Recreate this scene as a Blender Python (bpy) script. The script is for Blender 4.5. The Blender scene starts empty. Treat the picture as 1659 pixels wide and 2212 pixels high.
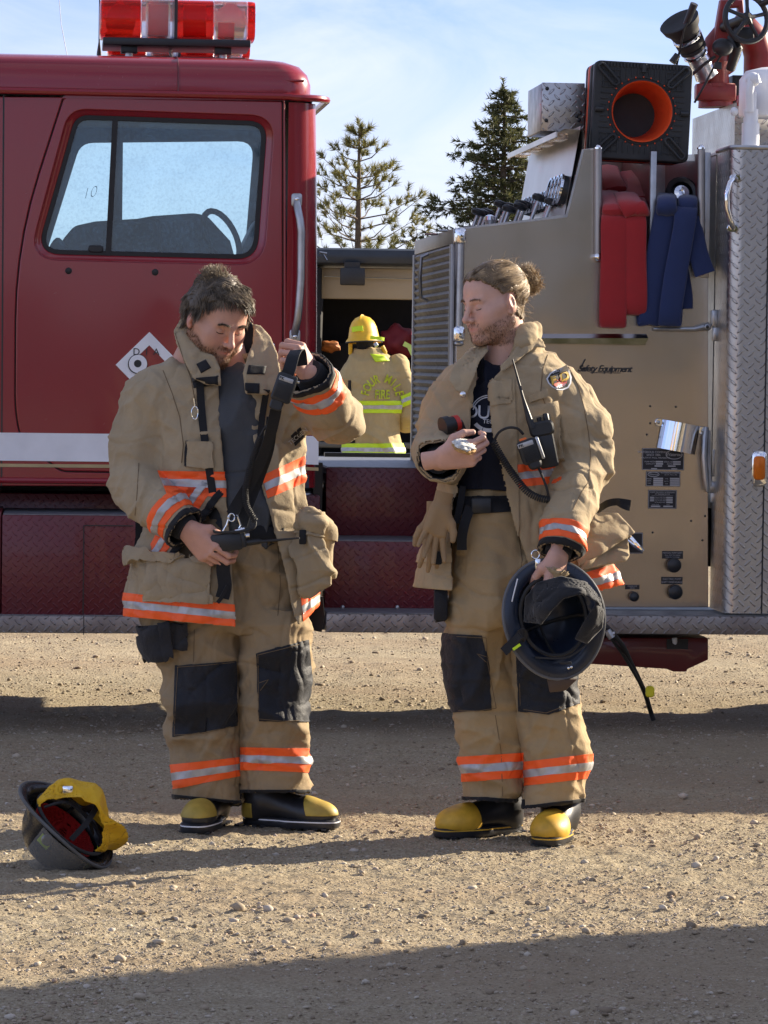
import bpy, bmesh, math, random
import numpy as np
from mathutils import Vector, Matrix
random.seed(7); RNG = np.random.default_rng(7)
C = bpy.context.scene.collection
SC = bpy.context.scene
R = math.radians
# ---------------------------------------------------------------- camera
CAM = Vector((0, 0, 1.47)); FPX = 7663.0; CX, CY = 829.5, 1106.0
PITCH = math.atan(326 / FPX); ROLL = 0.013
fw = Vector((0, math.cos(PITCH), -math.sin(PITCH)))
r0 = Vector((1, 0, 0)); u0 = r0.cross(fw)
rt = (r0 * math.cos(ROLL) + u0 * math.sin(ROLL)); up = (u0 * math.cos(ROLL) - r0 * math.sin(ROLL))
cam = bpy.data.cameras.new('camera'); camo = bpy.data.objects.new('camera', cam); C.objects.link(camo)
cam.sensor_fit = 'VERTICAL'; cam.sensor_height = 36; cam.lens = 36 * FPX / 2212
cam.clip_start = 0.1; cam.clip_end = 3000
mw = Matrix((rt, up, -fw)).transposed().to_4x4(); mw.translation = CAM; camo.matrix_world = mw
SC.camera = camo
def ray(x, y): return fw + rt * ((x - CX) / FPX) - up * ((y - CY) / FPX)
def W(x, y, Y):
    d = ray(x, y); return CAM + d * (Y / d.y)
# truck frame
TO = Vector((0, 13.9, 0)); TYAW = R(5.2)
TX = Vector((math.cos(TYAW), math.sin(TYAW), 0)); TY = Vector((-math.sin(TYAW), math.cos(TYAW), 0))
def T(x, y, off=0.0):
    d = ray(x, y); o = CAM - TO
    t = (off - o.dot(TY)) / d.dot(TY); p = o + d * t
    return (p.dot(TX), p.z)
def TP(x, y, off=0.0):
    a = T(x, y, off); return Vector((a[0], off, a[1]))
# ---------------------------------------------------------------- tagging
def tag(o, label=None, cat=None, group=None, kind=None):
    if label: o['label'] = label
    if cat: o['category'] = cat
    if group: o['group'] = group
    if kind: o['kind'] = kind
    return o
def empty(name, loc=(0, 0, 0), rz=0, label=None, cat=None, group=None):
    o = bpy.data.objects.new(name, None); C.objects.link(o); o.location = loc; o.rotation_euler = (0, 0, rz)
    o.empty_display_size = .1
    return tag(o, label, cat, group)
PINV = {}
def link(name, me, mat=None, parent=None, smooth=False):
    """meshes under a person/prop are given in world coordinates, under the truck in truck coordinates"""
    o = bpy.data.objects.new(name, me); C.objects.link(o)
    if mat is not None:
        for m in (mat if isinstance(mat, (list, tuple)) else [mat]): me.materials.append(m)
    if parent is not None: o.parent = parent
    if smooth and len(me.polygons): me.polygons.foreach_set('use_smooth', [True] * len(me.polygons))
    return o
def mesh_np(v, f, name='m'):
    me = bpy.data.meshes.new(name)
    v = np.asarray(v, dtype=np.float32); f = np.asarray(f, dtype=np.int32)
    me.vertices.add(len(v)); me.vertices.foreach_set('co', v.ravel())
    k = f.shape[1]
    me.loops.add(f.size); me.loops.foreach_set('vertex_index', f.ravel())
    me.polygons.add(len(f)); me.polygons.foreach_set('loop_start', np.arange(0, f.size, k, dtype=np.int32))
    me.update(calc_edges=True); me.validate(); return me
# ---------------------------------------------------------------- mesh builder
class MB:
    def __init__(s): s.v = []; s.f = []; s.m = []
    def add(s, vs, fs, mi=0):
        b = len(s.v); s.v += [tuple(p) for p in vs]; s.f += [tuple(i + b for i in f) for f in fs]; s.m += [mi] * len(fs)
        return s
    def box(s, a, b, mi=0, M=None):
        (x0, y0, z0), (x1, y1, z1) = a, b
        vs = [Vector(p) for p in ((x0,y0,z0),(x1,y0,z0),(x1,y1,z0),(x0,y1,z0),(x0,y0,z1),(x1,y0,z1),(x1,y1,z1),(x0,y1,z1))]
        if M is not None: vs = [M @ p for p in vs]
        return s.add(vs, [(0,3,2,1),(4,5,6,7),(0,1,5,4),(1,2,6,5),(2,3,7,6),(3,0,4,7)], mi)
    def rbox(s, c, size, r=.01, M=None, mi=0, n=3):
        """box with rounded vertical edges along local y (front-back), bevelled look by two insets"""
        w, d, h = size[0]/2, size[1]/2, size[2]/2; r = min(r, w*.99, h*.99)
        base = []
        for (sx, sz, a0) in ((1,1,0),(-1,1,90),(-1,-1,180),(1,-1,270)):
            for k in range(n+1):
                a = R(a0 + 90*k/n); base.append(((w-r)*sx + r*math.cos(a), (h-r)*sz + r*math.sin(a)))
        e = min(r*.4, d*.5)
        rings = []
        for (yy, ins) in ((-d, e), (-d+e, 0), (d-e, 0), (d, e)):
            rings.append([Vector((c[0]+x*(1-ins/w), c[1]+yy, c[2]+z*(1-ins/h))) for x, z in base])
        m = len(base); vs = [p for rg in rings for p in rg]
        if M is not None: vs = [M @ p for p in vs]
        fs = [(k*m+i, k*m+(i+1)%m, (k+1)*m+(i+1)%m, (k+1)*m+i) for k in range(3) for i in range(m)]
        fs += [tuple(range(m))[::-1], tuple(range(3*m, 4*m))]
        return s.add(vs, fs, mi)
    def tube(s, pts, r, n=10, caps=True, mi=0, sx=1.0, upv=None):
        pts = [Vector(p) for p in pts]; N = len(pts)
        rs = r if isinstance(r, (list, tuple)) else [r]*N
        vs = []; prev = None
        for i, p in enumerate(pts):
            t = (pts[min(i+1, N-1)] - pts[max(i-1, 0)])
            if t.length < 1e-9: t = Vector((0,0,1))
            t.normalize()
            if prev is None:
                a = Vector(upv) if upv is not None else (Vector((0,0,1)) if abs(t.z) < .9 else Vector((1,0,0)))
                x = t.cross(a).normalized()
            else: x = (prev - t*prev.dot(t)).normalized()
            prev = x; y = t.cross(x)
            for k in range(n):
                a = 2*math.pi*k/n; vs.append(p + x*(math.cos(a)*rs[i]*sx) + y*(math.sin(a)*rs[i]))
        fs = [(i*n+k, i*n+(k+1)%n, (i+1)*n+(k+1)%n, (i+1)*n+k) for i in range(N-1) for k in range(n)]
        if caps: fs += [tuple(range(n))[::-1], tuple(range((N-1)*n, N*n))]
        return s.add(vs, fs, mi)
    def strap(s, pts, w, th, upv, mi=0):
        """flat strap; upv = direction of its width (one vector or a list)"""
        pts = [Vector(p) for p in pts]; N = len(pts); vs = []
        for i, p in enumerate(pts):
            t = (pts[min(i+1, N-1)] - pts[max(i-1, 0)]).normalized()
            a = Vector(upv[i]) if isinstance(upv, list) else Vector(upv)
            a = (a - t*a.dot(t)).normalized(); nn = t.cross(a)
            for (i1, j1) in ((-1,-1),(1,-1),(1,1),(-1,1)): vs.append(p + a*(w/2*i1) + nn*(th/2*j1))
        fs = [(i*4+k, i*4+(k+1)%4, i*4+4+(k+1)%4, i*4+4+k) for i in range(N-1) for k in range(4)]
        fs += [(3,2,1,0), tuple(range((N-1)*4, N*4))]
        return s.add(vs, fs, mi)
    def lathe(s, prof, n=24, M=None, mi=0, cap=True):
        """prof: (r, h) list, axis z"""
        vs = []
        for (r_, h_) in prof:
            for k in range(n):
                a = 2*math.pi*k/n; vs.append(Vector((r_*math.cos(a), r_*math.sin(a), h_)))
        if M is not None: vs = [M @ p for p in vs]
        N = len(prof)
        fs = [(i*n+k, i*n+(k+1)%n, (i+1)*n+(k+1)%n, (i+1)*n+k) for i in range(N-1) for k in range(n)]
        if cap: fs += [tuple(range(n))[::-1], tuple(range((N-1)*n, N*n))]
        return s.add(vs, fs, mi)
    def prism(s, poly, y0, y1, mi=0):
        """poly in (x,z), extruded along y"""
        n = len(poly)
        vs = [(x, y0, z) for x, z in poly] + [(x, y1, z) for x, z in poly]
        fs = [tuple(range(n)), tuple(range(n, 2*n))[::-1]] + [(i, (i+1)%n, n+(i+1)%n, n+i)[::-1] for i in range(n)]
        return s.add(vs, fs, mi)
    def ell(s, c, r, M=None, n=12, mi=0):
        vs = []; fs = []
        for i in range(1, n):
            t = math.pi*i/n
            for k in range(2*n):
                a = math.pi*k/n; vs.append(Vector((r[0]*math.sin(t)*math.cos(a), r[1]*math.sin(t)*math.sin(a), r[2]*math.cos(t))))
        vs += [Vector((0,0,r[2])), Vector((0,0,-r[2]))]
        if M is not None: vs = [M @ p for p in vs]
        vs = [p + Vector(c) for p in vs]; m = 2*n
        fs = [(i*m+k, (i+1)*m+k, (i+1)*m+(k+1)%m, i*m+(k+1)%m) for i in range(n-2) for k in range(m)]
        T_, B_ = len(vs)-2, len(vs)-1
        fs += [(T_, k, (k+1)%m) for k in range(m)] + [(B_, (n-2)*m+(k+1)%m, (n-2)*m+k) for k in range(m)]
        return s.add(vs, fs, mi)
    def build(s, name, mat, parent=None, smooth=False, bevel=0, seg=2, auto=40):
        me = bpy.data.meshes.new(name); me.from_pydata(s.v, [], s.f)
        bm = bmesh.new(); bm.from_mesh(me); bmesh.ops.delete(bm, geom=[v for v in bm.verts if not v.link_faces], context='VERTS'); bmesh.ops.recalc_face_normals(bm, faces=bm.faces)
        if bevel: 
            ed = [e for e in bm.edges if len(e.link_faces) == 2 and e.calc_face_angle(0) > R(30)]
            bmesh.ops.bevel(bm, geom=ed, offset=bevel, segments=seg, affect='EDGES', profile=.5, clamp_overlap=True)
            smooth = True
        bm.to_mesh(me); bm.free()
        if not bevel: me.polygons.foreach_set('material_index', s.m)
        o = link(name, me, mat, parent)
        if smooth:
            me.polygons.foreach_set('use_smooth', [True]*len(me.polygons))
            sharp_by_angle(me, R(auto))
        return o
def sharp_by_angle(me, ang):
    bm = bmesh.new(); bm.from_mesh(me)
    for e in bm.edges:
        if len(e.link_faces) == 2 and e.calc_face_angle(0) > ang: e.smooth = False
    bm.to_mesh(me); bm.free()
def ring(cx, cz, rx, rz, n=32, a0=0): return [(cx + rx*math.cos(a0+2*math.pi*k/n), cz + rz*math.sin(a0+2*math.pi*k/n)) for k in range(n)]
def round_poly(pts, r, n=5):
    out = []; N = len(pts)
    rr = r if isinstance(r, (list, tuple)) else [r]*N
    for i in range(N):
        p = Vector(pts[i]); a = Vector(pts[i-1]) - p; b = Vector(pts[(i+1) % N]) - p
        q = min(rr[i], a.length*.49, b.length*.49)
        if q < 1e-5: out.append(tuple(p)); continue
        A = p + a.normalized()*q; B = p + b.normalized()*q
        for k in range(n+1):
            t = k/n; out.append(tuple(A*(1-t)**2 + p*(2*t*(1-t)) + B*t*t))
    return out
def plate(name, loops, y0, th, mat, parent, bevel=.003, seg=2):
    """flat sheet with holes: loops of (x,z); front face at y0, thickness th towards +y"""
    cu = bpy.data.curves.new('c', 'CURVE'); cu.dimensions = '2D'; cu.fill_mode = 'BOTH'
    cu.extrude = max(th/2 - bevel, .0002); cu.bevel_depth = bevel; cu.bevel_resolution = seg; cu.offset = -bevel
    for lp in loops:
        sp = cu.splines.new('POLY'); sp.points.add(len(lp)-1); sp.use_cyclic_u = True
        for i, (x, z) in enumerate(lp): sp.points[i].co = (x, z, 0, 1)
    to = bpy.data.objects.new('c', cu)
    me = bpy.data.meshes.new_from_object(to); bpy.data.objects.remove(to); bpy.data.curves.remove(cu)
    me.name = name
    me.transform(Matrix.Translation((0, y0 + th/2, 0)) @ Matrix.Rotation(R(90), 4, 'X'))
    me.materials.clear()
    o = link(name, me, mat, parent)
    me.polygons.foreach_set('use_smooth', [True]*len(me.polygons)); sharp_by_angle(me, R(35))
    return o
def text_mesh(txt, size, mat, parent, M, name='lettering', ext=.0008, shear=0, align='CENTER', space=1.0, bold=0):
    """text in the xy plane of M"""
    cu = bpy.data.curves.new('t', 'FONT'); cu.body = txt; cu.size = size; cu.extrude = ext; cu.align_x = align; cu.align_y = 'CENTER'
    cu.shear = shear; cu.space_character = space; cu.offset = bold
    to = bpy.data.objects.new('t', cu); me = bpy.data.meshes.new_from_object(to)
    bpy.data.objects.remove(to); me.transform(M); me.name = name; me.materials.clear()
    if parent is None: return me
    return link(name, me, mat, parent)
def join_me(name, mes, mat, parent):
    bm = bmesh.new()
    for m in mes: bm.from_mesh(m)
    me = bpy.data.meshes.new(name); bm.to_mesh(me); bm.free(); return link(name, me, mat, parent)
# ---------------------------------------------------------------- materials
def nmat(name):
    m = bpy.data.materials.new(name); m.use_nodes = True; nt = m.node_tree; nt.nodes.clear()
    out = nt.nodes.new('ShaderNodeOutputMaterial'); return m, nt, out
def N(nt, t, **kw):
    n = nt.nodes.new(t)
    for k, v in kw.items():
        if hasattr(n, k): setattr(n, k, v)
    return n
def sock(nt, dst, v):
    if isinstance(v, bpy.types.NodeSocket): nt.links.new(v, dst)
    else: dst.default_value = v
def mth(nt, op, a, b=None, c=None):
    n = nt.nodes.new('ShaderNodeMath'); n.operation = op; sock(nt, n.inputs[0], a)
    if b is not None: sock(nt, n.inputs[1], b)
    if c is not None: sock(nt, n.inputs[2], c)
    return n.outputs[0]
def coords(nt, sc=(1,1,1), kind='Object'):
    tc = N(nt, 'ShaderNodeTexCoord'); mp = N(nt, 'ShaderNodeMapping'); nt.links.new(tc.outputs[kind], mp.inputs[0]); mp.inputs['Scale'].default_value = sc
    return mp.outputs[0]
def noise(nt, vec, scale, detail=4, rough=.55, dist=0):
    n = N(nt, 'ShaderNodeTexNoise'); nt.links.new(vec, n.inputs['Vector']); n.inputs['Scale'].default_value = scale
    n.inputs['Detail'].default_value = detail; n.inputs['Roughness'].default_value = rough; n.inputs['Distortion'].default_value = dist
    return n.outputs['Fac']
def ramp(nt, fac, stops):
    n = N(nt, 'ShaderNodeValToRGB'); sock(nt, n.inputs[0], fac); e = n.color_ramp.elements
    while len(e) < len(stops): e.new(.5)
    for i, (p, c) in enumerate(stops): e[i].position = p; e[i].color = (*c, 1) if len(c) == 3 else c
    return n.outputs[0]
def mixc(nt, f, a, b, mode='MIX'):
    n = N(nt, 'ShaderNodeMix'); n.data_type = 'RGBA'; n.blend_type = mode
    sock(nt, n.inputs[0], f)
    for s_, v in ((n.inputs[6], a), (n.inputs[7], b)):
        if isinstance(v, bpy.types.NodeSocket): nt.links.new(v, s_)
        else: s_.default_value = (*v[:3], 1)
    return n.outputs[2]
def bump(nt, h, strength=.5, dist=.01, nrm=None):
    n = N(nt, 'ShaderNodeBump'); nt.links.new(h, n.inputs['Height']); n.inputs['Strength'].default_value = strength; n.inputs['Distance'].default_value = dist
    if nrm is not None: nt.links.new(nrm, n.inputs['Normal'])
    return n.outputs[0]
def princ(nt, out, col, rough=.5, metal=0, nrm=None, spec=.5, coat=0, **kw):
    p = N(nt, 'ShaderNodeBsdfPrincipled')
    if isinstance(col, bpy.types.NodeSocket): nt.links.new(col, p.inputs['Base Color'])
    else: p.inputs['Base Color'].default_value = (*col[:3], 1)
    sock(nt, p.inputs['Roughness'], rough); p.inputs['Metallic'].default_value = metal
    p.inputs['Specular IOR Level'].default_value = spec; p.inputs['Coat Weight'].default_value = coat
    for k, v in kw.items(): p.inputs[k.replace('_', ' ')].default_value = v
    if nrm is not None: nt.links.new(nrm, p.inputs['Normal'])
    if out is not None: nt.links.new(p.outputs[0], out.inputs[0])
    return p
def simple(name, col, rough=.5, metal=0, var=.15, vs=8, bs=0, bscale=200, coat=0, spec=.5, bd=.001, **kw):
    """principled with mottled colour and optional fine bump"""
    m, nt, out = nmat(name); v = coords(nt)
    f = noise(nt, v, vs, 5)
    lo = tuple(c*(1-var) for c in col); hi = tuple(min(1, c*(1+var)) for c in col)
    cc = ramp(nt, f, [(.3, lo), (.7, hi)])
    nr = None
    if bs: nr = bump(nt, noise(nt, v, bscale, 3), bs, bd)
    rg = mth(nt, 'ADD', mth(nt, 'MULTIPLY', noise(nt, v, vs*2.3, 4), .16), max(0, rough-.08))
    princ(nt, out, cc, rg, metal, nr, spec, coat, **kw); return m
def diamond(name, col, axes='xz', metal=1.0, rough=.3, p=.046, strength=1.0, dirt=.35, coat=0, dirtc=(.16,.12,.09)):
    m, nt, out = nmat(name)
    tc = N(nt, 'ShaderNodeTexCoord'); sp = N(nt, 'ShaderNodeSeparateXYZ'); nt.links.new(tc.outputs['Object'], sp.inputs[0])
    a = sp.outputs['XYZ'.index(axes[0].upper())]; b = sp.outputs['XYZ'.index(axes[1].upper())]
    u = mth(nt, 'DIVIDE', mth(nt, 'ADD', a, b), p); v = mth(nt, 'DIVIDE', mth(nt, 'SUBTRACT', a, b), p)
    fu = mth(nt, 'SUBTRACT', mth(nt, 'FRACT', u), .5); fv = mth(nt, 'SUBTRACT', mth(nt, 'FRACT', v), .5)
    par = mth(nt, 'FLOORED_MODULO', mth(nt, 'ADD', mth(nt, 'FLOOR', u), mth(nt, 'FLOOR', v)), 2.0)
    def el(p_, q_):
        s1 = mth(nt, 'DIVIDE', p_, .52); s2 = mth(nt, 'DIVIDE', q_, .15)
        return mth(nt, 'SUBTRACT', 1.0, mth(nt, 'ADD', mth(nt, 'MULTIPLY', s1, s1), mth(nt, 'MULTIPLY', s2, s2)))
    e1 = el(fu, fv); e2 = el(fv, fu)
    h = mth(nt, 'ADD', mth(nt, 'MULTIPLY', e1, mth(nt, 'SUBTRACT', 1.0, par)), mth(nt, 'MULTIPLY', e2, par))
    n = N(nt, 'ShaderNodeClamp'); nt.links.new(mth(nt, 'MULTIPLY', h, 1.6), n.inputs[0]); hh = n.outputs[0]
    nz = noise(nt, coords(nt), 5, 6); nz2 = noise(nt, coords(nt), 60, 4)
    nr = bump(nt, hh, strength, .0045)
    nr = bump(nt, nz2, .15, .001, nr)
    df = ramp(nt, nz, [(.42, (0,0,0)), (.75, (1,1,1))])
    dd = mth(nt, 'MULTIPLY', mth(nt, 'ADD', df, mth(nt, 'MULTIPLY', nz2, .3)), dirt)
    c = mixc(nt, dd, col, dirtc)
    rg = mth(nt, 'ADD', mth(nt, 'MULTIPLY', dd, .35), rough)
    princ(nt, out, c, rg, metal, nr, .5, coat); return m
# ================================================================ sky, sun, ground, trees
SUN = Vector((2.2, 1.25, 1.0)).normalized()
wd = bpy.data.worlds.new('World'); SC.world = wd; wd.use_nodes = True; nt = wd.node_tree; nt.nodes.clear()
sky = N(nt, 'ShaderNodeTexSky'); sky.sky_type = 'NISHITA'; sky.sun_disc = False
sky.sun_elevation = math.asin(SUN.z); sky.sun_rotation = math.atan2(SUN.x, SUN.y)
sky.altitude = 1500; sky.air_density = 1.0; sky.dust_density = .6; sky.ozone_density = 1.0
tc = N(nt, 'ShaderNodeTexCoord'); mp = N(nt, 'ShaderNodeMapping'); nt.links.new(tc.outputs['Generated'], mp.inputs[0])
mp.inputs['Scale'].default_value = (1.0, 1.0, 3.0); mp.inputs['Rotation'].default_value = (0, R(12), R(20))
n1 = noise(nt, mp.outputs[0], 9, 8, .6, .9); n2 = noise(nt, mp.outputs[0], 3.2, 3, .5, .3)
cl = ramp(nt, mth(nt, 'ADD', mth(nt, 'MULTIPLY', n1, .55), mth(nt, 'MULTIPLY', n2, .5)), [(.42, (0,0,0)), (.62, (1,1,1))])
cf = mth(nt, 'MULTIPLY', cl, .66)
skt = mixc(nt, 1.0, sky.outputs[0], (.66, .67, 1.0), 'MULTIPLY')
skc = mixc(nt, cf, skt, (5.5, 5.75, 6.5))
bg = N(nt, 'ShaderNodeBackground'); nt.links.new(skc, bg.inputs[0]); bg.inputs[1].default_value = .072
wo = N(nt, 'ShaderNodeOutputWorld'); nt.links.new(bg.outputs[0], wo.inputs[0])
sl = bpy.data.lights.new('sun', 'SUN'); sl.energy = 5.0; sl.angle = R(.5); sl.color = (1, .87, .68)
so = bpy.data.objects.new('sun', sl); C.objects.link(so); so.rotation_euler = SUN.to_track_quat('Z', 'Y').to_euler(); so.location = (20, 10, 12)
SC.view_settings.view_transform = 'Standard'; SC.view_settings.look = 'None'; SC.view_settings.exposure = 1.36; SC.view_settings.gamma = 1
# ---- ground
def vnoise(x, y, seed=0):
    """2-D value noise, numpy"""
    r = np.random.default_rng(seed).random((256, 256)).astype(np.float32)
    xi = np.floor(x).astype(int); yi = np.floor(y).astype(int); fx = x - xi; fy = y - yi
    fx = fx*fx*(3-2*fx); fy = fy*fy*(3-2*fy)
    a = r[xi % 256, yi % 256]; b = r[(xi+1) % 256, yi % 256]; c = r[xi % 256, (yi+1) % 256]; d = r[(xi+1) % 256, (yi+1) % 256]
    return (a*(1-fx)+b*fx)*(1-fy) + (c*(1-fx)+d*fx)*fy
def gh(x, y):
    h = (vnoise(x*.9+40, y*.9+11, 1)-.5)*.018 + (vnoise(x*4+3, y*5+70, 2)-.5)*.010
    q = np.clip((15-y)/1.8, 0, 1)
    h = h + (vnoise(x*15+9, y*15+5, 3)-.5)*.008 + q*((vnoise(x*42, y*42, 4)-.5)*.010 + (vnoise(x*78+7, y*78, 5)-.5)*.004)
    # faint wheel ruts running across
    h = h - .006*np.exp(-((y-9.3-.15*x)/.18)**2) - .006*np.exp(-((y-10.6+.1*x)/.2)**2)
    return h
gm, nt, out = nmat('gravel_dirt')
v = coords(nt)
big = noise(nt, coords(nt, (.35,1,1)), 1.1, 5); mid = noise(nt, coords(nt, (.5,1,1)), 7, 6, .65); fine = noise(nt, v, 95, 6, .8); peb = N(nt, 'ShaderNodeTexVoronoi'); nt.links.new(v, peb.inputs['Vector']); peb.inputs['Scale'].default_value = 75
c1 = ramp(nt, fine, [(.30, (.135,.105,.065)), (.48, (.36,.30,.20)), (.68, (.58,.51,.38))])
c2 = mixc(nt, mth(nt, 'MULTIPLY', ramp(nt, mid, [(.35, (0,0,0)), (.7, (1,1,1))]), .55), c1, (.24,.19,.12))
c3 = mixc(nt, mth(nt, 'MULTIPLY', ramp(nt, big, [(.42, (0,0,0)), (.60, (1,1,1))]), .55), c2, (.30,.225,.145))
hh = mth(nt, 'ADD', mth(nt, 'MULTIPLY', fine, .6), mth(nt, 'MULTIPLY', mth(nt, 'SUBTRACT', 1.0, peb.outputs['Distance']), .5))
princ(nt, out, c3, .95, 0, bump(nt, hh, .9, .012), .15)
# one sheet: fine in view, coarse to the horizon
def axis(lo, hi, h, far, k=1.35):
    a = list(np.arange(lo, hi, h)); s = h
    while a[-1] < far: s *= k; a.append(a[-1]+s)
    s = h
    while a[0] > -far: s *= k; a.insert(0, a[0]-s)
    return np.array(a)
xs = axis(-1.9, 2.0, .0125, 900); ys1 = np.arange(6.6, 13.2, .0125); ys = list(ys1); s = .0125
while ys[-1] < 1500: s = min(s*1.04, .04) if ys[-1] < 22 else s*1.25; ys.append(ys[-1]+s)
s = .0125
while ys[0] > -600: s *= 1.35; ys.insert(0, ys[0]-s)
ys = np.array(ys); gx, gy = np.meshgrid(xs, ys, indexing='ij'); gz = gh(gx, gy)
fade = np.clip((60-np.hypot(gx, gy-10))/40, 0, 1); gz = gz*fade
nx, ny = gx.shape; idx = np.arange(nx*ny).reshape(nx, ny)
fs = np.stack([idx[:-1,:-1], idx[1:,:-1], idx[1:,1:], idx[:-1,1:]], -1).reshape(-1, 4)
me = mesh_np(np.stack([gx, gy, gz], -1).reshape(-1, 3), fs, 'ground')
link('ground', me, gm, None, True); tag(bpy.data.objects['ground'], kind='structure')
# ---- loose stones (nobody could count them)
def pebbles():
    bm = bmesh.new(); bmesh.ops.create_icosphere(bm, subdivisions=1, radius=1)
    bv = np.array([v.co[:] for v in bm.verts], dtype=np.float32); bf = np.array([[v.index for v in f.verts] for f in bm.faces]); bm.free()
    rg = np.random.default_rng(3); n = 150000
    dd = 7.0 + 12.5*rg.random(n)**1.25; xx = (rg.random(n)-.5)*2*(dd*.128+.1)
    sz = .0018*(1-rg.random(n)*.9993)**(-.33); sz = np.clip(sz, .0018, .020)
    clump = vnoise(xx*3+5, dd*3, 8) > rg.random(n)*.75; xx, dd, sz = xx[clump], dd[clump], sz[clump]; n = len(xx)
    V = bv[None] * (1 + .75*(rg.random((n, len(bv), 1))-.5)) * sz[:,None,None] * (np.array([1,1,.62]) * (1+.5*(rg.random((n,1,3))-.5)))
    a = rg.random(n)*6.283; ca, sa = np.cos(a)[:,None], np.sin(a)[:,None]
    X = V[...,0]*ca - V[...,1]*sa; Y = V[...,0]*sa + V[...,1]*ca
    P = np.stack([X+xx[:,None], Y+dd[:,None], V[...,2] + gh(xx, dd)[:,None] + sz[:,None]*.22], -1)
    F = (bf[None] + (np.arange(n)*len(bv))[:,None,None])
    me = mesh_np(P.reshape(-1,3), F.reshape(-1,3), 'gravel_stones')
    at = me.attributes.new('tone', 'FLOAT', 'POINT'); at.data.foreach_set('value', np.repeat(rg.random(n), len(bv)).astype(np.float32))
    m, nt, out = nmat('stone'); at = N(nt, 'ShaderNodeAttribute'); at.attribute_name = 'tone'
    c = ramp(nt, at.outputs['Fac'], [(0, (.16,.125,.085)), (.35, (.33,.27,.19)), (.6, (.43,.37,.28)), (.85, (.55,.50,.42)), (1, (.38,.26,.19))])
    c = mixc(nt, mth(nt, 'MULTIPLY', noise(nt, coords(nt), 150, 3), .5), c, (.3,.23,.16))
    princ(nt, out, c, .85, 0, None, .25)
    o = link('gravel_stones', me, m); tag(o, 'pale loose gravel stones scattered over the dirt ground', 'gravel', kind='stuff')
pebbles()
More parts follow.
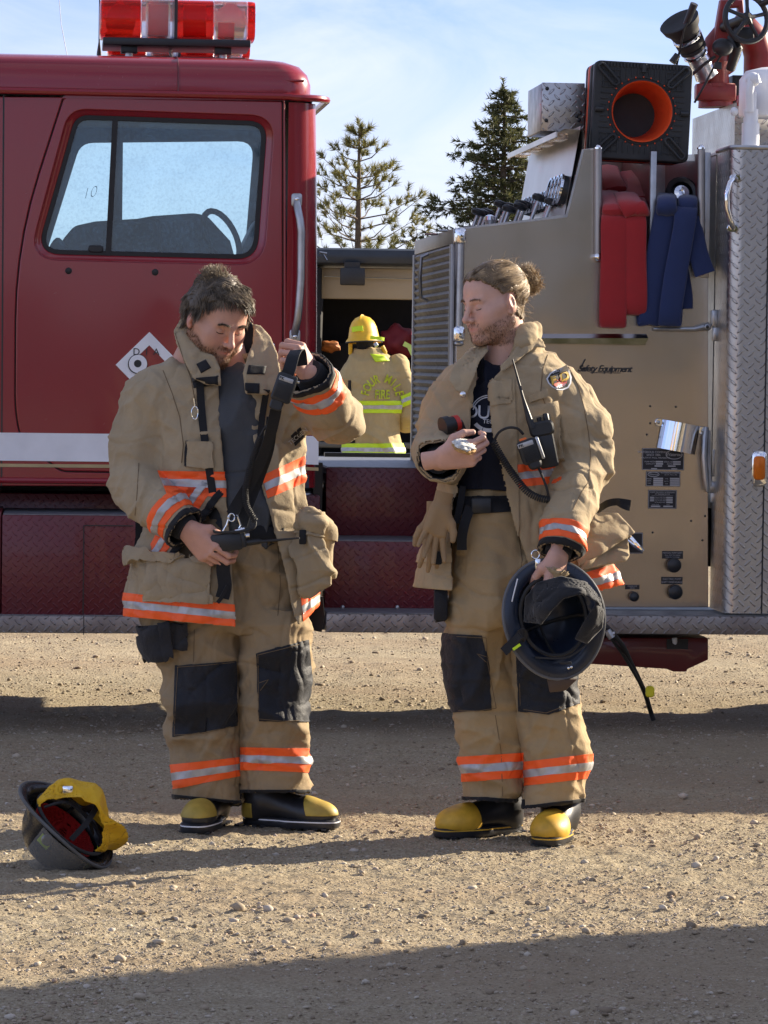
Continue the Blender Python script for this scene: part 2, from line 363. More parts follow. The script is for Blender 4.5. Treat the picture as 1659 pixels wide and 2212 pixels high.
# ---- trees
bark = simple('pine_bark', (.10,.075,.055), .95, var=.4, vs=12)
def leafmat(name, a, b):
    m, nt, out = nmat(name); at = N(nt, 'ShaderNodeAttribute'); at.attribute_name = 'tone'
    c = ramp(nt, at.outputs['Fac'], [(0, a), (1, b)])
    p = princ(nt, None, c, .6, 0, None, .3); tr = N(nt, 'ShaderNodeBsdfTranslucent'); nt.links.new(c, tr.inputs[0])
    mx = N(nt, 'ShaderNodeMixShader'); mx.inputs[0].default_value = .3; nt.links.new(p.outputs[0], mx.inputs[1]); nt.links.new(tr.outputs[0], mx.inputs[2]); nt.links.new(mx.outputs[0], out.inputs[0])
    return m
pine_m = leafmat('pine_needles', (.08,.09,.032), (.30,.27,.09)); fir_m = leafmat('fir_needles', (.035,.048,.022), (.15,.15,.06))
def tree(name, x, Y, H, halfw, label, kind, seed, group=None):
    rg = random.Random(seed); root = empty(name, (x, Y, 0), 0, label, 'tree', group)
    tr = MB(); tr.tube([(0,0,-.1),(rg.uniform(-.02,.02),0,H*.5),(0,0,H*.97)], [H*.022,H*.013,H*.003], 8)
    tips = []   # (pos, dir, radius)
    nb = int(H*3.0) if kind == 'pine' else int(H*9)
    z0 = H*.12
    for i in range(nb):
        f = (i+rg.random()*.6)/nb; z = z0 + (H*.97-z0)*f
        if kind == 'pine':
            L = halfw*(1-f)**.75*1.05 + .05; na = rg.choice([3,4,5])
        else: L = halfw*(1-f)**.85*1.0 + .06; na = rg.choice([3,4])
        a0 = rg.random()*6.28
        for k in range(na):
            a = a0 + 6.283*k/na + rg.uniform(-.3,.3); l = L*(rg.uniform(.6,1.15) if kind == 'pine' else rg.uniform(.45,1.2))
            rise = (rg.uniform(.25,.6) if kind == 'pine' else rg.uniform(-.18,.22))*l
            d = Vector((math.cos(a), math.sin(a), 0)); p0 = Vector((0,0,z))
            pts = [p0, p0+d*l*.5+Vector((0,0,rise*.25)), p0+d*l+Vector((0,0,rise))]
            tr.tube(pts, [H*.0035*(1-f*.6)+.004, H*.0022, .003], 5, caps=False)
            m = max(2, int(l/(.27 if kind == 'pine' else .11)))
            for q in range(m):
                t = (.42 if kind == 'pine' else .12) + (.60 if kind == 'pine' else .9)*(q+rg.random()*.8)/m
                if t > 1: t = 1
                b = pts[0]*(1-t)**2 + pts[1]*2*t*(1-t) + pts[2]*t*t
                side = Vector((-d.y, d.x, 0))*rg.uniform(-1,1)*l*(.30 if kind == 'pine' else .24)*(1-t*.45)
                upv = Vector((0,0, rg.uniform(0,.22)*l if kind == 'pine' else rg.uniform(-.10,.08)*l))
                e = b+side+upv
                if kind == 'pine' and rg.random() < .8: tr.tube([b, e], [.005,.003], 4, caps=False)
                tips.append((e, (e-b).normalized()*.6 + d*.5 + Vector((0,0,.35 if kind == 'pine' else .0)), 1))
            tips.append((pts[2], d + Vector((0,0,.8 if kind == 'pine' else .1)), 1.1))
    for q in range(6): tips.append((Vector((rg.uniform(-.05,.05),rg.uniform(-.05,.05),H*(.9+.018*q))), Vector((0,0,1)), .9))
    tr.build('trunk', bark, root, smooth=True)
    g = np.random.default_rng(seed); V = []; tone = []
    nn = 44 if kind == 'pine' else 20; ln = .19 if kind == 'pine' else .16; wd_ = .0095 if kind == 'pine' else .017
    for (p, d, s_) in tips:
        d = np.array(d.normalized()); p = np.array(p)
        q = g.normal(size=(nn,3)); q /= np.linalg.norm(q, axis=1)[:,None]; dirs = q*.85 + d*.95; dirs /= np.linalg.norm(dirs, axis=1)[:,None]
        base = p + d*g.uniform(-.09,.07,(nn,1)); L = ln*s_*g.uniform(.6,1.15,(nn,1)); sd = np.cross(dirs, g.normal(size=(nn,3))); sd /= np.linalg.norm(sd, axis=1)[:,None]
        V.append(np.stack([base-sd*wd_, base+sd*wd_, base+dirs*L], 1).reshape(-1,3)); t = g.random(); tone.append(np.repeat(np.clip(t*.6+g.random(nn)*.4, 0, 1), 3))
    V = np.concatenate(V); tone = np.concatenate(tone).astype(np.float32); F = np.arange(len(V)).reshape(-1,3)
    me = mesh_np(V, F, 'crown'); at = me.attributes.new('tone', 'FLOAT', 'POINT'); at.data.foreach_set('value', tone[:len(me.vertices)])
    link('crown', me, pine_m if kind == 'pine' else fir_m, root)
    return root
def base_x(px, Y): return W(px, 780, Y).x
tp = tree('pine_tree', base_x(770, 80), 80, 6.9, 2.6, 'open branched young pine with long needles, left of the dark fir', 'pine', 5)
tf = tree('fir_tree', base_x(1082, 85), 85, 8.25, 3.7, 'dense dark green fir with a spiky top rising behind the pump panel gauges', 'fir', 11)
# firs behind the photographer mirrored in the door; tall ones added for steel reflections
for i in range(19):
    r_ = tf.copy(); C.objects.link(r_); far_ = i < 11; r_.location = (-26+4.0*i+((i*37)%10)*.25, -58-((i*53)%9), 0) if far_ else (8.6+2.3*(i-11), -24-((i*31)%4), 0); r_.scale = (1.0, 1.0, .36+.06*((i*7)%4)) if far_ else (1.0, 1.0, 1.25+.1*(i%3)); r_.rotation_euler = (0,0,i*1.3)
    r_['label'] = 'low dark fir far across the yard, out of the picture' if far_ else 'tall fir added out of the picture for the steel panel to mirror'; r_['group'] = 'firs across the yard' if far_ else 'tall firs added for the panel reflection'
    for ch in tf.children:
        c_ = ch.copy(); C.objects.link(c_); c_.parent = r_
# ---- metal shed out of frame to the right, its shadow falls over the foreground
shed = empty('storage_shed', (0,0,0), 0, 'grey sheet metal storage shed to the right of the engine, out of the picture', 'shed')
wall_m = simple('shed_wall', (.35,.34,.32), .6, vs=2)
b = MB(); b.box((7.6, 2.0, 0), (12.5, 13.05, 3.9)); b.build('wall', wall_m, shed)
b = MB(); b.add([(7.4,1.8,3.9),(12.7,1.8,3.9),(12.7,12.9,3.9),(7.4,12.9,3.9),(10,1.8,4.9),(10,12.9,4.9)], [(0,1,2,3),(0,4,5,3),(1,2,5,4),(0,1,4),(3,5,2)]); b.build('roof', simple('shed_roof', (.2,.08,.06), .5), shed)
b = MB(); b.box((7.56, 5.5, 0), (7.62, 8.5, 3)); b.build('door', simple('shed_door', (.5,.5,.48), .5), shed)
# ================================================================ the fire engine
truck = empty('fire_engine', TO, TYAW, 'red fire engine with brushed steel pump panel and lightbar, parked broadside behind the two men', 'fire engine')
def paint(name, col, rough=.22):
    m, nt, out = nmat(name); v = coords(nt)
    f = noise(nt, v, 3, 6, .6); d = noise(nt, v, 60, 5, .7)
    c = mixc(nt, mth(nt, 'MULTIPLY', ramp(nt, f, [(.4,(0,0,0)),(.75,(1,1,1))]), .25), col, tuple(min(1, c*.8+.012) for c in col))
    rg = mth(nt, 'ADD', mth(nt, 'MULTIPLY', d, .14), rough-.04)
    princ(nt, out, c, rg, 0, bump(nt, noise(nt, v, 2.2, 2), .06, .01), .5, .5, Coat_Roughness=.06); return m
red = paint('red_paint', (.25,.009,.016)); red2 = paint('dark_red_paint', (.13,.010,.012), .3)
steel_m = None
def brushed(name, col, rough, sc=(1,1,120), dirt=.3, aniso=0):
    m, nt, out = nmat(name); v = coords(nt, sc); v2 = coords(nt)
    f = noise(nt, v, 4, 4, .6); g = noise(nt, v2, 3.5, 6, .65); s2 = noise(nt, coords(nt, (1,1,.25)), 9, 5, .7)
    c = mixc(nt, mth(nt, 'MULTIPLY', ramp(nt, g, [(.45,(0,0,0)),(.8,(1,1,1))]), dirt), col, tuple(x*.62 for x in col))
    c = mixc(nt, mth(nt, 'MULTIPLY', ramp(nt, s2, [(.5,(0,0,0)),(.85,(1,1,1))]), dirt*.5), c, tuple(x*.7 for x in col))
    rg = mth(nt, 'ADD', mth(nt, 'MULTIPLY', f, .05), mth(nt, 'ADD', mth(nt, 'MULTIPLY', g, .12), rough))
    princ(nt, out, c, rg, 1, bump(nt, mth(nt, 'ADD', mth(nt, 'MULTIPLY', f, .008), mth(nt, 'MULTIPLY', noise(nt, v2, 1.6, 2), 3.0)), .35, .006))
    if aniso:
        pn = [n for n in nt.nodes if n.type == 'BSDF_PRINCIPLED'][0]; pn.inputs['Anisotropic'].default_value = aniso; tg = N(nt, 'ShaderNodeTangent'); tg.direction_type = 'RADIAL'; tg.axis = 'Z'; nt.links.new(tg.outputs[0], pn.inputs['Tangent'])
    return m
steel = brushed('brushed_steel', (.50,.435,.375), .14, (90,1,1), .22, .8); steel_d = brushed('dull_steel', (.42,.41,.40), .42)
chrome = simple('chrome', (.82,.83,.85), .08, 1, var=.04, vs=6); galv = simple('galvanised', (.45,.46,.47), .42, 1, vs=20)
black = simple('black_plastic', (.014,.015,.017), .45, bs=.2, bscale=300); rubber = simple('black_rubber', (.02,.02,.021), .75, vs=30)
white_p = simple('white_paint', (.78,.79,.82), .35, var=.08, vs=7); gold = simple('gold_tape', (.42,.32,.16), .4)
dpl = diamond('diamond_plate', (.50,.49,.48)); dpl_y = diamond('diamond_plate_return', (.50,.49,.48), 'yz')
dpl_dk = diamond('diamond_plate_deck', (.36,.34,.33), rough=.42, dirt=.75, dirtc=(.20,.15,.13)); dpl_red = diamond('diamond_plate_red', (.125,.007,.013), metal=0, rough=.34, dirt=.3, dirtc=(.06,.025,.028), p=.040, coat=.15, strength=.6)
tread = simple('step_tread', (.20,.21,.23), .5, .6, vs=30, var=.3, bs=.5, bscale=150)
def P(px, off): return [T(x, y, off) for x, y in px]
CO = .25            # cab side plane
# ---- cab side panel (rear quarter + ahead of the door), door and window
zt = T(400, 205, CO)[1]; zb = T(400, 1052, CO)[1]
cabL = -2.35
def near_side(off): pass
side_out = [T(-560, 205, CO), T(616, 213, CO), T(622, 1052, CO), T(-560, 1047, CO)]
door_out = round_poly(P([(137,207),(612,216),(613,1027),(131,1020),(42,948),(31,880),(33,530)], CO), [.02,.015,.02,.03,.05,.06,.3])
win = round_poly(P([(166,250),(575,264),(553,557),(82,545)], CO), [.05,.07,.08,.09], 7)
win_o = round_poly(P([(150,236),(593,251),(569,573),(62,560)], CO), [.07,.10,.11,.12], 7)
def grow(poly, d):
    c = Vector((sum(p[0] for p in poly)/len(poly), sum(p[1] for p in poly)/len(poly))); out = []
    n = len(poly)
    for i in range(n):
        a = Vector(poly[i-1]); b = Vector(poly[(i+1) % n]); t = (b-a).normalized(); nn = Vector((t.y, -t.x))
        if nn.dot(Vector(poly[i])-c) < 0: nn = -nn
        out.append(tuple(Vector(poly[i]) + nn*d))
    return out
cab = plate('cab_side', [side_out, door_out], CO, .035, red, truck, .004)
# dark rubber behind the door seam
dp_=P([(137,207),(612,216),(613,1027),(131,1020),(42,948),(31,880),(33,530)], CO); dq_=P([(150,225),(596,232),(596,1008),(140,1002),(62,938),(50,880),(52,532)], CO)
plate('door_seal', [grow(dp_, .010), dq_], CO+.022, .01, black, truck, .001)
door = plate('cab_door', [grow(door_out, -.0045), win_o], CO, .04, red, truck, .005)
# rounded inset round the window: ring loft from win_o inwards
def ring_loft(name, loops, mat, parent):
    """loops: list of (poly, y)"""
    vs = []; n = len(loops[0][0])
    for poly, y in loops: vs += [(x, y, z) for x, z in poly]
    fs = [(k*n+i, k*n+(i+1)%n, (k+1)*n+(i+1)%n, (k+1)*n+i) for k in range(len(loops)-1) for i in range(n)]
    b = MB(); b.add(vs, fs); return b.build(name, mat, parent, smooth=True, auto=60)
ring_loft('window_surround', [(win_o, CO+.001), (grow(win_o, -.004), CO+.006), (grow(win_o, -.016), CO+.016), (grow(win, .004), CO+.022), (grow(win, .001), CO+.035)], red, door)
plate('window_frame', [grow(win, .006), grow(win, -.013)], CO+.020, .02, rubber, door, .002)
def glass(name, tint, haze=.1, hz=(.35,.5,.62), dist=0):
    m, nt, out = nmat(name); tr = N(nt, 'ShaderNodeBsdfTransparent'); tr.inputs[0].default_value = (*tint, 1)
    gl = N(nt, 'ShaderNodeBsdfGlossy'); gl.inputs['Roughness'].default_value = .02
    df = N(nt, 'ShaderNodeBsdfDiffuse'); df.inputs[0].default_value = (*hz, 1)
    v = coords(nt); sp_ = noise(nt, v, 90, 4, .7); blot = noise(nt, v, 6, 4)
    f = mth(nt, 'MULTIPLY', mth(nt, 'ADD', ramp(nt, sp_, [(.45,(0,0,0)),(.8,(1,1,1))]), blot), haze)
    fr = N(nt, 'ShaderNodeFresnel'); fr.inputs[0].default_value = 1.7
    m1 = N(nt, 'ShaderNodeMixShader'); nt.links.new(f, m1.inputs[0]); nt.links.new(tr.outputs[0], m1.inputs[1]); nt.links.new(df.outputs[0], m1.inputs[2])
    m2 = N(nt, 'ShaderNodeMixShader'); nt.links.new(fr.outputs[0], m2.inputs[0]); nt.links.new(m1.outputs[0], m2.inputs[1]); nt.links.new(gl.outputs[0], m2.inputs[2])
    nt.links.new(m2.outputs[0], out.inputs[0]); return m
gls = glass('tinted_glass', (.60,.84,.92), .26, (.16,.36,.55))  # blue diffuse haze paints sky reflection on the pane together with dust
b = MB(); b.add([(x, CO+.031, z) for x, z in grow(win, -.008)], [tuple(range(len(win)))]); b.build('window_pane', gls, door)
# divider of the vent window, latch
a1, a2 = T(249,258,CO), T(234,552,CO)
b = MB(); b.add([(x, y, z) for y in (CO+.018, CO+.04) for x, z in ((a1[0]-.011,a1[1]),(a1[0]+.011,a1[1]),(a2[0]+.011,a2[1]),(a2[0]-.011,a2[1]))], [(0,1,2,3),(7,6,5,4),(0,4,5,1),(1,5,6,2),(2,6,7,3),(3,7,4,0)])
b.build('window_divider', rubber, door)
c = TP(207,538,CO+.03); b = MB(); b.rbox(c, (.06,.03,.03), .012); b.build('vent_latch', black, door, True)
# finger marks on the dusty glass
for (px, py, s_, t_) in ((190,418,.06,'10'),): text_mesh(t_, .06, simple('smear', (.16,.27,.34), .9), door, Matrix.Translation(TP(px,py,CO+.0295)) @ Matrix.Rotation(R(90),4,'X') @ Matrix.Rotation(R(14),4,'Z'), 'smear_mark', .0002, shear=.5, bold=-.0016)
b = MB()
for px, py in ((148,585),(335,588)): b.ell(TP(px,py,CO-.004), (.013,.008,.013))
b.build('rubber_plug', rubber, door, True)
# door handle: chrome cup
hc = TP(573,752,CO-.006); b = MB(); b.rbox(hc, (.075,.02,.045), .012); b.build('door_handle', chrome, door, True)
b = MB(); b.rbox(hc+Vector((.0,-.013,-.002)), (.058,.008,.028), .008); b.build('handle_cup', black, bpy.data.objects['door_handle'], True)
# stripe and gold line on cab
def strip(name, px, off, mat, parent, th=.0015):
    b = MB(); b.prism(P(px, off), off-th, off+.001); return b.build(name, mat, parent)
strip('white_stripe', [(-500,929),(611,941),(611,1001),(-500,990)], CO-.0015, white_p, door)
strip('white_stripe', [(617,941),(688,942),(688,1004),(617,1001)], CO-.0035, white_p, cab)
strip('gold_line', [(-500,997),(611,1007),(611,1014),(-500,1004)], CO-.0015, gold, door)
strip('gold_line', [(617,1007),(688,1010),(688,1017),(617,1014)], CO-.0035, gold, cab)
# dark seam line ahead of the door
b = MB(); a1, a2 = T(8,205,CO), T(3,1050,CO); b.add([(a1[0]-.003,CO-.001,a1[1]),(a1[0]+.003,CO-.001,a1[1]),(a2[0]+.003,CO-.001,a2[1]),(a2[0]-.003,CO-.001,a2[1])], [(0,1,2,3)]); b.build('panel_seam', black, cab)
# belt line under the door
a1 = T(-500,1033,CO); a2 = T(620,1043,CO)
b = MB(); b.tube([(a1[0],CO-.002,a1[1]),(a2[0],CO-.002,a2[1])], .012, 8); b.build('belt_moulding', red, cab, True)
# diamond sticker
dc = TP(322,789,CO-.003); rr_ = .132
dia = lambda s: [(dc.x, dc.z+s), (dc.x+s, dc.z), (dc.x, dc.z-s), (dc.x-s, dc.z)]
stk = plate('warning_placard', [dia(rr_), dia(rr_*.60)], CO-.004, .002, white_p, truck, .0004)
MX = lambda p, ry=0: Matrix.Translation(p) @ Matrix.Rotation(R(90),4,'X') @ Matrix.Rotation(R(ry),4,'Z')
text_mesh('D  I  A', .038, black, stk, MX(dc+Vector((-.012,-.0025,.052))), 'lettering', .0003, space=1.0)
b = MB(); q = dc+Vector((-.045,-.003,.004))
b.lathe([(.039,0),(.039,.001)], 28, Matrix.Translation(q) @ Matrix.Rotation(R(90),4,'X')); b.build('disc_shadow', black, stk)
b = MB(); b.lathe([(.036,0),(.036,.001)], 28, Matrix.Translation(q+Vector((.001,-.001,.001))) @ Matrix.Rotation(R(90),4,'X')); b.build('disc', white_p, stk)
b = MB(); b.lathe([(.015,0),(.015,.001)], 20, Matrix.Translation(q+Vector((0,-.002,.002))) @ Matrix.Rotation(R(90),4,'X')); b.build('disc_hole', black, stk)
# ---- rear corner of the cab (quarter cylinder), rear wall, far side, floor, front wall
xr = T(690,620,CO)[0]; xc = T(619,620,CO)[0]; rad = (xr-xc); DEP = 2.05
b = MB(); n = 10; vs = []
for z, ins in ((zb,0.0),(T(600,700,CO)[1],0),(T(600,430,CO)[1],.006),(T(680,222,CO)[1],.016)):
    for k in range(n+1):
        a = R(-90+90*k/n); vs.append((xc + (rad-ins)*math.cos(a), CO+rad*.9 + (rad*.9)*math.sin(a), z))
    vs.append((xr-ins, CO+DEP, z))
m_ = n+2; fs = [(k*m_+i, k*m_+i+1, (k+1)*m_+i+1, (k+1)*m_+i) for k in range(3) for i in range(m_-1)]
b.add(vs, [f for i, f in enumerate(fs) if i % (m_-1) != m_-2]); b.build('cab_corner', red, truck, smooth=True, auto=60)
b = MB(); b.add(vs, [f for i, f in enumerate(fs) if i % (m_-1) == m_-2]); b.build('cab_rear_wall', rubber, truck)
fw_px = [(152,300),(560,312),(556,552),(96,545)]
far_out = [(cabL, zt), (xr-.02, zt), (xr-.02, zb), (cabL, zb)]
fwin = round_poly([T(173,300,CO+DEP-.3), T(557,296,CO+DEP-.3), T(535,560,CO+DEP-.3), T(92,560,CO+DEP-.3)], [.06,.08,.08,.08])
navy = simple('cab_lining', (.035,.05,.07), .8)
plate('cab_far_side', [far_out, fwin], CO+DEP-.04, .04, [red], truck, .002)
plate('cab_far_lining', [far_out, grow(fwin,-.005)], CO+DEP-.10, .03, navy, truck, .002)
pl = T(255,300,CO+DEP-.1)[0]
b = MB(); b.box((pl-.025, CO+DEP-.12, zb), (pl+.022, CO+DEP-.09, zt)); b.build('far_window_divider', navy, truck)
b = MB(); b.box((cabL, CO+.03, zb), (xr-.03, CO+DEP-.05, zb+.05)); b.box((cabL, CO+.03, zb), (cabL+.04, CO+DEP-.05, zt)); b.box((xr-.07, CO+.12, zb), (xr-.03, CO+DEP-.05, zt)); b.box((cabL, CO+.05, zt-.012), (xr-.03, CO+DEP-.05, zt)); b.build('cab_lining', navy, truck)
# near-side lining below the sill so that the inside is dark
# ---- seats, dash and steering wheel seen as dark shapes through the glass
def sil(name, px, off, dep, mat, parent, bev=.03):
    b = MB(); b.prism(P(px, off), off, off+dep); return b.build(name, mat, parent, bevel=bev, seg=3)
seatm = simple('seat_vinyl', (.03,.04,.055), .6)
sil('bench_seat', [(128,600),(133,520),(160,488),(205,478),(330,470),(345,478),(352,600)], CO+.9, .55, seatm, truck, .04)
sil('engine_cover', [(240,600),(262,478),(330,466),(430,459),(452,470),(498,520),(520,600)], CO+1.0, .4, seatm, truck, .03)
sil('dashboard', [(505,620),(520,540),(540,500),(556,470),(600,465),(612,620)], CO+1.3, .4, seatm, truck, .02)
sil('driver_seat', [(110,600),(100,540),(125,505),(150,540),(160,600)], CO+.5, .4, seatm, truck, .03)
q = TP(478,512,CO+.6); b = MB(); b.tube([q+Vector((math.cos(R(t))*.075, .25*math.cos(R(t))*0+math.sin(R(t))*.14, math.sin(R(t))*.10-math.cos(R(t))*.05)) for t in range(0,361,15)], .013, 8, False); b.build('steering_wheel', black, truck, True)
# ---- roof: rounded crown with gutter
zg = T(400, 200, CO)[1]; ztop = T(300,133,CO+.55)[1]
prof = [(0,0),(.0,.045),(.012,.085),(.04,.118),(.09,.138),(.2,.152),(.45,.163),(1.0,.168)]
hk = (ztop-zg)/.165
b = MB(); rings = []
XE = T(668,205,CO)[0]
def roof_ring(k):
    dy, h = prof[k]; dx = dy*1.1; y0 = CO-.012+dy*.8; y1 = CO+DEP-dy*.8; x0 = cabL; x1 = XE+.012-dx; rr2 = max(.12-dy*.3, .03); out = []
    z = zg + h*hk
    out.append((x0, y0, z))
    for j in range(7):
        a = R(-90+15*j); out.append((x1-rr2+rr2*math.cos(a), y0+rr2+rr2*math.sin(a), z - .0*j))
    for j in range(7):
        a = R(15*j); out.append((x1-rr2+rr2*math.cos(a), y1-rr2+rr2*math.sin(a), z))
    out.append((x0, y1, z)); return out
for k in range(len(prof)): rings += roof_ring(k)
n = 16; vs = rings
fs = [(k*n+i, k*n+(i+1)%n, (k+1)*n+(i+1)%n, (k+1)*n+i) for k in range(len(prof)-1) for i in range(n)] + [tuple(range((len(prof)-1)*n, len(prof)*n))]
b.add(vs, fs); roof = b.build('cab_roof', red, truck, smooth=True, auto=50)
# gutter rail round the cab
gp = [(cabL, CO-.012, zg-.004), (xc+.0, CO-.012, zg-.008)] + [(xc+(rad+.03)*math.cos(R(a)), CO+rad*.9+(rad*.9+.02)*math.sin(R(a)), zg-.012) for a in range(-80, 5, 10)] + [(xr+.02, CO+DEP, zg-.012)]
b = MB(); b.tube(gp, .014, 8); b.build('roof_gutter', red, roof, True)
ln = P([(-500,170),(600,186)], CO)
b = MB(); b.tube([(cabL, CO-.002, zg+.055*hk),(XE-.02, CO-.002, zg+.055*hk)], .006, 6); b.build('roof_bead', red, roof, True)
b = MB(); q = T(380,140,CO+.3)[0]; b.tube([(q, CO-.013+dy*.8-.002, zg+h*hk+.001) for dy, h in prof], .003, 5); b.build('roof_seam', red2, roof)
# ---- grab rail
def rail(name, px, off, r, mat, parent, stand=.05, flat=.02):
    pts = [TP(x, y, o) for x, y, o in px]; b = MB(); b.tube(pts, r, 12); o = b.build(name, mat, parent, True); return o
g = rail('grab_handle', [(641,437,CO-.004),(643,452,CO-.03),(648,475,CO-.045),(651,500,CO-.045),(650,600,CO-.045),(646,660,CO-.045),(643,690,CO-.04),(638,712,CO-.02),(636,722,CO-.004)], CO, .0155, galv, cab)
b = MB()
for px, py in ((641,432),(637,726)): b.rbox(TP(px,py,CO-.006), (.042,.012,.052), .01)
b.build('handle_foot', galv, g, True)
b = MB()
for px, py in ((641,430),(637,727)): b.ell(TP(px,py,CO-.015), (.009,.006,.009), n=6)
b.build('bolt', chrome, g, True)
# little mirror bracket on the cab back
b = MB(); b.tube([TP(690,545,CO+.3), TP(706,548,CO+.3)], .006, 6); b.tube([TP(698,549,CO+.3), TP(706,562,CO+.3)], .004, 6); b.build('hose_clip', galv, truck, True)
# ---- lightbars
def plas(name, col, rough=.12, trans=.75):
    m, nt, out = nmat(name); v = coords(nt, (1,1,1)); rg = noise(nt, coords(nt,(160,2,2)), 1, 2)
    p = princ(nt, out, col, rough, 0, bump(nt, rg, .3, .002), .5, 0, Transmission_Weight=trans, IOR=1.3); return m
lens_r = plas('red_lens', (.95,.035,.02)); lens_c = plas('clear_lens', (.9,.82,.8), .15, .85); amber = plas('amber_lens', (.85,.22,.02), .2, .4)
refl_m = simple('lamp_reflector', (.75,.7,.66), .2, 1); lampred = simple('red_filter', (.75,.05,.03), .3)
def lightbar(off, x0, x1, top, bot, seg, plate_px):
    root = empty('lightbar', (0,0,0)); root.parent = truck
    xa, zb_ = T(x0, bot, off); xb, _ = T(x1, bot, off); zt_ = T(x0, top, off)[1]; h = zt_-zb_; d = .30
    xs_ = [T(s, bot, off)[0] for s in seg]
    def shell(name, x_a, x_b, mat, la=0, lb=0):
        vs = []; nn = 16
        xs2 = [x_a + (x_b-x_a)*t for t in (0,.04,.5,.96,1)]; sc_ = [1-la,1-la*.3,1,1-lb*.3,1-lb]
        for x_, s_ in zip(xs2, sc_):
            for k in range(nn):
                a = 2*math.pi*k/nn; ca, sa = math.cos(a), math.sin(a); pw = .45
                vs.append((x_, off+d/2 + d/2*s_*math.copysign(abs(ca)**pw, ca), (zt_+zb_)/2 + h/2*s_*math.copysign(abs(sa)**pw, sa)))
        fs = [(k*nn+i, k*nn+(i+1)%nn, (k+1)*nn+(i+1)%nn, (k+1)*nn+i) for k in range(4) for i in range(nn)] + [tuple(range(nn)), tuple(range(4*nn, 5*nn))]
        b = MB(); b.add(vs, fs); return b.build(name, mat, root, smooth=True, auto=50)
    shell('lamp_lens', xs_[0], xs_[1]-.002, lens_r, .12, 0); shell('lamp_lens', xs_[1]+.002, xs_[2]-.006, lens_c)
    shell('lamp_lens', xs_[2]+.006, xs_[3]-.002, lens_r); shell('lamp_lens', xs_[3]+.002, xs_[4]-.004, lens_c); shell('lamp_lens', xs_[4]+.001, xs_[5], lens_r, 0, .12)
    b = MB(); b.box((xs_[2]-.006, off-.004, zb_), (xs_[2]+.006, off+d+.004, zt_+.004)); b.build('lamp_divider', black, root)
    # inside: reflector drums and filters
    b = MB()
    for i, (cx_, r_) in enumerate((((xs_[0]+xs_[1])/2,.06), ((xs_[3]+xs_[4])/2,.065))):
        b.lathe([(.01,-.04),(.035,-.03),(r_,.02),(r_,.03)], 20, Matrix.Translation((cx_, off+.13, (zt_+zb_)/2)) @ Matrix.Rotation(R(105),4,'X'))
    b.box((xs_[1]+.02, off+.15, zb_+.03), (xs_[2]-.02, off+.16, zt_-.03)); b.build('reflector', refl_m, root, True)
    b = MB(); b.box((xs_[1]+.03, off+.07, zb_+.03), (xs_[2]-.03, off+.08, zt_-.03)); b.box((xs_[2]+.03, off+.07, zb_+.03), (xs_[3]-.03, off+.08, zt_-.03)); b.box((xs_[3]+.02, off+.1, zb_+.04), (xs_[4]-.05, off+.11, zt_-.04)); b.build('filter', lampred, root)
    b = MB(); b.box((xs_[0]+.012, off-.01, zb_-.032), (xs_[5]-.02, off+d+.01, zb_-.002)); b.build('base_rail', black, root, bevel=.004)
    zr = ztop
    for px in plate_px:
        xx = T(px, bot+15, off+.05)[0]
        b = MB(); b.box((xx-.033, off+.02, zb_-.06), (xx+.033, off+.11, zb_-.03)); b.build('clamp', black, root, bevel=.003)
        b = MB(); b.lathe([(.032,0),(.030,.012),(.018,.03),(.014,max(.05, zb_-.05-zr+.02)),(.02, zb_-.04-zr+.02)], 14, Matrix.Translation((xx, off+.05, zr-.03))); b.build('mounting_foot', galv, root, True)
    return root
lightbar(CO+.42, 215, 551, -8, 79, [216,305,380,462,535,552], [279,482])
lightbar(CO+1.45, 232, 541, 38, 118, [233,316,388,462,524,541], [290,478])
b = MB(); b.tube([TP(371,103,CO+.6), TP(367,113,CO+.6), TP(371,122,CO+.62), TP(368,133,CO+.65)], .006, 8); b.build('power_cable', white_p, truck, True)
# aerials
b = MB(); q = TP(214,130,CO+.8); b.tube([q, q+Vector((0,0,.03)), q+Vector((0,0,.075)), q+Vector((0,0,.45))], [.011,.010,.0035,.002], 8); b.build('aerial', black, truck, True)
b = MB(); q = TP(147,130,CO+1.0); b.lathe([(.012,0),(.008,.012)], 10, Matrix.Translation(q)); b.tube([q, q+Vector((-.03,0,.15)), q+Vector((-.05,0,.36)), q+Vector((-.05,0,.7))], .0014, 5); b.build('aerial', galv, truck, True)
# ---- below the cab: riser, tank box, deck
def box_px(name, x0, x1, y0, y1, off, dep, mat, parent=truck, bevel=.004, topmat=None, topdep=None):
    xa, za = T(x0, y0, off); xb, zb2 = T(x1, y1, off)
    if x0 < -100: xa = cabL
    b = MB(); b.box((xa, off, zb2), (xb, off+dep, za)); o = b.build(name, mat, parent, bevel=bevel)
    if topmat is not None:
        b = MB(); b.box((xa+.004, off+.004, za+.0005), (xb-.004, off+(topdep or dep)-.004, za+.0035)); b.build(name+'_tread', topmat, o)
    return o
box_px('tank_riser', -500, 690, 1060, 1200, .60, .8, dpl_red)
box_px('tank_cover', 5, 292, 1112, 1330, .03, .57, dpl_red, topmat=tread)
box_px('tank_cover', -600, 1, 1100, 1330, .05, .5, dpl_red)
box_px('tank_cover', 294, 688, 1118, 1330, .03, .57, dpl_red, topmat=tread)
b = MB(); a1, a2 = T(181,1135,.03), T(181,1326,.03); b.box((a1[0]-.002, .027, a2[1]), (a1[0]+.002, .031, a1[1])); a3 = T(288,1140,.03); b.box((a1[0], .027, a1[1]-.002), (a3[0], .031, a1[1]+.002)); b.build('tank_door_seam', black, truck)
dk = box_px('running_board', -600, 666, 1326, 1371, 0, .5, dpl_dk, topmat=tread)
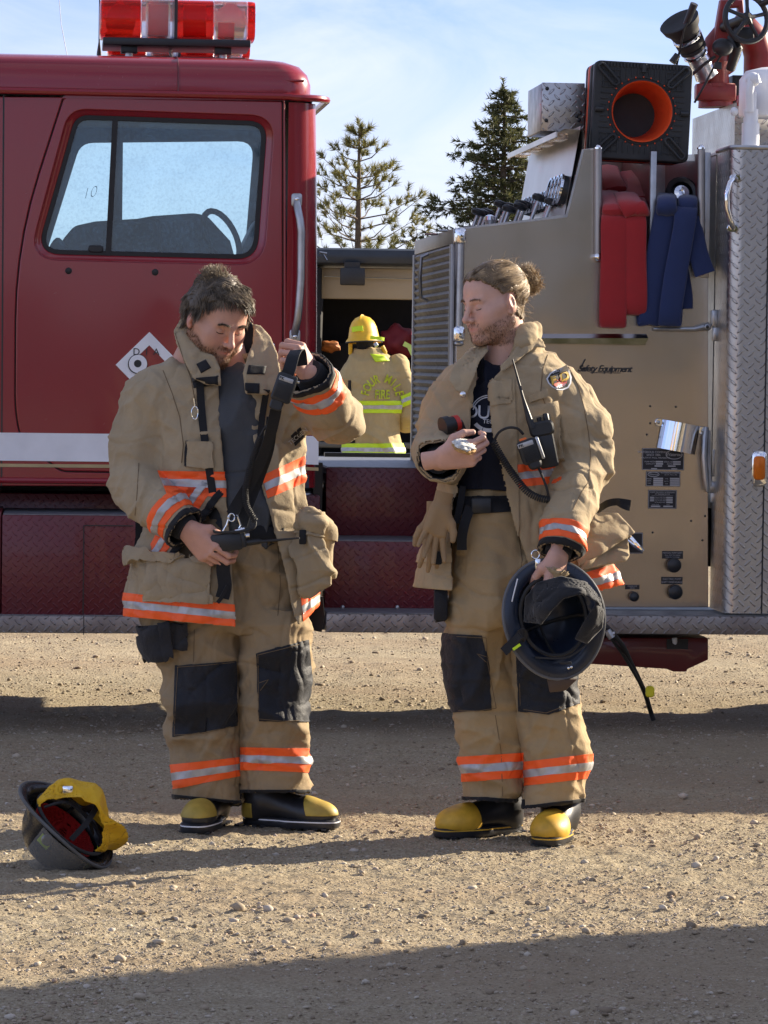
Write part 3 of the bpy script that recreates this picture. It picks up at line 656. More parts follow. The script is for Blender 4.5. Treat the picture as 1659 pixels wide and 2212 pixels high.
b = MB(); a1 = T(181,1330,0); b.box((a1[0]-.0015, -.002, T(181,1371,0)[1]), (a1[0]+.0015, .001, a1[1])); b.build('board_seam', black, dk)
# ---- walk-through steps between cab and pump
mid = box_px('running_board', 705, 1900, 1326, 1373, 0, .32, dpl_dk, topmat=tread)
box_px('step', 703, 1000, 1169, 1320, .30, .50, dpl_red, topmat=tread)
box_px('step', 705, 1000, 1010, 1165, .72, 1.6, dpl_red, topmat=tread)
b = MB(); 
for i, (x, y) in enumerate(((740,1312),(858,1312))): b.ell(TP(x,y,.28), (.01,.01,.01), n=6)
b.build('board_bolt', galv, mid, True)
b = MB(); b.box((T(700,977,2.3)[0], 2.25, T(700,977,2.3)[1]-.05), (T(905,977,2.3)[0], 2.3, T(700,977,2.3)[1])); b.build('step_edge', black, truck)
b = MB(); q0, q1 = T(690,1000,.7), T(705,1370,.3); b.box((q0[0]-.02, .75, q1[1]), (q1[0]+.01, .9, q0[1])); b.build('gap_shade', black, truck)  # black slab added, its colour giving the shade of the open gap
# chassis frame and axles, dark, under everything
b = MB()
for oy in (.95, 1.40): b.box((-2.3, oy, .62), (5.2, oy+.09, .92))
b.box((-2.3, 1.0, .88), (5.2, 1.85, .94)); b.build('chassis_frame', black, truck)
b = MB(); b.box((-2.2, .12, .405), (5.0, 1.15, .435)); b.build('shade_slab', black, truck)  # unseen slab added to darken the ground under the engine
# tyres out of view keep the engine standing
for xw in (-2.9, 3.9):
    for yw in (.35, 1.95):
        b = MB(); b.lathe([(.28,-.13),(.42,-.14),(.50,-.10),(.51,0),(.50,.10),(.42,.14),(.28,.13)], 32, Matrix.Translation((xw, yw, .50)) @ Matrix.Rotation(R(90),4,'X')); wo_ = b.build('wheel', rubber, truck, True); b = MB(); b.lathe([(.27,-.12),(.27,.12),(.20,.125),(.17,.06),(.10,.05),(.09,.14),(.02,.15)][::-1], 28, Matrix.Translation((xw, yw, .50)) @ Matrix.Rotation(R(90),4,'X')); b.build('rim', chrome, wo_, True)
b = MB(); b.box((-4.6, .3, .55), (-2.35, 2.0, 1.75)); b.build('bonnet', red, truck, bevel=.12, seg=4)
# ---- hanging tank below the pump
uo = .25
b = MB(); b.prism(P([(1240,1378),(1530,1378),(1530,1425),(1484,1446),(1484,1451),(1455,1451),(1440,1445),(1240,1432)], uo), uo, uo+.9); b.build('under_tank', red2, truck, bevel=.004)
b = MB(); b.box((T(1440,1385,uo)[0], uo-.004, T(1440,1402,uo)[1]), (T(1486,1385,uo)[0], uo+.002, T(1440,1380,uo)[1])); b.build('tank_recess', black, truck)
b = MB(); b.tube([TP(1457,1378,uo-.02), TP(1458,1388,uo-.02), TP(1460,1392,uo-.02)], [.011,.010,.004], 8); b.build('drain_spout', white_p, truck, True)
# ---- pump module
PO = .28; PDEP = 1.55
bc = [T(984,1312,PO), T(984,493,PO), T(1222,464,PO), T(1257,322,PO), T(1296,318,PO), T(1296,560,PO), T(1516,560,PO), T(1530,560,PO), T(1530,1312,PO)]
panel = plate('pump_panel', [bc], PO, .02, steel, truck, .003)
ct = T(984,493,PO)
# body behind the panel (sides, back)
gaugep = [T(984,496,PO), T(1222,467,PO), T(1257,325,PO)]
b = MB()
x0 = T(984,493,PO)[0]; zt0 = T(984,496,PO)[1]; xg = T(1222,467,PO)[0]; zg_ = T(1222,467,PO)[1]; xh = T(1257,325,PO)[0]; zh = T(1257,325,PO)[1]; zbp = T(984,1312,PO)[1]; xe = T(1296,318,PO)[0]
b.prism([(x0+.004,zbp+.4),(x0+.004,zt0-.004),(xg,zg_-.004),(xh,zh-.004),(xe-.01,zh),(xe-.01,zbp+.4)], PO+.02, PO+PDEP); b.build('pump_housing', steel_d, truck)
b = MB(); b.prism([(x0+.0,zt0-.002),(x0-.0,zt0+.004),(xg,zg_+.006),(xh,zh+.004),(xh+.008,zh),(xg+.006,zg_-.004)], PO-.002, PO+.012); b.build('panel_edge_trim', galv, panel)
# crosslay well: floor, back walls, dividers
xw1 = T(1516,560,PO)[0]; zfl = T(1400,560,PO)[1]; ztw = T(1400,330,PO)[1]; xd0, xd1 = T(1404,400,PO)[0], T(1417,400,PO)[0]
b = MB(); b.box((xe-.008, PO+.02, zfl-.03), (xw1+.02, PO+PDEP, zfl)); b.box((xe-.008, PO+PDEP-.7, zfl), (xw1+.02, PO+PDEP-.68, ztw+.02)); b.build('hose_bed_floor', galv, truck)
b = MB(); b.add([(xe-.004, PO+.02, zfl), (xe-.004, PO+.02, ztw-.1), (xe-.004, PO+.85, ztw+.04), (xe-.004, PO+.85, zfl)], [(0,1,2,3)]); b.build('hose_bed_wall', steel_d, truck)
div = MB(); div.add([(xd1-.006, PO+.01, zfl), (xd1-.006, PO+.01, ztw), (xd1-.006, PO+.85, ztw+.04), (xd1-.006, PO+.85, zfl)], [(0,1,2,3)])
div.add([(xw1-.01, PO+.01, zfl), (xw1-.01, PO+.01, ztw), (xw1-.01, PO+.85, ztw+.04), (xw1-.01, PO+.85, zfl)], [(0,1,2,3)]); div.build('hose_bed_divider', red2, truck)
b = MB(); b.box((xd0, PO-.012, T(1410,700,PO)[1]), (xd1, PO+.012, ztw+.006)); b.build('hose_bed_post', galv, truck, bevel=.003)
b = MB(); b.box((xw1-.004, PO-.01, T(1516,600,PO)[1]), (T(1531,560,PO)[0], PO+.012, ztw+.006)); b.build('hose_bed_post', galv, truck, bevel=.003)
for (px, y0, y1) in ((1292,322,555),(1515,322,585)):
    a1, a2 = TP(px,y0,PO-.03), TP(px,y1,PO-.03)
    b = MB(); b.tube([a1, a2], .0155, 16); ro = b.build('hose_roller', steel_d, truck, True)
    b = MB(); b.ell(a1+Vector((0,0,.006)), (.012,.012,.012)); b.lathe([(.018,0),(.018,.006)], 14, Matrix.Translation(a1)); b.ell(a2, (.02,.02,.02)); b.build('roller_bracket', chrome, ro, True)
# slatted front wall of the pump
root = empty('roller_shutter', (0,0,0)); root.parent = truck
b = MB(); zz = T(984,527,PO)[1]; k = 0
while zz > zbp+.02:
    b.add([(x0-.004, PO+.05, zz), (x0-.004, PO+PDEP-.04, zz), (x0-.016, PO+PDEP-.04, zz-.014), (x0-.016, PO+.05, zz-.014), (x0-.004, PO+.05, zz-.030), (x0-.004, PO+PDEP-.04, zz-.030)], [(0,1,2,3),(3,2,5,4)]); zz -= .0305
b.build('slats', simple('shutter_metal', (.20,.20,.195), .55, .25, var=.3, vs=12), root)
b = MB(); zt1 = T(984,493,PO)[1]; b.box((x0-.010, PO+.002, zt1-.062), (x0+.002, PO+PDEP, zt1-.001)); b.box((x0-.018, PO+.002, zbp), (x0-.001, PO+.05, zt1-.063)); b.box((x0-.018, PO+PDEP-.04, zbp), (x0-.001, PO+PDEP, zt1-.063)); b.build('shutter_frame', steel_d, root, bevel=.002)
yh = PO+.85; b = MB(); hz = T(940,600,yh)[1]; b.tube([(x0-.02,yh,hz+.10),(x0-.05,yh,hz+.085),(x0-.055,yh,hz),(x0-.05,yh,hz-.085),(x0-.02,yh,hz-.10)], .008, 8); b.build('pull_handle', galv, root, True)
b = MB(); q = TP(888, 506, PO+.6); b.tube([(x0-.015,PO+.55,q.z),(x0-.06,PO+.6,q.z)], .005, 6); b.tube([(x0-.015,PO+.15,q.z),(x0-.05,PO+.15,q.z)], .006, 6); b.build('hook', galv, root, True)
# vertical handrail on the corner
hr = rail('hand_rail', [(995,508,PO-.05),(991,722,PO-.05)], PO, .016, galv, truck)
b = MB()
for y in (510, 722): b.rbox(TP(994 if y < 600 else 991, y, PO-.045), (.042,.05,.062), .012)
b.build('rail_socket', chrome, hr, True); b = MB()
for y in (500, 742): b.ell(TP(994 if y < 600 else 991, y, PO-.005), (.02,.01,.012))
b.build('rail_foot', galv, hr, True)
# ---- gauge board, canopy, valve levers on the sloping console (facing the walkway)
gb = empty('gauge_board', (0,0,0)); gb.parent = truck
gdir = Vector((xh-xg, 0, zh-zg_)).normalized(); gn = Vector((-gdir.z, 0, gdir.x))   # faces forward and up
b = MB(); b.add([(xg-.003, PO+.02, zg_), (xg-.003, PO+PDEP, zg_), (xh-.003, PO+PDEP, zh+.1), (xh-.003, PO+.02, zh+.1)], [(0,1,2,3)]); b.build('board', brushed('board_metal', (.6,.58,.55), .3), gb)
gl_face = simple('gauge_face', (.7,.7,.68), .4); 
L = (Vector((xh,0,zh))-Vector((xg,0,zg_))).length
for i in range(11):
    y = PO+.10+i*.105; big_ = i < 4; rg_ = .058 if big_ else .036
    c = Vector((xg, y, zg_)) + gdir*L*(.40 if big_ else .30)
    Mx = Matrix.Translation(c) @ gn.to_track_quat('Z','Y').to_matrix().to_4x4()
    b = MB(); b.lathe([(rg_,0),(rg_,.035),(rg_*.86,.038)], 24, Mx, cap=False); b.lathe([(rg_*.9,0),(rg_*.9,.03)], 20, Mx); ga = b.build('gauge', black, gb, True)
    b = MB(); b.lathe([(rg_*1.06,.034),(rg_*1.06,.044),(rg_*.9,.044),(rg_*.9,.036)], 24, Mx, cap=False); b.build('bezel', chrome, ga, True)
    b = MB(); b.lathe([(rg_*.88,.031),(rg_*.88,.032)], 20, Mx); b.build('dial', gl_face, ga)
# levers
lev = MB(); kn = MB()
tdir = Vector((xg-x0, 0, zg_-zt0)).normalized(); tn = Vector((-tdir.z,0,tdir.x))
lv = [(1195,.25),(1205,.45),(1170,.35),(1150,.6),(1160,.75),(1120,.5),(1130,.8),(1105,.65),(1085,.9),(1180,.9),(1140,1.0),(1110,1.15),(1165,1.2),(1062,.7)]
for i, (px, dy) in enumerate(lv):
    c = Vector((T(px,480,PO)[0], PO+dy, 0)); c.z = zt0 + (c.x-x0)/(xg-x0)*(zg_-zt0)
    l = .075+.03*((i*7) % 5)/4; d = (Vector((.35,0,1))).normalized(); lev.tube([c, c+d*l], .008, 8)
    q = c+d*l; Mk = Matrix.Translation(q) @ d.to_track_quat('Z','Y').to_matrix().to_4x4(); kn.lathe([(.012,-.012),(.028,-.008),(.032,.004),(.026,.014),(.01,.018)], 10, Mk)
lev.build('lever', galv, gb, True); kn.build('lever_knob', black, gb, True)
b = MB(); c = TP(1058,478,PO+.6); b.lathe([(.016,-.03),(.018,.005),(.026,.02),(.022,.035),(.006,.042)], 14, Matrix.Translation((c.x,c.y,zt0+.045))); b.build('valve_cap', chrome, gb, True)
b = MB(); c = TP(1010,487,PO+.5); b.lathe([(.05,0),(.05,.012),(.035,.03),(.02,.03)], 16, Matrix.Translation((c.x+.02,c.y,zt0+.004))); b.build('filler_cap', black, gb, True)
# canopy: bent sheet projecting forward over the gauges with lamps beneath
xcn, zcn = T(1255,281,PO); xcf, zcf = T(1222,288,PO); 
b = MB(); prof2 = [(xh+.004, zh-.01), (xh+.004, zcn), (xcf-.005, zcn+.004), (xcf-.035, zcn-.012)]
vs = []
for y in (PO+.0, PO+PDEP): vs += [(x, y, z) for x, z in prof2]
b.add(vs, [(i, i+1, 5+i, 4+i) for i in range(3)]); b.box((xcf-.040, PO, zcn-.030), (xcf-.034, PO+PDEP, zcn-.008))
b.build('canopy', brushed('canopy_metal', (.62,.62,.62), .28), gb)
b = MB()
for i in range(4): b.rbox((xcf-.005, PO+.15+i*.38, zcn-.022), (.05,.16,.026), .006)
b.build('panel_lamp', lens_c, gb, True)
# ---- things on the pump panel
rl = MB(); a1, a2 = T(1090,721,PO), T(1396,721,PO); a3 = T(1396,745,PO)
rl.add([(a1[0],PO-.0,a1[1]),(a2[0],PO-.0,a2[1]),(a2[0],PO-.05,a2[1]-.018),(a1[0],PO-.05,a1[1]-.018),(a1[0],PO-.05,a3[1]),(a2[0]-.012,PO-.05,a3[1]),(a2[0]-.02,PO,a3[1])], [(0,1,2,3),(3,2,5,4),(1,6,5,2)])
rl.build('drip_rail', chrome, panel)
em = join_me('maker_script', [text_mesh('Safety Equipment', .036, None, None, MX(TP(1306,797,PO-.004)), ext=.0015, shear=.35, space=.88, bold=.0008), text_mesh('L', .06, None, None, MX(TP(1257,788,PO-.004)), ext=.0015, shear=.5)], black, panel)
b = MB(); q = TP(1308,804,PO-.003); b.box((q.x-.062,q.y-.001,q.z-.004),(q.x+.062,q.y+.001,q.z-.001)); b.build('script_underline', black, panel)
bplate = simple('black_plate', (.012,.013,.02), .35); sil_ink = simple('silver_ink', (.40,.40,.42), .4, .3)
def nameplate(name, x0_, x1_, y0_, y1_, lines=(), blocks=(), oval=None, screws=True):
    q0 = T(x0_, y0_, PO); q1 = T(x1_, y1_, PO); w = q1[0]-q0[0]; h = q0[1]-q1[1]
    b = MB(); b.box((q0[0], PO-.0035, q1[1]), (q1[0], PO+.001, q0[1])); o = b.build(name, bplate, panel)
    e = .0016; bb = MB(); yy = PO-.0045
    if screws:
        bb.box((q0[0]+e,yy,q1[1]+e),(q1[0]-e,yy+.001,q1[1]+2*e)); bb.box((q0[0]+e,yy,q0[1]-2*e),(q1[0]-e,yy+.001,q0[1]-e)); bb.box((q0[0]+e,yy,q1[1]+2*e),(q0[0]+2*e,yy+.001,q0[1]-2*e)); bb.box((q1[0]-2*e,yy,q1[1]+2*e),(q1[0]-e,yy+.001,q0[1]-2*e))
    for (u0, v0, u1, v1) in blocks: bb.box((q0[0]+w*u0, yy, q0[1]-h*v1), (q0[0]+w*u1, yy+.001, q0[1]-h*v0))
    if bb.v: bb.build('plate_blank', sil_ink, o)
    if oval:
        cx_, cz_, rx_, rz_ = oval; cx_ = q0[0]+w*cx_; cz_ = q0[1]-h*cz_; rx_ *= w; rz_ *= h
        plate('plate_oval', [ring(cx_,cz_,rx_,rz_), ring(cx_,cz_,rx_-.0025,rz_-.0025)], yy, .001, sil_ink, o, .0002)
        text_mesh('Waterous', rz_*.95, sil_ink, o, MX(Vector((cx_,yy,cz_))), 'plate_text', .0002, shear=.3, space=.9)
    ms = [text_mesh(t, h*s_, None, None, MX(Vector((q0[0]+w*u, yy, q0[1]-h*v_))), ext=.0003) for (t, s_, u, v_) in lines]
    if ms: join_me('plate_text', ms, sil_ink, o)
    return o
nameplate('data_plate', 1387,1477,968,1016, [('WATEROUS COMPANY',.14,.27,.18),('SINCE 1886',.13,.27,.31),('SOUTH ST. PAUL, MINNESOTA',.10,.32,.44),('PUMP MODEL',.09,.2,.62),('SERIAL NO.',.09,.64,.62),('CAPACITY',.09,.2,.72),('RATIO',.09,.66,.72)], [(.33,.58,.5,.65),(.74,.58,.92,.65),(.33,.68,.5,.75),(.74,.68,.92,.75),(.3,.78,.48,.84),(.62,.78,.8,.84),(.22,.91,.36,.96),(.7,.91,.84,.96)], (.76,.28,.2,.22))
nameplate('data_plate', 1395,1469,1018,1051, [('WATEROUS COMPANY',.13,.72,.1),('SO. ST. PAUL, MN',.11,.72,.22),('MODEL',.1,.1,.5),('SERIAL',.1,.1,.64),('YEAR',.1,.1,.8),('TYPE',.1,.6,.5),('RATIO',.1,.6,.66),('SIZE',.1,.6,.82)], [(.22,.42,.5,.54),(.22,.57,.5,.68),(.22,.71,.5,.82),(.22,.85,.5,.95),(.7,.42,.97,.54),(.7,.57,.97,.68),(.7,.71,.97,.82),(.7,.85,.97,.95)], (.22,.2,.17,.17))
nameplate('data_plate', 1400,1461,1058,1099, [('PUMP DELIVERY & PRESSURE',.105,.5,.13),('AT ENGINE R.P.M.',.105,.5,.23),('GALLONS AT NET PRESSURE',.07,.42,.40),('GALLONS AT NET PRESSURE',.07,.42,.49),('GALLONS AT NET PRESSURE',.07,.42,.58),('GOVERNED SPEED',.07,.42,.67),('PUMP SERIAL',.07,.26,.79),('DATE',.07,.7,.79)], [(.07,.37,.2,.43),(.07,.46,.2,.52),(.07,.55,.2,.61),(.64,.37,.86,.43),(.64,.46,.86,.52),(.64,.55,.86,.61),(.64,.64,.86,.70),(.1,.84,.43,.91),(.54,.84,.87,.91),(.12,.30,.88,.31)])
nameplate('shift_plate', 1430,1475,1190,1207, [('MANUAL PUMP SHIFT',.27,.5,.25),('PULL OUT TO DRIVE',.22,.5,.56),('PUSH IN TO PUMP',.22,.5,.82)], screws=False)
nameplate('shift_plate', 1428,1474,1246,1262, [('ELECTRIC PUMP',.36,.5,.3),('SHIFT DISENGAGE',.36,.5,.73)], screws=False)
nameplate('drain_plate', 1350,1381,1263,1273, [('ENGINE LINE',.36,.5,.3),('DRAIN',.36,.5,.73)], screws=False)
lp_ = nameplate('lever_plate', 1348,1388,1150,1196)
b = MB(); q = TP(1352,1163,PO-.02); q2 = TP(1389,1190,PO-.05); b.tube([q, (q+q2)/2+Vector((0,-.02,.0)), q2], [.006,.014,.008], 10); b.build('lever', chrome, lp_, True)
for (px, py, r_) in ((1453,1220,.030),(1456,1278,.030),(1367,1288,.020)):
    Mk = Matrix.Translation(TP(px,py,PO)) @ Matrix.Rotation(R(90),4,'X'); b = MB(); b.lathe([(r_*.5,-.001),(r_*.5,.02),(r_*.95,.024),(r_,.034),(r_*.9,.046),(r_*.55,.053),(.001,.055)], 24, Mk); b.build('pull_knob', black, panel, True)
# chrome shroud, tilted
sc_ = TP(1466,944,PO-.012); Ms = Matrix.Translation(sc_) @ Matrix.Rotation(R(10),4,'Y')
b = MB(); vs = []; nn = 14
for z in (-.058,.058):
    for k in range(nn+1):
        t = k/nn; vs.append(Ms @ Vector((-.078+.156*t, -.05*math.sin(math.pi*t)**.6, z)))
fs = [(k, k+1, nn+2+k, nn+1+k) for k in range(nn)] + [tuple(range(nn+1))]
b.add(vs, fs); sh = b.build('light_shroud', chrome, panel, True, auto=60)
b = MB()
for sx in (-1,1): b.rbox((sx*.088,.003,.043), (.034,.008,.032), .014, Ms)
b.build('shroud_ear', chrome, sh, True); b = MB()
for sx in (-1,1): b.ell(Ms @ Vector((sx*.092,-.006,.043)), (.007,.004,.007), n=6)
b.build('screw', galv, sh, True)
# small holes and screws
b = MB()
for px, py in ((1905,1190),(1980,1192),(1905,1240),(1895,1273),(1912,1560),(2066,1512),(2025,1526),(2058,1583)): b.ell(TP(px*.7373,py*.7373,PO-.001), (.0045,.002,.0045), n=6)
b.build('screw_hole', black, panel, True)
# tall latch bar on the right and hinge above
b = MB(); b.tube([TP(1526,925,PO-.02),TP(1523,945,PO-.04),TP(1521,985,PO-.045),TP(1524,1030,PO-.045),TP(1528,1060,PO-.04)], [.013,.017,.016,.016,.012], 10, sx=.8); b.tube([TP(1530,930,PO-.015),TP(1530,1000,PO-.03),TP(1533,1050,PO-.03)], .010, 8)
b.rbox(TP(1536,1052,PO-.02), (.042,.03,.045), .008); b.rbox(TP(1541,1073,PO-.01), (.025,.02,.05), .006); b.rbox(TP(1544,1000,PO-.01), (.018,.02,.11), .005); b.build('door_latch', galv, panel, True)
b = MB(); b.tube([TP(1412,711,PO-.03),TP(1500,711,PO-.035),TP(1532,704,PO-.03)], [.007,.009,.016], 8); b.rbox(TP(1542,688,PO-.02), (.026,.04,.07), .008); b.rbox(TP(1544,722,PO-.02), (.022,.04,.055), .006); b.ell(TP(1528,706,PO-.04), (.016,.012,.016)); b.build('strap_bar', galv, panel, True)
b = MB(); b.ell(TP(1528,706,PO-.055), (.007,.004,.007), n=6); b.build('screw', black, panel)
# ---- right body: diamond plate corner with rounded edge
xcorner = T(1572,800,.0)[0]; zbt = T(1600,1325,0)[1]; ztb = T(1600,318,.0)[1]; rc = .05
pl_ = []
for k in range(9):
    a = R(180+90*k/8); pl_.append((xcorner+rc+rc*math.cos(a), rc+rc*math.sin(a)))
b = MB(); path = [(xcorner, PO+.02)] + pl_ + [(xcorner+5.8, 0)]
vs = [(x,y,zbt) for x,y in path] + [(x,y,ztb) for x,y in path]; n = len(path)
me_i = [0 if i == 0 else (0 if i < 5 else 1) for i in range(n-1)]
for i in range(n-1): b.add([vs[i], vs[i+1], vs[n+i+1], vs[n+i]], [(0,1,2,3)], 0 if i < 5 else 1)
body = b.build('rear_body', [dpl_y, dpl], truck)
bm = bmesh.new(); bm.from_mesh(body.data); bmesh.ops.remove_doubles(bm, verts=bm.verts, dist=1e-5); bmesh.ops.recalc_face_normals(bm, faces=bm.faces)
for f in bm.faces: f.smooth = True
bm.to_mesh(body.data); bm.free()
b = MB(); b.box((xcorner+.003, rc+.01, ztb-.01), (xcorner+5.8, PO+PDEP, ztb)); b.box((xcorner+.01, PO+.1, zbt+.4), (xcorner+5.8, PO+PDEP, ztb-.01)); b.build('rear_body_core', galv, truck)
b = MB(); b.tube([(x,y,ztb) for x,y in path], .009, 8); b.build('body_rim', galv, body, True)
b = MB(); q = T(1657,600,0)[0]; b.box((q-.002,-.003,zbt),(q+.004,.001,ztb)); b.build('door_gap', black, body)
g2 = rail('grab_handle', [(1590,389,-.004),(1586,383,-.02),(1576,395,-.04),(1570,420,-.05),(1571,450,-.045),(1577,475,-.04),(1583,490,-.02),(1583,493,-.004)], 0, .011, chrome, body)
b = MB()
for px, py in ((1588,385),(1582,493)): b.rbox(TP(px,py,-.006), (.045,.012,.03), .014)
b.build('handle_foot', chrome, g2, True)
mk_ = empty('side_marker', (0,0,0)); mk_.parent = truck
b = MB(); b.rbox(TP(1640,1013,-.008), (.058,.02,.138), .016); b.build('marker_bezel', chrome, mk_, True)
b = MB(); b.rbox(TP(1640,1011,-.02), (.046,.018,.094), .014); b.build('marker_lens', amber, mk_, True)
# ---- hose bed boxes behind: diamond side + plate front
UO = .75; xq, zq = T(1588,222,UO)
b = MB(); b.box((xq, UO, ztb-.02), (xq+.01, UO+1.0, zq)); b.build('hose_bed_side', dpl_y, truck)
b = MB(); b.box((xq+.01, UO, ztb-.02), (xq+5.0, UO+.02, zq-.012)); b.build('hose_bed_front', dpl, truck)
b = MB(); b.box((xq+.008, UO-.006, zq-.014), (T(1627,215,UO)[0], UO+.03, T(1600,206,UO)[1])); b.build('hose_bed_rim', red, truck, bevel=.003)
b = MB(); b.box((T(1582,165,1.1)[0], 1.1, zq-.1), (T(1700,165,1.1)[0], 1.4, T(1582,162,1.1)[1])); b.build('battery_box', black, truck, bevel=.004)
# ---- diamond plate box on top left of the pump
BO = .55
bx = empty('lamp_box', (0,0,0)); bx.parent = truck
q0 = T(1171,178,BO); q1 = T(1262,291,BO)
b = MB(); zbx = T(1255,281,PO)[1]+.012; b.box((q0[0], BO, zbx), (q1[0], BO+.012, q0[1])); b.build('box_front', dpl, bx, bevel=.002)
b = MB(); b.box((q0[0]-.002, BO+.004, zbx), (q1[0]-.01, BO+.42, q0[1]-.003)); b.build('box_side', simple('worn_grey', (.28,.28,.28), .35, .8, var=.5, vs=14), bx, bevel=.003)
b = MB()
for px, py in ((1182,191),(1180,260),(1253,245),(1246,251),(1251,259)): b.ell(TP(px,py,BO-.003), (.008,.005,.008), n=6)
b.build('rivet', black, bx, True)
b = MB(); q = TP(1262,222,BO+.1); b.tube([q, q+Vector((.03,0,0))], .062, 20); b.tube([q+Vector((.03,0,0)), q+Vector((.06,0,0))], .045, 20); b.tube([q+Vector((.05,0,-.0)), q+Vector((.065,0,0))], .078, 20); b.build('swivel', rubber, bx, True)
# ---- white telescopic mast, far right
wm = empty('telescopic_mast', (0,0,0)); wm.parent = truck
mo = .35; q = TP(1621,308,mo); zb0 = ztb
b = MB(); b.lathe([(.062,0),(.062,.008),(.04,.012),(.036,.03)], 20, Matrix.Translation((q.x,q.y,zb0)))
zz = [T(1621,y,mo)[1] for y in (306,266,236,214,200)]
b.lathe([(.036,0),(.036,zz[1]-zb0),(.03,zz[1]-zb0),(.03,zz[2]-zb0),(.022,zz[2]-zb0),(.022,zz[4]-zb0)], 20, Matrix.Translation((q.x,q.y,zb0))); b.build('mast_tube', white_p, wm, True)
b = MB(); q2 = TP(1626,178,mo); b.tube([TP(1620,240,mo-.03), TP(1619,200,mo-.05), TP(1622,172,mo-.05), TP(1633,166,mo-.05), TP(1636,180,mo-.05)], .017, 10); b.ell(TP(1626,172,mo-.04), (.03,.03,.03)); b.ell(TP(1586,241,mo-.02), (.016,.02,.018)); b.build('mast_elbow', white_p, wm, True)
qh = TP(1668,200,mo+.14); b = MB(); b.lathe([(.13,-.10),(.135,-.09),(.135,.05),(.11,.085),(.05,.10),(.01,.102)], 28, Matrix.Translation(qh)); b.build('lamp_housing', white_p, wm, True)
# ---- deck gun
gun = empty('deck_gun', (0,0,0)); gun.parent = truck; GO = 1.05
gred = simple('worn_red_enamel', (.22,.022,.018), .42, var=.35, vs=9); scuff = simple('scuffed_alloy', (.62,.64,.68), .3, .9, vs=20)
def Q(px, py, o=0): return TP(px, py, GO+o)
b = MB()
b.tube([Q(1546,232), Q(1545,186)], [.075,.068], 20); b.tube([Q(1545,190), Q(1545,182)], .085, 20)
b.tube([Q(1544,188),Q(1540,150),Q(1542,132)], [.062,.066,.072], 20)
b.tube([Q(1552,150),Q(1572,140),Q(1588,110)], [.045,.04,.03], 14)
b.tube([Q(1545,140),Q(1543,118),Q(1550,92),Q(1563,70),Q(1575,60)], [.06,.062,.055,.045,.04], 18)
b.rbox(Q(1545,200,-.05), (.17,.06,.07), .01)
b.build('swivel_base', gred, gun, True)
b = MB()   # big arch of the pipe with a handle slot
bz = [Q(1636,300,.1),Q(1640,190,.1),Q(1640,120,.1),Q(1630,85,.1),Q(1610,62,.1),Q(1585,52,.1)]
b.tube(bz, [.068,.068,.066,.064,.06,.055], 18); b.build('pipe_bend', gred, gun, True)
plate('gun_bracket', [[*P([(1552,2),(1600,2),(1604,60),(1578,110),(1540,130),(1538,85)], GO)], [*P([(1567,20),(1590,18),(1590,48),(1568,56)], GO)]], GO-.06, .06, gred, gun, .008)
# hand wheel
wc = Q(1612,40,-.25); n_ = Vector((.30,-1,.10)).normalized(); qM = Matrix.Translation(wc) @ n_.to_track_quat('Z','Y').to_matrix().to_4x4()
b = MB(); rw = .098; b.tube([qM @ Vector((rw*math.cos(R(a)), rw*math.sin(R(a)), 0)) for a in range(0,361,12)], .012, 8, False)
for a in (15,87,159,231,303): b.tube([qM @ Vector((0,0,.015)), qM @ Vector((rw*.5*math.cos(R(a)), rw*.5*math.sin(R(a)), .006)), qM @ Vector((rw*math.cos(R(a)), rw*math.sin(R(a)), 0))], [.012,.008,.009], 8)
b.lathe([(.026,-.02),(.026,.015),(.016,.02)], 14, qM); b.tube([qM @ Vector((rw*.75,rw*.65,0)), qM @ Vector((rw*.80,rw*.72,.09))], .014, 10); b.build('hand_wheel', black, gun, True)
b = MB(); b.tube([qM @ Vector((0,0,-.02)), qM @ Vector((0,0,-.2))], .022, 10); b.tube([Q(1580,80,-.1), Q(1592,105,-.15), Q(1578,150,-.1)], [.02,.025,.02], 10); b.rbox(Q(1605,75,-.15), (.08,.08,.06), .01); b.build('wheel_gearbox', black, gun, True)
b = MB(); b.ell(Q(1561,102,-.2), (.045,.03,.038)); b.build('round_knob', black, gun, True)
b = MB(); b.tube([Q(1500,222,-.1),Q(1524,180,-.12),Q(1545,140,-.15),Q(1558,120,-.15)], .005, 6); b.tube([Q(1490,165,-.1),Q(1520,140,-.15),Q(1545,122,-.15)], .007, 6); b.rbox(Q(1551,142,-.16), (.03,.01,.03), .004); b.build('cable', black, gun, True)
# nozzle pointing up-left
nA, nB = Q(1520,150,-.05), Q(1468,48,-.15); nd = (nB-nA).normalized(); Ln = (nB-nA).length; nM = Matrix.Translation(nA) @ nd.to_track_quat('Z','Y').to_matrix().to_4x4()
b = MB(); b.lathe([(.052,-.03),(.047,0),(.045,.30*Ln/.30*.3),(.046,Ln*.42)], 22, nM); b.build('nozzle_tube', scuff, gun, True)
b = MB(); b.lathe([(.050,Ln*.40),(.058,Ln*.42),(.058,Ln*.47),(.052,Ln*.48),(.060,Ln*.52),(.062,Ln*.62),(.055,Ln*.63)], 22, nM); b.lathe([(.058,Ln*.74),(.062,Ln*.75),(.066,Ln*.82),(.08,Ln*.9),(.088,Ln*1.02),(.08,Ln*1.03),(.05,Ln*.98)], 24, nM); b.build('nozzle_grip', rubber, gun, True)
b = MB(); b.lathe([(.060,Ln*.64),(.064,Ln*.66),(.064,Ln*.70),(.058,Ln*.72)], 22, nM); b.lathe([(.052,Ln*.30),(.055,Ln*.31),(.055,Ln*.34),(.05,Ln*.35)], 22, nM); b.build('nozzle_ring', chrome, gun, True)
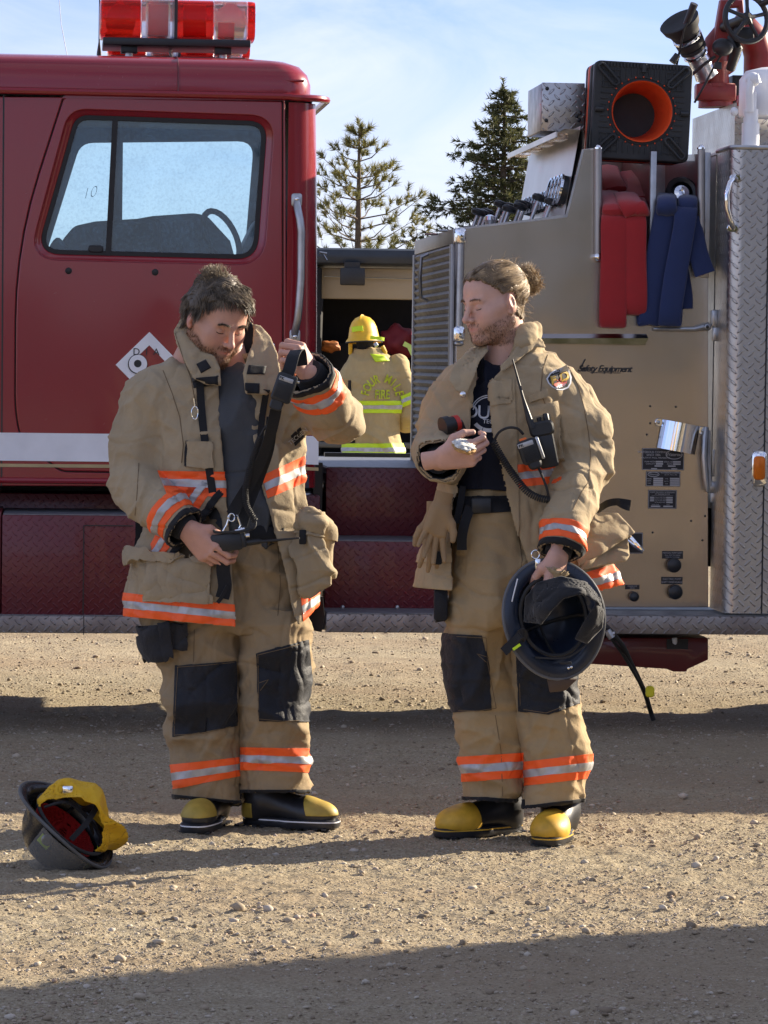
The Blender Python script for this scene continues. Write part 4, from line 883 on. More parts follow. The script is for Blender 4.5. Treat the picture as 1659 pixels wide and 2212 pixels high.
b = MB(); b.tube([Q(1482,52,-.22), Q(1500,8,-.26)], [.014,.017], 10); b.tube([Q(1462,140,-.12), Q(1478,60,-.24), Q(1484,50,-.24)], .005, 6); b.tube([Q(1452,135,-.15), Q(1464,118,-.15)], [.016,.014], 10); b.build('nozzle_handle', black, gun, True)

# ================================================================ loose things lying on the engine
def truck_thing(name, label, cat, group=None):
    o = empty(name, TO, TYAW, label, cat, group); return o
# red and blue hose: flat folded hose, each loop a fold of one long strip
def hose_mat(name, col):
    m, nt, out = nmat(name); v = coords(nt); w = N(nt, 'ShaderNodeTexWave'); nt.links.new(v, w.inputs[0]); w.inputs['Scale'].default_value = 130; w.bands_direction = 'Z'; w.inputs['Distortion'].default_value = .6
    nz = noise(nt, v, 25, 5); c = mixc(nt, mth(nt, 'MULTIPLY', nz, .45), col, tuple(x*.55+.01 for x in col))
    princ(nt, out, c, .8, 0, bump(nt, mth(nt, 'ADD', w.outputs['Fac'], mth(nt, 'MULTIPLY', nz, 2)), .35, .002), .3, Sheen_Weight=.3); return m
hr_m = hose_mat('red_hose_jacket', (.40,.018,.022)); hb_m = hose_mat('blue_hose_jacket', (.018,.035,.12))
def hose_strip(b, pts, w, th, wob=0):
    """rounded flat hose along pts (px,py,off), width in pixels is w(m)"""
    P_ = [TP(*p) for p in pts]; fine = []
    for i in range(len(P_)-1):
        for k in range(6): fine.append(P_[i].lerp(P_[i+1], k/6))
    fine.append(P_[-1])
    for _ in range(3): fine = [fine[0]] + [(fine[i-1]+fine[i]*2+fine[i+1])/4 for i in range(1, len(fine)-1)] + [fine[-1]]
    N_ = len(fine); vs = []; nn = 12
    for i, p in enumerate(fine):
        t = (fine[min(i+1,N_-1)]-fine[max(i-1,0)]).normalized(); wd = Vector((1,0,0)); wd = (wd - t*wd.dot(t)).normalized(); nv = t.cross(wd)
        tw = 1 + .03*math.sin(i*.5+len(b.v))
        for k in range(nn):
            a = 2*math.pi*k/nn; ca, sa = math.cos(a), math.sin(a)
            vs.append(p + wd*(w/2*tw*math.copysign(abs(ca)**.35, ca)) + nv*(th/2*math.copysign(abs(sa)**.8, sa)*(1-.25*abs(ca))))
    b.add(vs, [(i*nn+k, i*nn+(k+1)%nn, (i+1)*nn+(k+1)%nn, (i+1)*nn+k) for i in range(N_-1) for k in range(nn)] + [tuple(range(nn)), tuple(range((N_-1)*nn, N_*nn))])
rh = truck_thing('fire_hose', 'bright red flat hose hanging in two long loops down the pump panel', 'fire hose')
b = MB(); o1 = PO-.035
hose_strip(b, [(1328,440,PO+.35),(1328,455,PO+.05),(1328,468,o1-.03),(1327,500,o1-.035),(1325,600,o1-.03),(1324,690,o1-.025),(1324,706,o1-.005),(1324,690,o1+.02),(1325,560,o1+.03),(1326,480,o1+.03)], .108, .022)
hose_strip(b, [(1372,420,PO+.35),(1372,450,PO+.05),(1372,468,o1-.03),(1373,500,o1-.035),(1374,600,o1-.03),(1374,662,o1-.025),(1374,678,o1-.005),(1374,662,o1+.02),(1374,560,o1+.03)], .088, .022)
b.build('hanging_loops', hr_m, rh, True)
b = MB(); hose_strip(b, [(1310,415,PO+.5),(1322,432,PO+.1),(1325,452,PO-.06),(1325,458,PO-.05),(1325,462,PO+.05),(1325,455,PO+.3)], .09, .045)
hose_strip(b, [(1340,440,PO+.4),(1350,418,PO+.15),(1362,440,PO-.07),(1375,458,PO-.075),(1378,462,PO-.04),(1372,440,PO+.1)], .10, .030)
hose_strip(b, [(1312,370,PO+.6),(1320,395,PO+.4),(1330,415,PO+.35)], .10, .06)
hose_strip(b, [(1365,385,PO+.6),(1380,405,PO+.4),(1385,440,PO+.25)], .12, .07)
b.build('folded_top', hr_m, rh, True)
bh = truck_thing('fire_hose', 'dark blue flat hose bunched and hanging beside the red one', 'fire hose')
b = MB()
hose_strip(b, [(1440,430,PO+.3),(1440,445,PO-.04),(1432,480,o1-.02),(1415,580,o1-.02),(1405,680,o1-.01),(1400,702,o1+.0),(1395,670,o1+.02)], .088, .02)
hose_strip(b, [(1480,430,PO+.3),(1482,445,PO-.06),(1480,480,o1-.045),(1462,580,o1-.045),(1447,680,o1-.04),(1446,704,o1-.02),(1450,680,o1+.01),(1460,560,o1+.02)], .092, .02)
hose_strip(b, [(1455,440,PO+.2),(1455,470,o1),(1447,560,o1-.005),(1440,640,o1)], .06, .02)
hose_strip(b, [(1490,470,o1+.0),(1505,540,o1-.02),(1523,592,o1-.03)], .085, .018)
hose_strip(b, [(1470,560,o1+.02),(1482,640,o1+.01),(1483,667,o1+.01)], .055, .018)
b.build('hanging_loops', hb_m, bh, True)
b = MB(); hose_strip(b, [(1440,425,PO+.2),(1440,432,PO-.05),(1440,445,PO-.075),(1440,458,PO-.06),(1445,462,PO+.02)], .082, .04); hose_strip(b, [(1486,428,PO+.2),(1486,432,PO-.03),(1486,442,PO-.05),(1486,452,PO-.04)], .08, .035); b.build('folded_top', hb_m, bh, True)
b = MB(); Mk = Matrix.Translation(TP(1470,420,PO+.15)) @ Matrix.Rotation(R(75),4,'X'); b.lathe([(.062,-.03),(.066,0),(.066,.03),(.058,.036),(.045,.03),(.045,-.02)], 24, Mk); b.build('coupling', black, bh, True)
b = MB(); b.lathe([(.035,-.02),(.037,.02),(.030,.028),(.012,.03),(.012,.02),(.004,.02)], 24, Mk); b.build('swivel_ring', chrome, bh, True)
# stack of traffic cones on its side, base towards the camera
KO = .38; kc = T(1386,241,KO); cn = truck_thing('traffic_cones', 'stack of orange traffic cones lying on its side, square black base facing out', 'traffic cones')
s_ = (T(1494,240,KO)[0]-T(1278,240,KO)[0])/2*.985; rot = R(-2.2)
def sq(s, r, n=6):
    pts = round_poly([(-s,-s*.98),(s,-s*.98),(s,s*.98),(-s,s*.98)], r, n); return [(kc[0]+x*math.cos(rot)-z*math.sin(rot), kc[1]+x*math.sin(rot)+z*math.cos(rot)) for x, z in pts]
ri = (T(1450,240,KO)[0]-T(1320,240,KO)[0])/2
base_m = simple('cone_base_rubber', (.022,.024,.026), .55, vs=20, bs=.3)
bo = plate('cone_base', [sq(s_, .03), ring(kc[0],kc[1],ri+.006,ri+.004,40)], KO, .045, base_m, cn, .006)
b = MB(); hole_n = 40
def bar(x0_, z0_, x1_, z1_, w, y0=KO-.012, y1=KO+.01):
    a = Vector((x0_,0,z0_)); c = Vector((x1_,0,z1_)); d = (c-a).normalized(); q = Vector((-d.z,0,d.x))*w/2
    b.prism([((p).x, (p).z) for p in (a-q, a+q, c+q, c-q)], y0, y1)
def rp(x, z): return (kc[0]+x*math.cos(rot)-z*math.sin(rot), kc[1]+x*math.sin(rot)+z*math.cos(rot))
for k in range(-7, 8):   # moulding ribs
    t = k/8.0*s_*.92
    for sgn in (-1, 1):
        if abs(t) < ri*1.1: zi = math.sqrt(max((ri*1.12)**2-t*t, 0))+.008
        else: zi = ri*.75
        p0, p1 = rp(t, sgn*zi), rp(t, sgn*s_*.84); bar(*p0, *p1, .004, KO-.006)
        p0, p1 = rp(sgn*zi, t), rp(sgn*s_*.84, t); bar(*p0, *p1, .004, KO-.006)
for k in range(-13, 14):
    t = k/14*s_*.93; p0, p1 = rp(t, s_*.87), rp(t, s_*.965); bar(*p0, *p1, .006, KO-.008)
b.build('base_ribs', base_m, bo)
b = MB()
for a in (45,135,225,315):   # long raised loops in the corners
    ca, sa = math.cos(R(a)), math.sin(R(a)); p0, p1 = rp(ca*ri*1.28, sa*ri*1.28), rp(ca*s_*1.22, sa*s_*1.22)
    d = Vector((p1[0]-p0[0],0,p1[1]-p0[1])).normalized(); q = Vector((-d.z,0,d.x))*.013; A = Vector((p0[0],KO-.012,p0[1])); B = Vector((p1[0],KO-.012,p1[1]))
    b.tube([A+q, B+q, B+q*.5+d*.009, B-q*.5+d*.009, B-q, A-q, A-q*.5-d*.009, A+q*.5-d*.009, A+q], .0055, 7, False)
for a in (0,90,180):
    ca, sa = math.cos(R(a)), math.sin(R(a)); p0, p1 = rp(ca*ri*1.28, sa*ri*1.28), rp(ca*ri*1.55, sa*ri*1.55); b.tube([(p0[0],KO-.008,p0[1]),(p1[0],KO-.008,p1[1])], .011, 8)
b.build('base_loop', base_m, bo, True)
or_m = simple('orange_pvc', (.75,.085,.018), .45, var=.12, vs=10, Subsurface_Weight=.15, Subsurface_Radius=(.02,.01,.005))
Mc = Matrix.Translation((kc[0], KO, kc[1])) @ Matrix.Rotation(R(-90),4,'X')
b = MB(); b.lathe([(ri*1.01,-.012),(ri*.97,-.006),(ri*.94,.02),(ri*.90,.04),(ri*.80,.15),(ri*.62,.33)], 48, Mc, cap=False); bk_ = MB(); bk_.lathe([(ri*.75,.22),(ri*.01,.235)], 48, Mc); bk_.build('cone_inner_shade', base_m, cn, True); b.build('cone_shell', or_m, cn, True)  # black disc set inside the cone paints the shade of its depth
b = MB(); b.lathe([(ri*1.10,-.004),(ri*1.10,.0),(ri*.99,.0),(ri*.99,-.004)], 48, Mc, cap=False); b.build('collar', base_m, bo, True)
b = MB()
for k in range(28):
    a = 2*math.pi*k/28; p0 = rp(math.cos(a)*ri*1.13, math.sin(a)*ri*1.13); b.ell((p0[0],KO-.003,p0[1]), (.0035,.003,.0035), n=5)
b.build('rivet', or_m, bo)
for k in range(1, 4):
    b = MB(); y = KO+.05+k*.055; sb = s_*.99
    plate('cone_base', [sq(sb, .03), ring(kc[0]+.004*k,kc[1],ri*.9,ri*.9,24)], y, .035, base_m if k != 2 else or_m, cn, .005)
# ================================================================ second engine in the distance, open side locker
fo = empty('fire_truck', (0,0,0), 0, 'distant dark-roofed truck with an open locker, seen between cab and pump', 'fire truck')
FY = 32.3
def F(px, py, dy=0): v_ = W(px, py, FY+dy); return v_
def fbox(name, x0_, x1_, y0_, y1_, dy, dep, mat, bev=.02, sub=None):
    a, c = F(x0_, y0_, dy), F(x1_, y1_, dy); b = MB(); b.box((a.x, a.y, c.z), (c.x, a.y+dep, a.z)); return b.build(name, mat, sub or fo, bevel=bev)
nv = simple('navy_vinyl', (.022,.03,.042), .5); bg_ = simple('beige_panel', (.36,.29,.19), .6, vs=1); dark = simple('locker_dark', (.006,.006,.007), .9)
fbox('roof_cover', 560, 930, 533, 574, 0, 2.2, nv, .06); fbox('locker_lid', 560, 1050, 576, 650, .25, .06, bg_)
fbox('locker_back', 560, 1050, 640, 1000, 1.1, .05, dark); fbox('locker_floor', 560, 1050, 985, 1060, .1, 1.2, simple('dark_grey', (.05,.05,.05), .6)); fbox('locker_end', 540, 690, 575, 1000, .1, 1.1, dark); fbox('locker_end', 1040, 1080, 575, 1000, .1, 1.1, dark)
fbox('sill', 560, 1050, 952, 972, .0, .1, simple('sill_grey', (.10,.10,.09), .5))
fbox('lower_body', 560, 1050, 1055, 1120, .05, 2, nv)
lamp = fbox('work_lamp', 735, 788, 578, 616, -.1, .15, black, .01)
b = MB(); b.box(F(744,566,-.05), F(778,582,.1)); b.build('lamp_bracket', black, lamp)
b = MB(); b.tube([F(700,597,.2), F(905,603,.2)], .006, 6); b.build('cable', galv, fo)
b = MB()
for xw in (450, 1400): q = F(xw, 1100, 1); b.lathe([(.2,-.15),(.5,-.15),(.52,0),(.5,.15),(.2,.15)], 24, Matrix.Translation((q.x, FY+.4, .5)) @ Matrix.Rotation(R(90),4,'X'))
b.build('wheel', rubber, fo)
def lump(name, px, py, r, mat, label, cat, dy=.5, seed=1, holes=None):
    bm = bmesh.new(); bmesh.ops.create_icosphere(bm, subdivisions=3, radius=1); rg = random.Random(seed); ph = [rg.random()*6 for _ in range(6)]
    for v in bm.verts:
        c = v.co.copy(); k = 1 + .18*math.sin(c.x*4+ph[0]) * math.sin(c.z*5+ph[1]) + .08*math.sin(c.x*11+ph[2]+c.z*9); v.co = Vector((c.x*r[0]*k, c.y*r[1]*k, c.z*r[2]*k)) + F(px, py, dy)
    me = bpy.data.meshes.new(name); bm.to_mesh(me); bm.free(); return tag(link(name, me, mat, None, True), label, cat)
rb = lump('gear_bag', 862, 738, (.17,.15,.15), simple('red_nylon', (.14,.006,.012), .7), 'dark red gear bag at the right of the far open locker', 'bag', seed=2)
ob = lump('gear_bag', 712, 748, (.10,.1,.055), simple('orange_nylon', (.40,.12,.02), .7), 'small orange bag at the left edge of the far open locker', 'bag', seed=4)
hv = empty('safety_vest', (0,0,0), 0, 'pink and lime safety vest hanging over the red bag in the far locker', 'vest')
b = MB(); b.strap([F(889,717,.3),F(905,720,.3),F(907,735,.3)], .05, .01, (0,0,1)); b.strap([F(890,768,.3),F(900,762,.3),F(908,768,.3)], .04, .01, (0,0,1)); b.build('pink_band', simple('pink_tape', (.8,.08,.12), .6), hv)
b = MB(); b.strap([F(872,742,.28),F(884,748,.28),F(892,765,.28),F(904,772,.28)], .045, .01, (.3,0,1)); b.build('lime_band', simple('lime_tape', (.45,.6,.15), .6), hv)
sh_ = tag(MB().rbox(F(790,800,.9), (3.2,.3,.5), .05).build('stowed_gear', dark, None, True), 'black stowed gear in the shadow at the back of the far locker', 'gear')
# ================================================================ implicit-surface modelling (numpy) for bodies, clothes, gear
def V3(p): return np.array(p[:3], dtype=np.float32)
LAT = np.random.default_rng(21).random((64, 64, 64)).astype(np.float32)
def n3(p, s=(1,1,1), seed=0):
    """trilinear value noise at points (n,3), 0..1"""
    q = p*np.array(s, dtype=np.float32) + seed*7.31 + 500; i = np.floor(q).astype(np.int64); f = q-i; f = f*f*(3-2*f); i %= 64; j = (i+1) % 64
    def L(a, b, c): return LAT[a, b, c]
    x0, y0, z0 = i.T; x1, y1, z1 = j.T; fx, fy, fz = f.T
    return (((L(x0,y0,z0)*(1-fx)+L(x1,y0,z0)*fx)*(1-fy)+(L(x0,y1,z0)*(1-fx)+L(x1,y1,z0)*fx)*fy)*(1-fz)
          + ((L(x0,y0,z1)*(1-fx)+L(x1,y0,z1)*fx)*(1-fy)+(L(x0,y1,z1)*(1-fx)+L(x1,y1,z1)*fx)*fy)*fz)
def ridge(n, w=.5): return np.clip(1-np.abs(2*n-1)/w, 0, 1)**1.5
class SDF:
    def __init__(s, lo, hi, h):
        s.h = h; s.lo = np.array(lo, float); n = np.ceil((np.array(hi)-s.lo)/h).astype(int)+1; s.n = n
        s.ax = [(s.lo[i]+h*np.arange(n[i])).astype(np.float32) for i in range(3)]; s.d = np.full(n, .3, dtype=np.float32)
    def sl(s, lo, hi):
        out = []
        for i in range(3):
            a = int(np.clip((lo[i]-s.lo[i])//s.h, 0, s.n[i])); b = int(np.clip((hi[i]-s.lo[i])//s.h+2, 0, s.n[i])); out.append(slice(a, b))
        return tuple(out)
    def xyz(s, q): return s.ax[0][q[0]][:,None,None], s.ax[1][q[1]][None,:,None], s.ax[2][q[2]][None,None,:]
    def put(s, q, v, k, op='u'):
        d = s.d[q]
        if op == 'u':
            if k > 0: h = np.clip(.5+.5*(v-d)/k, 0, 1); s.d[q] = v*(1-h)+d*h-k*h*(1-h)
            else: s.d[q] = np.minimum(d, v)
        else:
            v = -v
            if k > 0: h = np.clip(.5-.5*(v-d)/k, 0, 1); s.d[q] = v*(1-h)+d*h+k*h*(1-h)
            else: s.d[q] = np.maximum(d, v)
    def cone(s, a, b, ra, rb, k=.02, op='u', sq=None):
        a, b = V3(a), V3(b); m = max(ra, rb)*(1.5 if sq else 1)+k+.03
        q = s.sl(np.minimum(a, b)-m, np.maximum(a, b)+m); X, Y, Z = s.xyz(q)
        if X.size*Y.size*Z.size == 0: return s
        d = b-a; L2 = float(d@d)+1e-12
        px, py, pz = X-a[0], Y-a[1], Z-a[2]; t = np.clip((px*d[0]+py*d[1]+pz*d[2])/L2, 0, 1)
        qx, qy, qz = px-t*d[0], py-t*d[1], pz-t*d[2]; rr_ = ra+(rb-ra)*t
        if sq:   # (direction, factor): thinner or thicker along that direction
            n_ = V3(Vector(sq[0]).normalized()); g = qx*n_[0]+qy*n_[1]+qz*n_[2]; e = (1/sq[1]-1)*g; qx, qy, qz = qx+n_[0]*e, qy+n_[1]*e, qz+n_[2]*e
        v = (np.sqrt(qx*qx+qy*qy+qz*qz)-rr_)*(min(1, sq[1]) if sq else 1); s.put(q, v, k, op); return s
    def chain(s, pts, rs, k=.02, sq=None):
        for i in range(len(pts)-1): s.cone(pts[i], pts[i+1], rs[i], rs[i+1], k, 'u', sq)
        return s
    def ell(s, c, r, k=.02, M=None, op='u'):
        c = V3(c); m = max(r)+k+.03; q = s.sl(c-m, c+m); X, Y, Z = s.xyz(q); px, py, pz = X-c[0], Y-c[1], Z-c[2]
        if M is not None:
            I = np.array(M.to_3x3().transposed(), dtype=np.float32); px, py, pz = (I[i,0]*px+I[i,1]*py+I[i,2]*pz for i in range(3))
        a = np.sqrt((px/r[0])**2+(py/r[1])**2+(pz/r[2])**2); b = np.sqrt((px/r[0]**2)**2+(py/r[1]**2)**2+(pz/r[2]**2)**2)+1e-9
        s.put(q, a*(a-1)/b, k, op); return s
    def loft(s, lv, k=.03, p=2.4, cap=True):
        """lv rows: z, xl, xr, yc, ry (world); superellipse slices"""
        lv = sorted(lv); z = np.array([r[0] for r in lv]); Z = s.ax[2]
        it = lambda j: np.interp(Z, z, [r[j] for r in lv]).astype(np.float32)[None,None,:]
        xl, xr, yc, ry = it(1), it(2), it(3), it(4); cx = (xl+xr)/2; rx = (xr-xl)/2
        X = s.ax[0][:,None,None]; Y = s.ax[1][None,:,None]
        e = (np.abs((X-cx)/rx)**p + np.abs((Y-yc)/ry)**p)**(1/p); v = (e-1)*np.minimum(rx, ry)
        if cap: v = np.maximum(v, np.maximum(z[0]-Z, Z-z[-1])[None,None,:])
        s.put((slice(None),)*3, v.astype(np.float32), k); return s
    def grad_at(s, P):
        g = np.stack([s.at(P+e)-s.at(P-e) for e in np.eye(3, dtype=np.float32)*s.h], 1); return g/(np.linalg.norm(g, axis=1)[:,None]+1e-9)
    def at(s, P, D=None):
        D = s.d if D is None else D
        q = (P-s.lo)/s.h; q = np.clip(q, 0, np.array(s.n)-1.001); i = q.astype(int); f = (q-i).astype(np.float32); x, y, z = i.T; fx, fy, fz = f.T
        return (((D[x,y,z]*(1-fx)+D[x+1,y,z]*fx)*(1-fy)+(D[x,y+1,z]*(1-fx)+D[x+1,y+1,z]*fx)*fy)*(1-fz)+((D[x,y,z+1]*(1-fx)+D[x+1,y,z+1]*fx)*(1-fy)+(D[x,y+1,z+1]*(1-fx)+D[x+1,y+1,z+1]*fx)*fy)*fz)
    def mesh(s, D=None):
        """naive surface nets -> verts, quads"""
        D = s.d if D is None else D; ins = D < 0
        c = np.zeros(np.array(D.shape)-1, dtype=np.int8)
        for a in (0,1):
            for b in (0,1):
                for e in (0,1): c += ins[a:D.shape[0]-1+a, b:D.shape[1]-1+b, e:D.shape[2]-1+e]
        act = (c > 0) & (c < 8); I = np.argwhere(act); idx = -np.ones(act.shape, dtype=np.int64); idx[act] = np.arange(len(I))
        acc = np.zeros((len(I),3)); cnt = np.zeros(len(I))
        cor = [(a,b,e) for a in (0,1) for b in (0,1) for e in (0,1)]
        for u in cor:
            for ax in range(3):
                if u[ax]: continue
                w = list(u); w[ax] = 1; A = D[I[:,0]+u[0], I[:,1]+u[1], I[:,2]+u[2]]; B = D[I[:,0]+w[0], I[:,1]+w[1], I[:,2]+w[2]]
                m = (A < 0) != (B < 0); t = A[m]/(A[m]-B[m]); pt = np.tile(np.array(u, float), (m.sum(),1)); pt[:,ax] += t; acc[m] += pt; cnt[m] += 1
        P = (I+acc/cnt[:,None])*s.h+s.lo; F = []
        for ax in range(3):
            o = [k for k in range(3) if k != ax]
            sa = [slice(None)]*3; sb = [slice(None)]*3; sa[ax] = slice(0,-1); sb[ax] = slice(1,None)
            for k in o: sa[k] = slice(1,-1); sb[k] = slice(1,-1)
            a_, b_ = ins[tuple(sa)], ins[tuple(sb)]; E = np.argwhere(a_ != b_); pos = a_[tuple(E.T)]; E = E.copy()
            for k in o: E[:,k] += 1
            def cell(d1, d2):
                q = E.copy(); q[:,o[0]] -= d1; q[:,o[1]] -= d2; return idx[q[:,0], q[:,1], q[:,2]]
            Q = np.stack([cell(1,1), cell(0,1), cell(0,0), cell(1,0)], 1); fl = pos if ax != 1 else ~pos
            Q[~fl] = Q[~fl][:, ::-1]; F.append(Q)
        F = np.concatenate(F); F = F[(F >= 0).all(1)]; return P.astype(np.float32), F
def smooth_np(P, F, it=1, lam=.5):
    E = np.concatenate([F[:,[0,1]], F[:,[1,2]], F[:,[2,3]], F[:,[3,0]]])
    for _ in range(it):
        A = np.zeros_like(P); c = np.zeros(len(P)); 
        for a, b in ((0,1),(1,0)):
            for k in range(3): A[:,k] += np.bincount(E[:,a], P[E[:,b],k], len(P))
            c += np.bincount(E[:,a], minlength=len(P))
        P = P*(1-lam)+lam*A/np.maximum(c,1)[:,None]
    return P.astype(np.float32)
def sdf_obj(name, s, mat, parent, it=1, disp=None, D=None, shift=None):
    P, F = s.mesh(D); P = smooth_np(P, F, it)
    if disp is not None: P = P + s.grad_at(P)*disp(P)[:,None]
    o = link(name, mesh_np(P, F, name), mat, parent, True); return o
def outer_bm(o, s, lo=-.004):
    """bmesh of the outward-facing faces of a shell"""
    bm = bmesh.new(); bm.from_mesh(o.data)
    if s is not None:
        P = np.array([f.calc_center_median()[:] for f in bm.faces], dtype=np.float32); nn = np.array([f.normal[:] for f in bm.faces]); g = s.grad_at(P)
        k = (nn*g).sum(1) > .35; kill = [f for f, q in zip(bm.faces, k) if not q]; bmesh.ops.delete(bm, geom=kill, context='FACES')
    return bm
def cutpx(bm, a, b, Y, keep):
    """cut by the plane through two picture points seen from the camera; keep: 'above','below','left','right'"""
    A, B = W(*a, Y), W(*b, Y); nn = (B-A).cross((A+B)/2-CAM).normalized()
    want = {'above': Vector((0,0,1)), 'below': Vector((0,0,-1)), 'left': Vector((-1,0,0)), 'right': Vector((1,0,0))}[keep]
    if nn.dot(want) < 0: nn = -nn
    bmesh.ops.bisect_plane(bm, geom=bm.verts[:]+bm.edges[:]+bm.faces[:], plane_co=A, plane_no=nn, clear_inner=True)
def patch(name, src, cuts, Y, off, mat, parent, front=None, rim=True):
    """a piece of cloth sewn on: the part of src between the cuts, lifted by off"""
    bm = src.copy()
    if front is not None:      # keep only faces looking towards the camera (front) or away
        kill = [f for f in bm.faces if (f.normal.y > .25) == front]; bmesh.ops.delete(bm, geom=kill, context='FACES')
    for (a, b, keep) in cuts: cutpx(bm, a, b, Y, keep)
    if not bm.faces: bm.free(); print('EMPTY PATCH', name); return None
    bm.normal_update(); nn = {v: v.normal.copy() for v in bm.verts}
    if rim:
        be = [e for e in bm.edges if e.is_boundary]; r_ = bmesh.ops.extrude_edge_only(bm, edges=be); nv = [g for g in r_['geom'] if isinstance(g, bmesh.types.BMVert)]
        base = {v: v.co.copy() for v in bm.verts}
        for v in nn: v.co = v.co + nn[v]*off
        for v in nv: v.co = v.co - v.normal*0
    else:
        for v in nn: v.co = v.co + nn[v]*off
    me = bpy.data.meshes.new(name); bm.to_mesh(me); bm.free(); o = link(name, me, mat, parent, True); sharp_by_angle(me, R(55)); return o
def lerp2(a, b, t): return (a[0]+(b[0]-a[0])*t, a[1]+(b[1]-a[1])*t)
def stripe(src, tl, tr, br, bl, Y, parent, hv, front=None, name='reflective_stripe', sides=True):
    """fluorescent tape with a silver centre between the corners tl,tr,br,bl (picture points)"""
    c = [(tl, tr, 'below'), (bl, br, 'above')]
    if sides: c += [(tl, bl, 'right'), (tr, br, 'left')]
    o = patch(name, src, c, Y, .0022, hv, parent, front)
    if o is None: return
    a, b = lerp2(tl, bl, .34), lerp2(tr, br, .34); e, f = lerp2(tl, bl, .66), lerp2(tr, br, .66)
    c2 = [(a, b, 'below'), (e, f, 'above')] + ([(tl, bl, 'right'), (tr, br, 'left')] if sides else [])
    patch('silver_band', src, c2, Y, .0036, silver, parent, front); return o
from mathutils.bvhtree import BVHTree
def bvh_of(*objs):
    bm = bmesh.new()
    for o in objs: bm.from_mesh(o.data)
    t = BVHTree.FromBMesh(bm); bm.free(); return t
def drape(me, bv, off=.002, fallback=None):
    """push flat artwork along the line of sight on to the cloth"""
    for v in me.vertices:
        d = (v.co-CAM).normalized(); h = bv.ray_cast(CAM, d)
        if h[0] is not None: v.co = h[0]-d*off
    return me
# ---------------------------------------------------------------- cloth, skin, hair materials
def cloth(name, col, var=.10, weave=900, bs=.35, rough=.85, dirt=.25, dirtc=(.13,.095,.06), vs=7, sheen=.05):
    m, nt, out = nmat(name); v = coords(nt); nz = noise(nt, v, vs, 6, .6); fn = noise(nt, v, 240, 4, .7); mid = noise(nt, v, 38, 4, .6)
    c = ramp(nt, nz, [(.3, tuple(x*(1-var) for x in col)), (.7, tuple(min(1,x*(1+var)) for x in col))])
    st = noise(nt, coords(nt, (1,1,.5)), 4.3, 6, .7); c = mixc(nt, mth(nt, 'MULTIPLY', ramp(nt, st, [(.48,(0,0,0)),(.78,(1,1,1))]), dirt), c, dirtc)
    c = mixc(nt, mth(nt, 'MULTIPLY', fn, .22), c, tuple(x*.55 for x in col))
    h = mth(nt, 'ADD', mth(nt, 'MULTIPLY', mid, 1.6), mth(nt, 'MULTIPLY', fn, .45))
    princ(nt, out, c, rough, 0, bump(nt, h, bs, .006), .25, 0, Sheen_Weight=sheen); return m
tan1 = cloth('tan_turnout_cloth', (.37,.295,.19), dirt=.3); tan2 = cloth('tan_turnout_cloth_new', (.40,.31,.19), dirt=.2); tan3 = cloth('tan_turnout_cloth_far', (.44,.34,.17))
tanp = cloth('tan_trouser_cloth', (.32,.235,.135), dirt=.35, dirtc=(.13,.09,.055)); tanp2 = cloth('tan_trouser_cloth_new', (.375,.275,.15), dirt=.2)
grey_shirt = cloth('grey_shirt', (.075,.082,.092), dirt=.1, weave=400); navy_shirt = cloth('navy_shirt', (.010,.013,.026), dirt=0, sheen=.05)
kneem = cloth('black_knee_leather', (.013,.015,.021), dirt=.30, dirtc=(.075,.062,.05), rough=.6, sheen=.1, bs=.5, vs=10); blackw = cloth('black_webbing', (.011,.012,.015), dirt=.1, rough=.7, sheen=.1, bs=.2); liner = cloth('dark_liner', (.03,.034,.042), dirt=.1)
orange = simple('fluorescent_orange', (1.0,.125,.018), .6, var=.05, vs=14, bs=.3, bscale=160, Emission_Strength=0); lime = simple('fluorescent_lime', (.55,.78,.02), .6, var=.06, vs=14)
def reflective():
    m, nt, out = nmat('silver_tape'); v = coords(nt); nz = noise(nt, v, 30, 4); c = ramp(nt, nz, [(.3,(.36,.36,.37)),(.7,(.50,.50,.50))]); princ(nt, out, c, .45, .35, bump(nt, noise(nt, v, 500, 2), .15, .001), .5); return m
silver = reflective()
def skin(name, base, lip, stub, stubw=.6):
    m, nt, out = nmat(name); v = coords(nt); at = N(nt, 'ShaderNodeAttribute'); at.attribute_name = 'tint'; sp = N(nt, 'ShaderNodeSeparateColor'); nt.links.new(at.outputs['Color'], sp.inputs[0])
    nz = noise(nt, v, 22, 5, .6); c = ramp(nt, nz, [(.3, tuple(x*.9 for x in base)), (.7, tuple(x*1.08 for x in base))])
    c = mixc(nt, mth(nt, 'MULTIPLY', sp.outputs[0], .75), c, lip)
    st = mth(nt, 'MULTIPLY', mth(nt, 'MULTIPLY', sp.outputs[1], stubw), mth(nt, 'ADD', mth(nt, 'MULTIPLY', noise(nt, v, 420, 2, .8), 1.0), .35)); c = mixc(nt, st, c, stub)
    princ(nt, out, c, .52, 0, bump(nt, noise(nt, v, 200, 5, .7), .35, .003), .35, 0, Subsurface_Weight=.08, Subsurface_Radius=(.012,.005,.003)); return m
skin1 = skin('ruddy_skin', (.57,.32,.235), (.55,.17,.14), (.14,.08,.05), .5); skin2 = skin('fair_skin', (.61,.37,.285), (.52,.20,.17), (.18,.10,.06), .5)
def hairm(name, a, b, rough=.45):
    m, nt, out = nmat(name); at = N(nt, 'ShaderNodeAttribute'); at.attribute_name = 'tone'; c = ramp(nt, at.outputs['Fac'], [(0,a),(1,b)]); princ(nt, out, c, rough, 0, None, .3, 0); return m
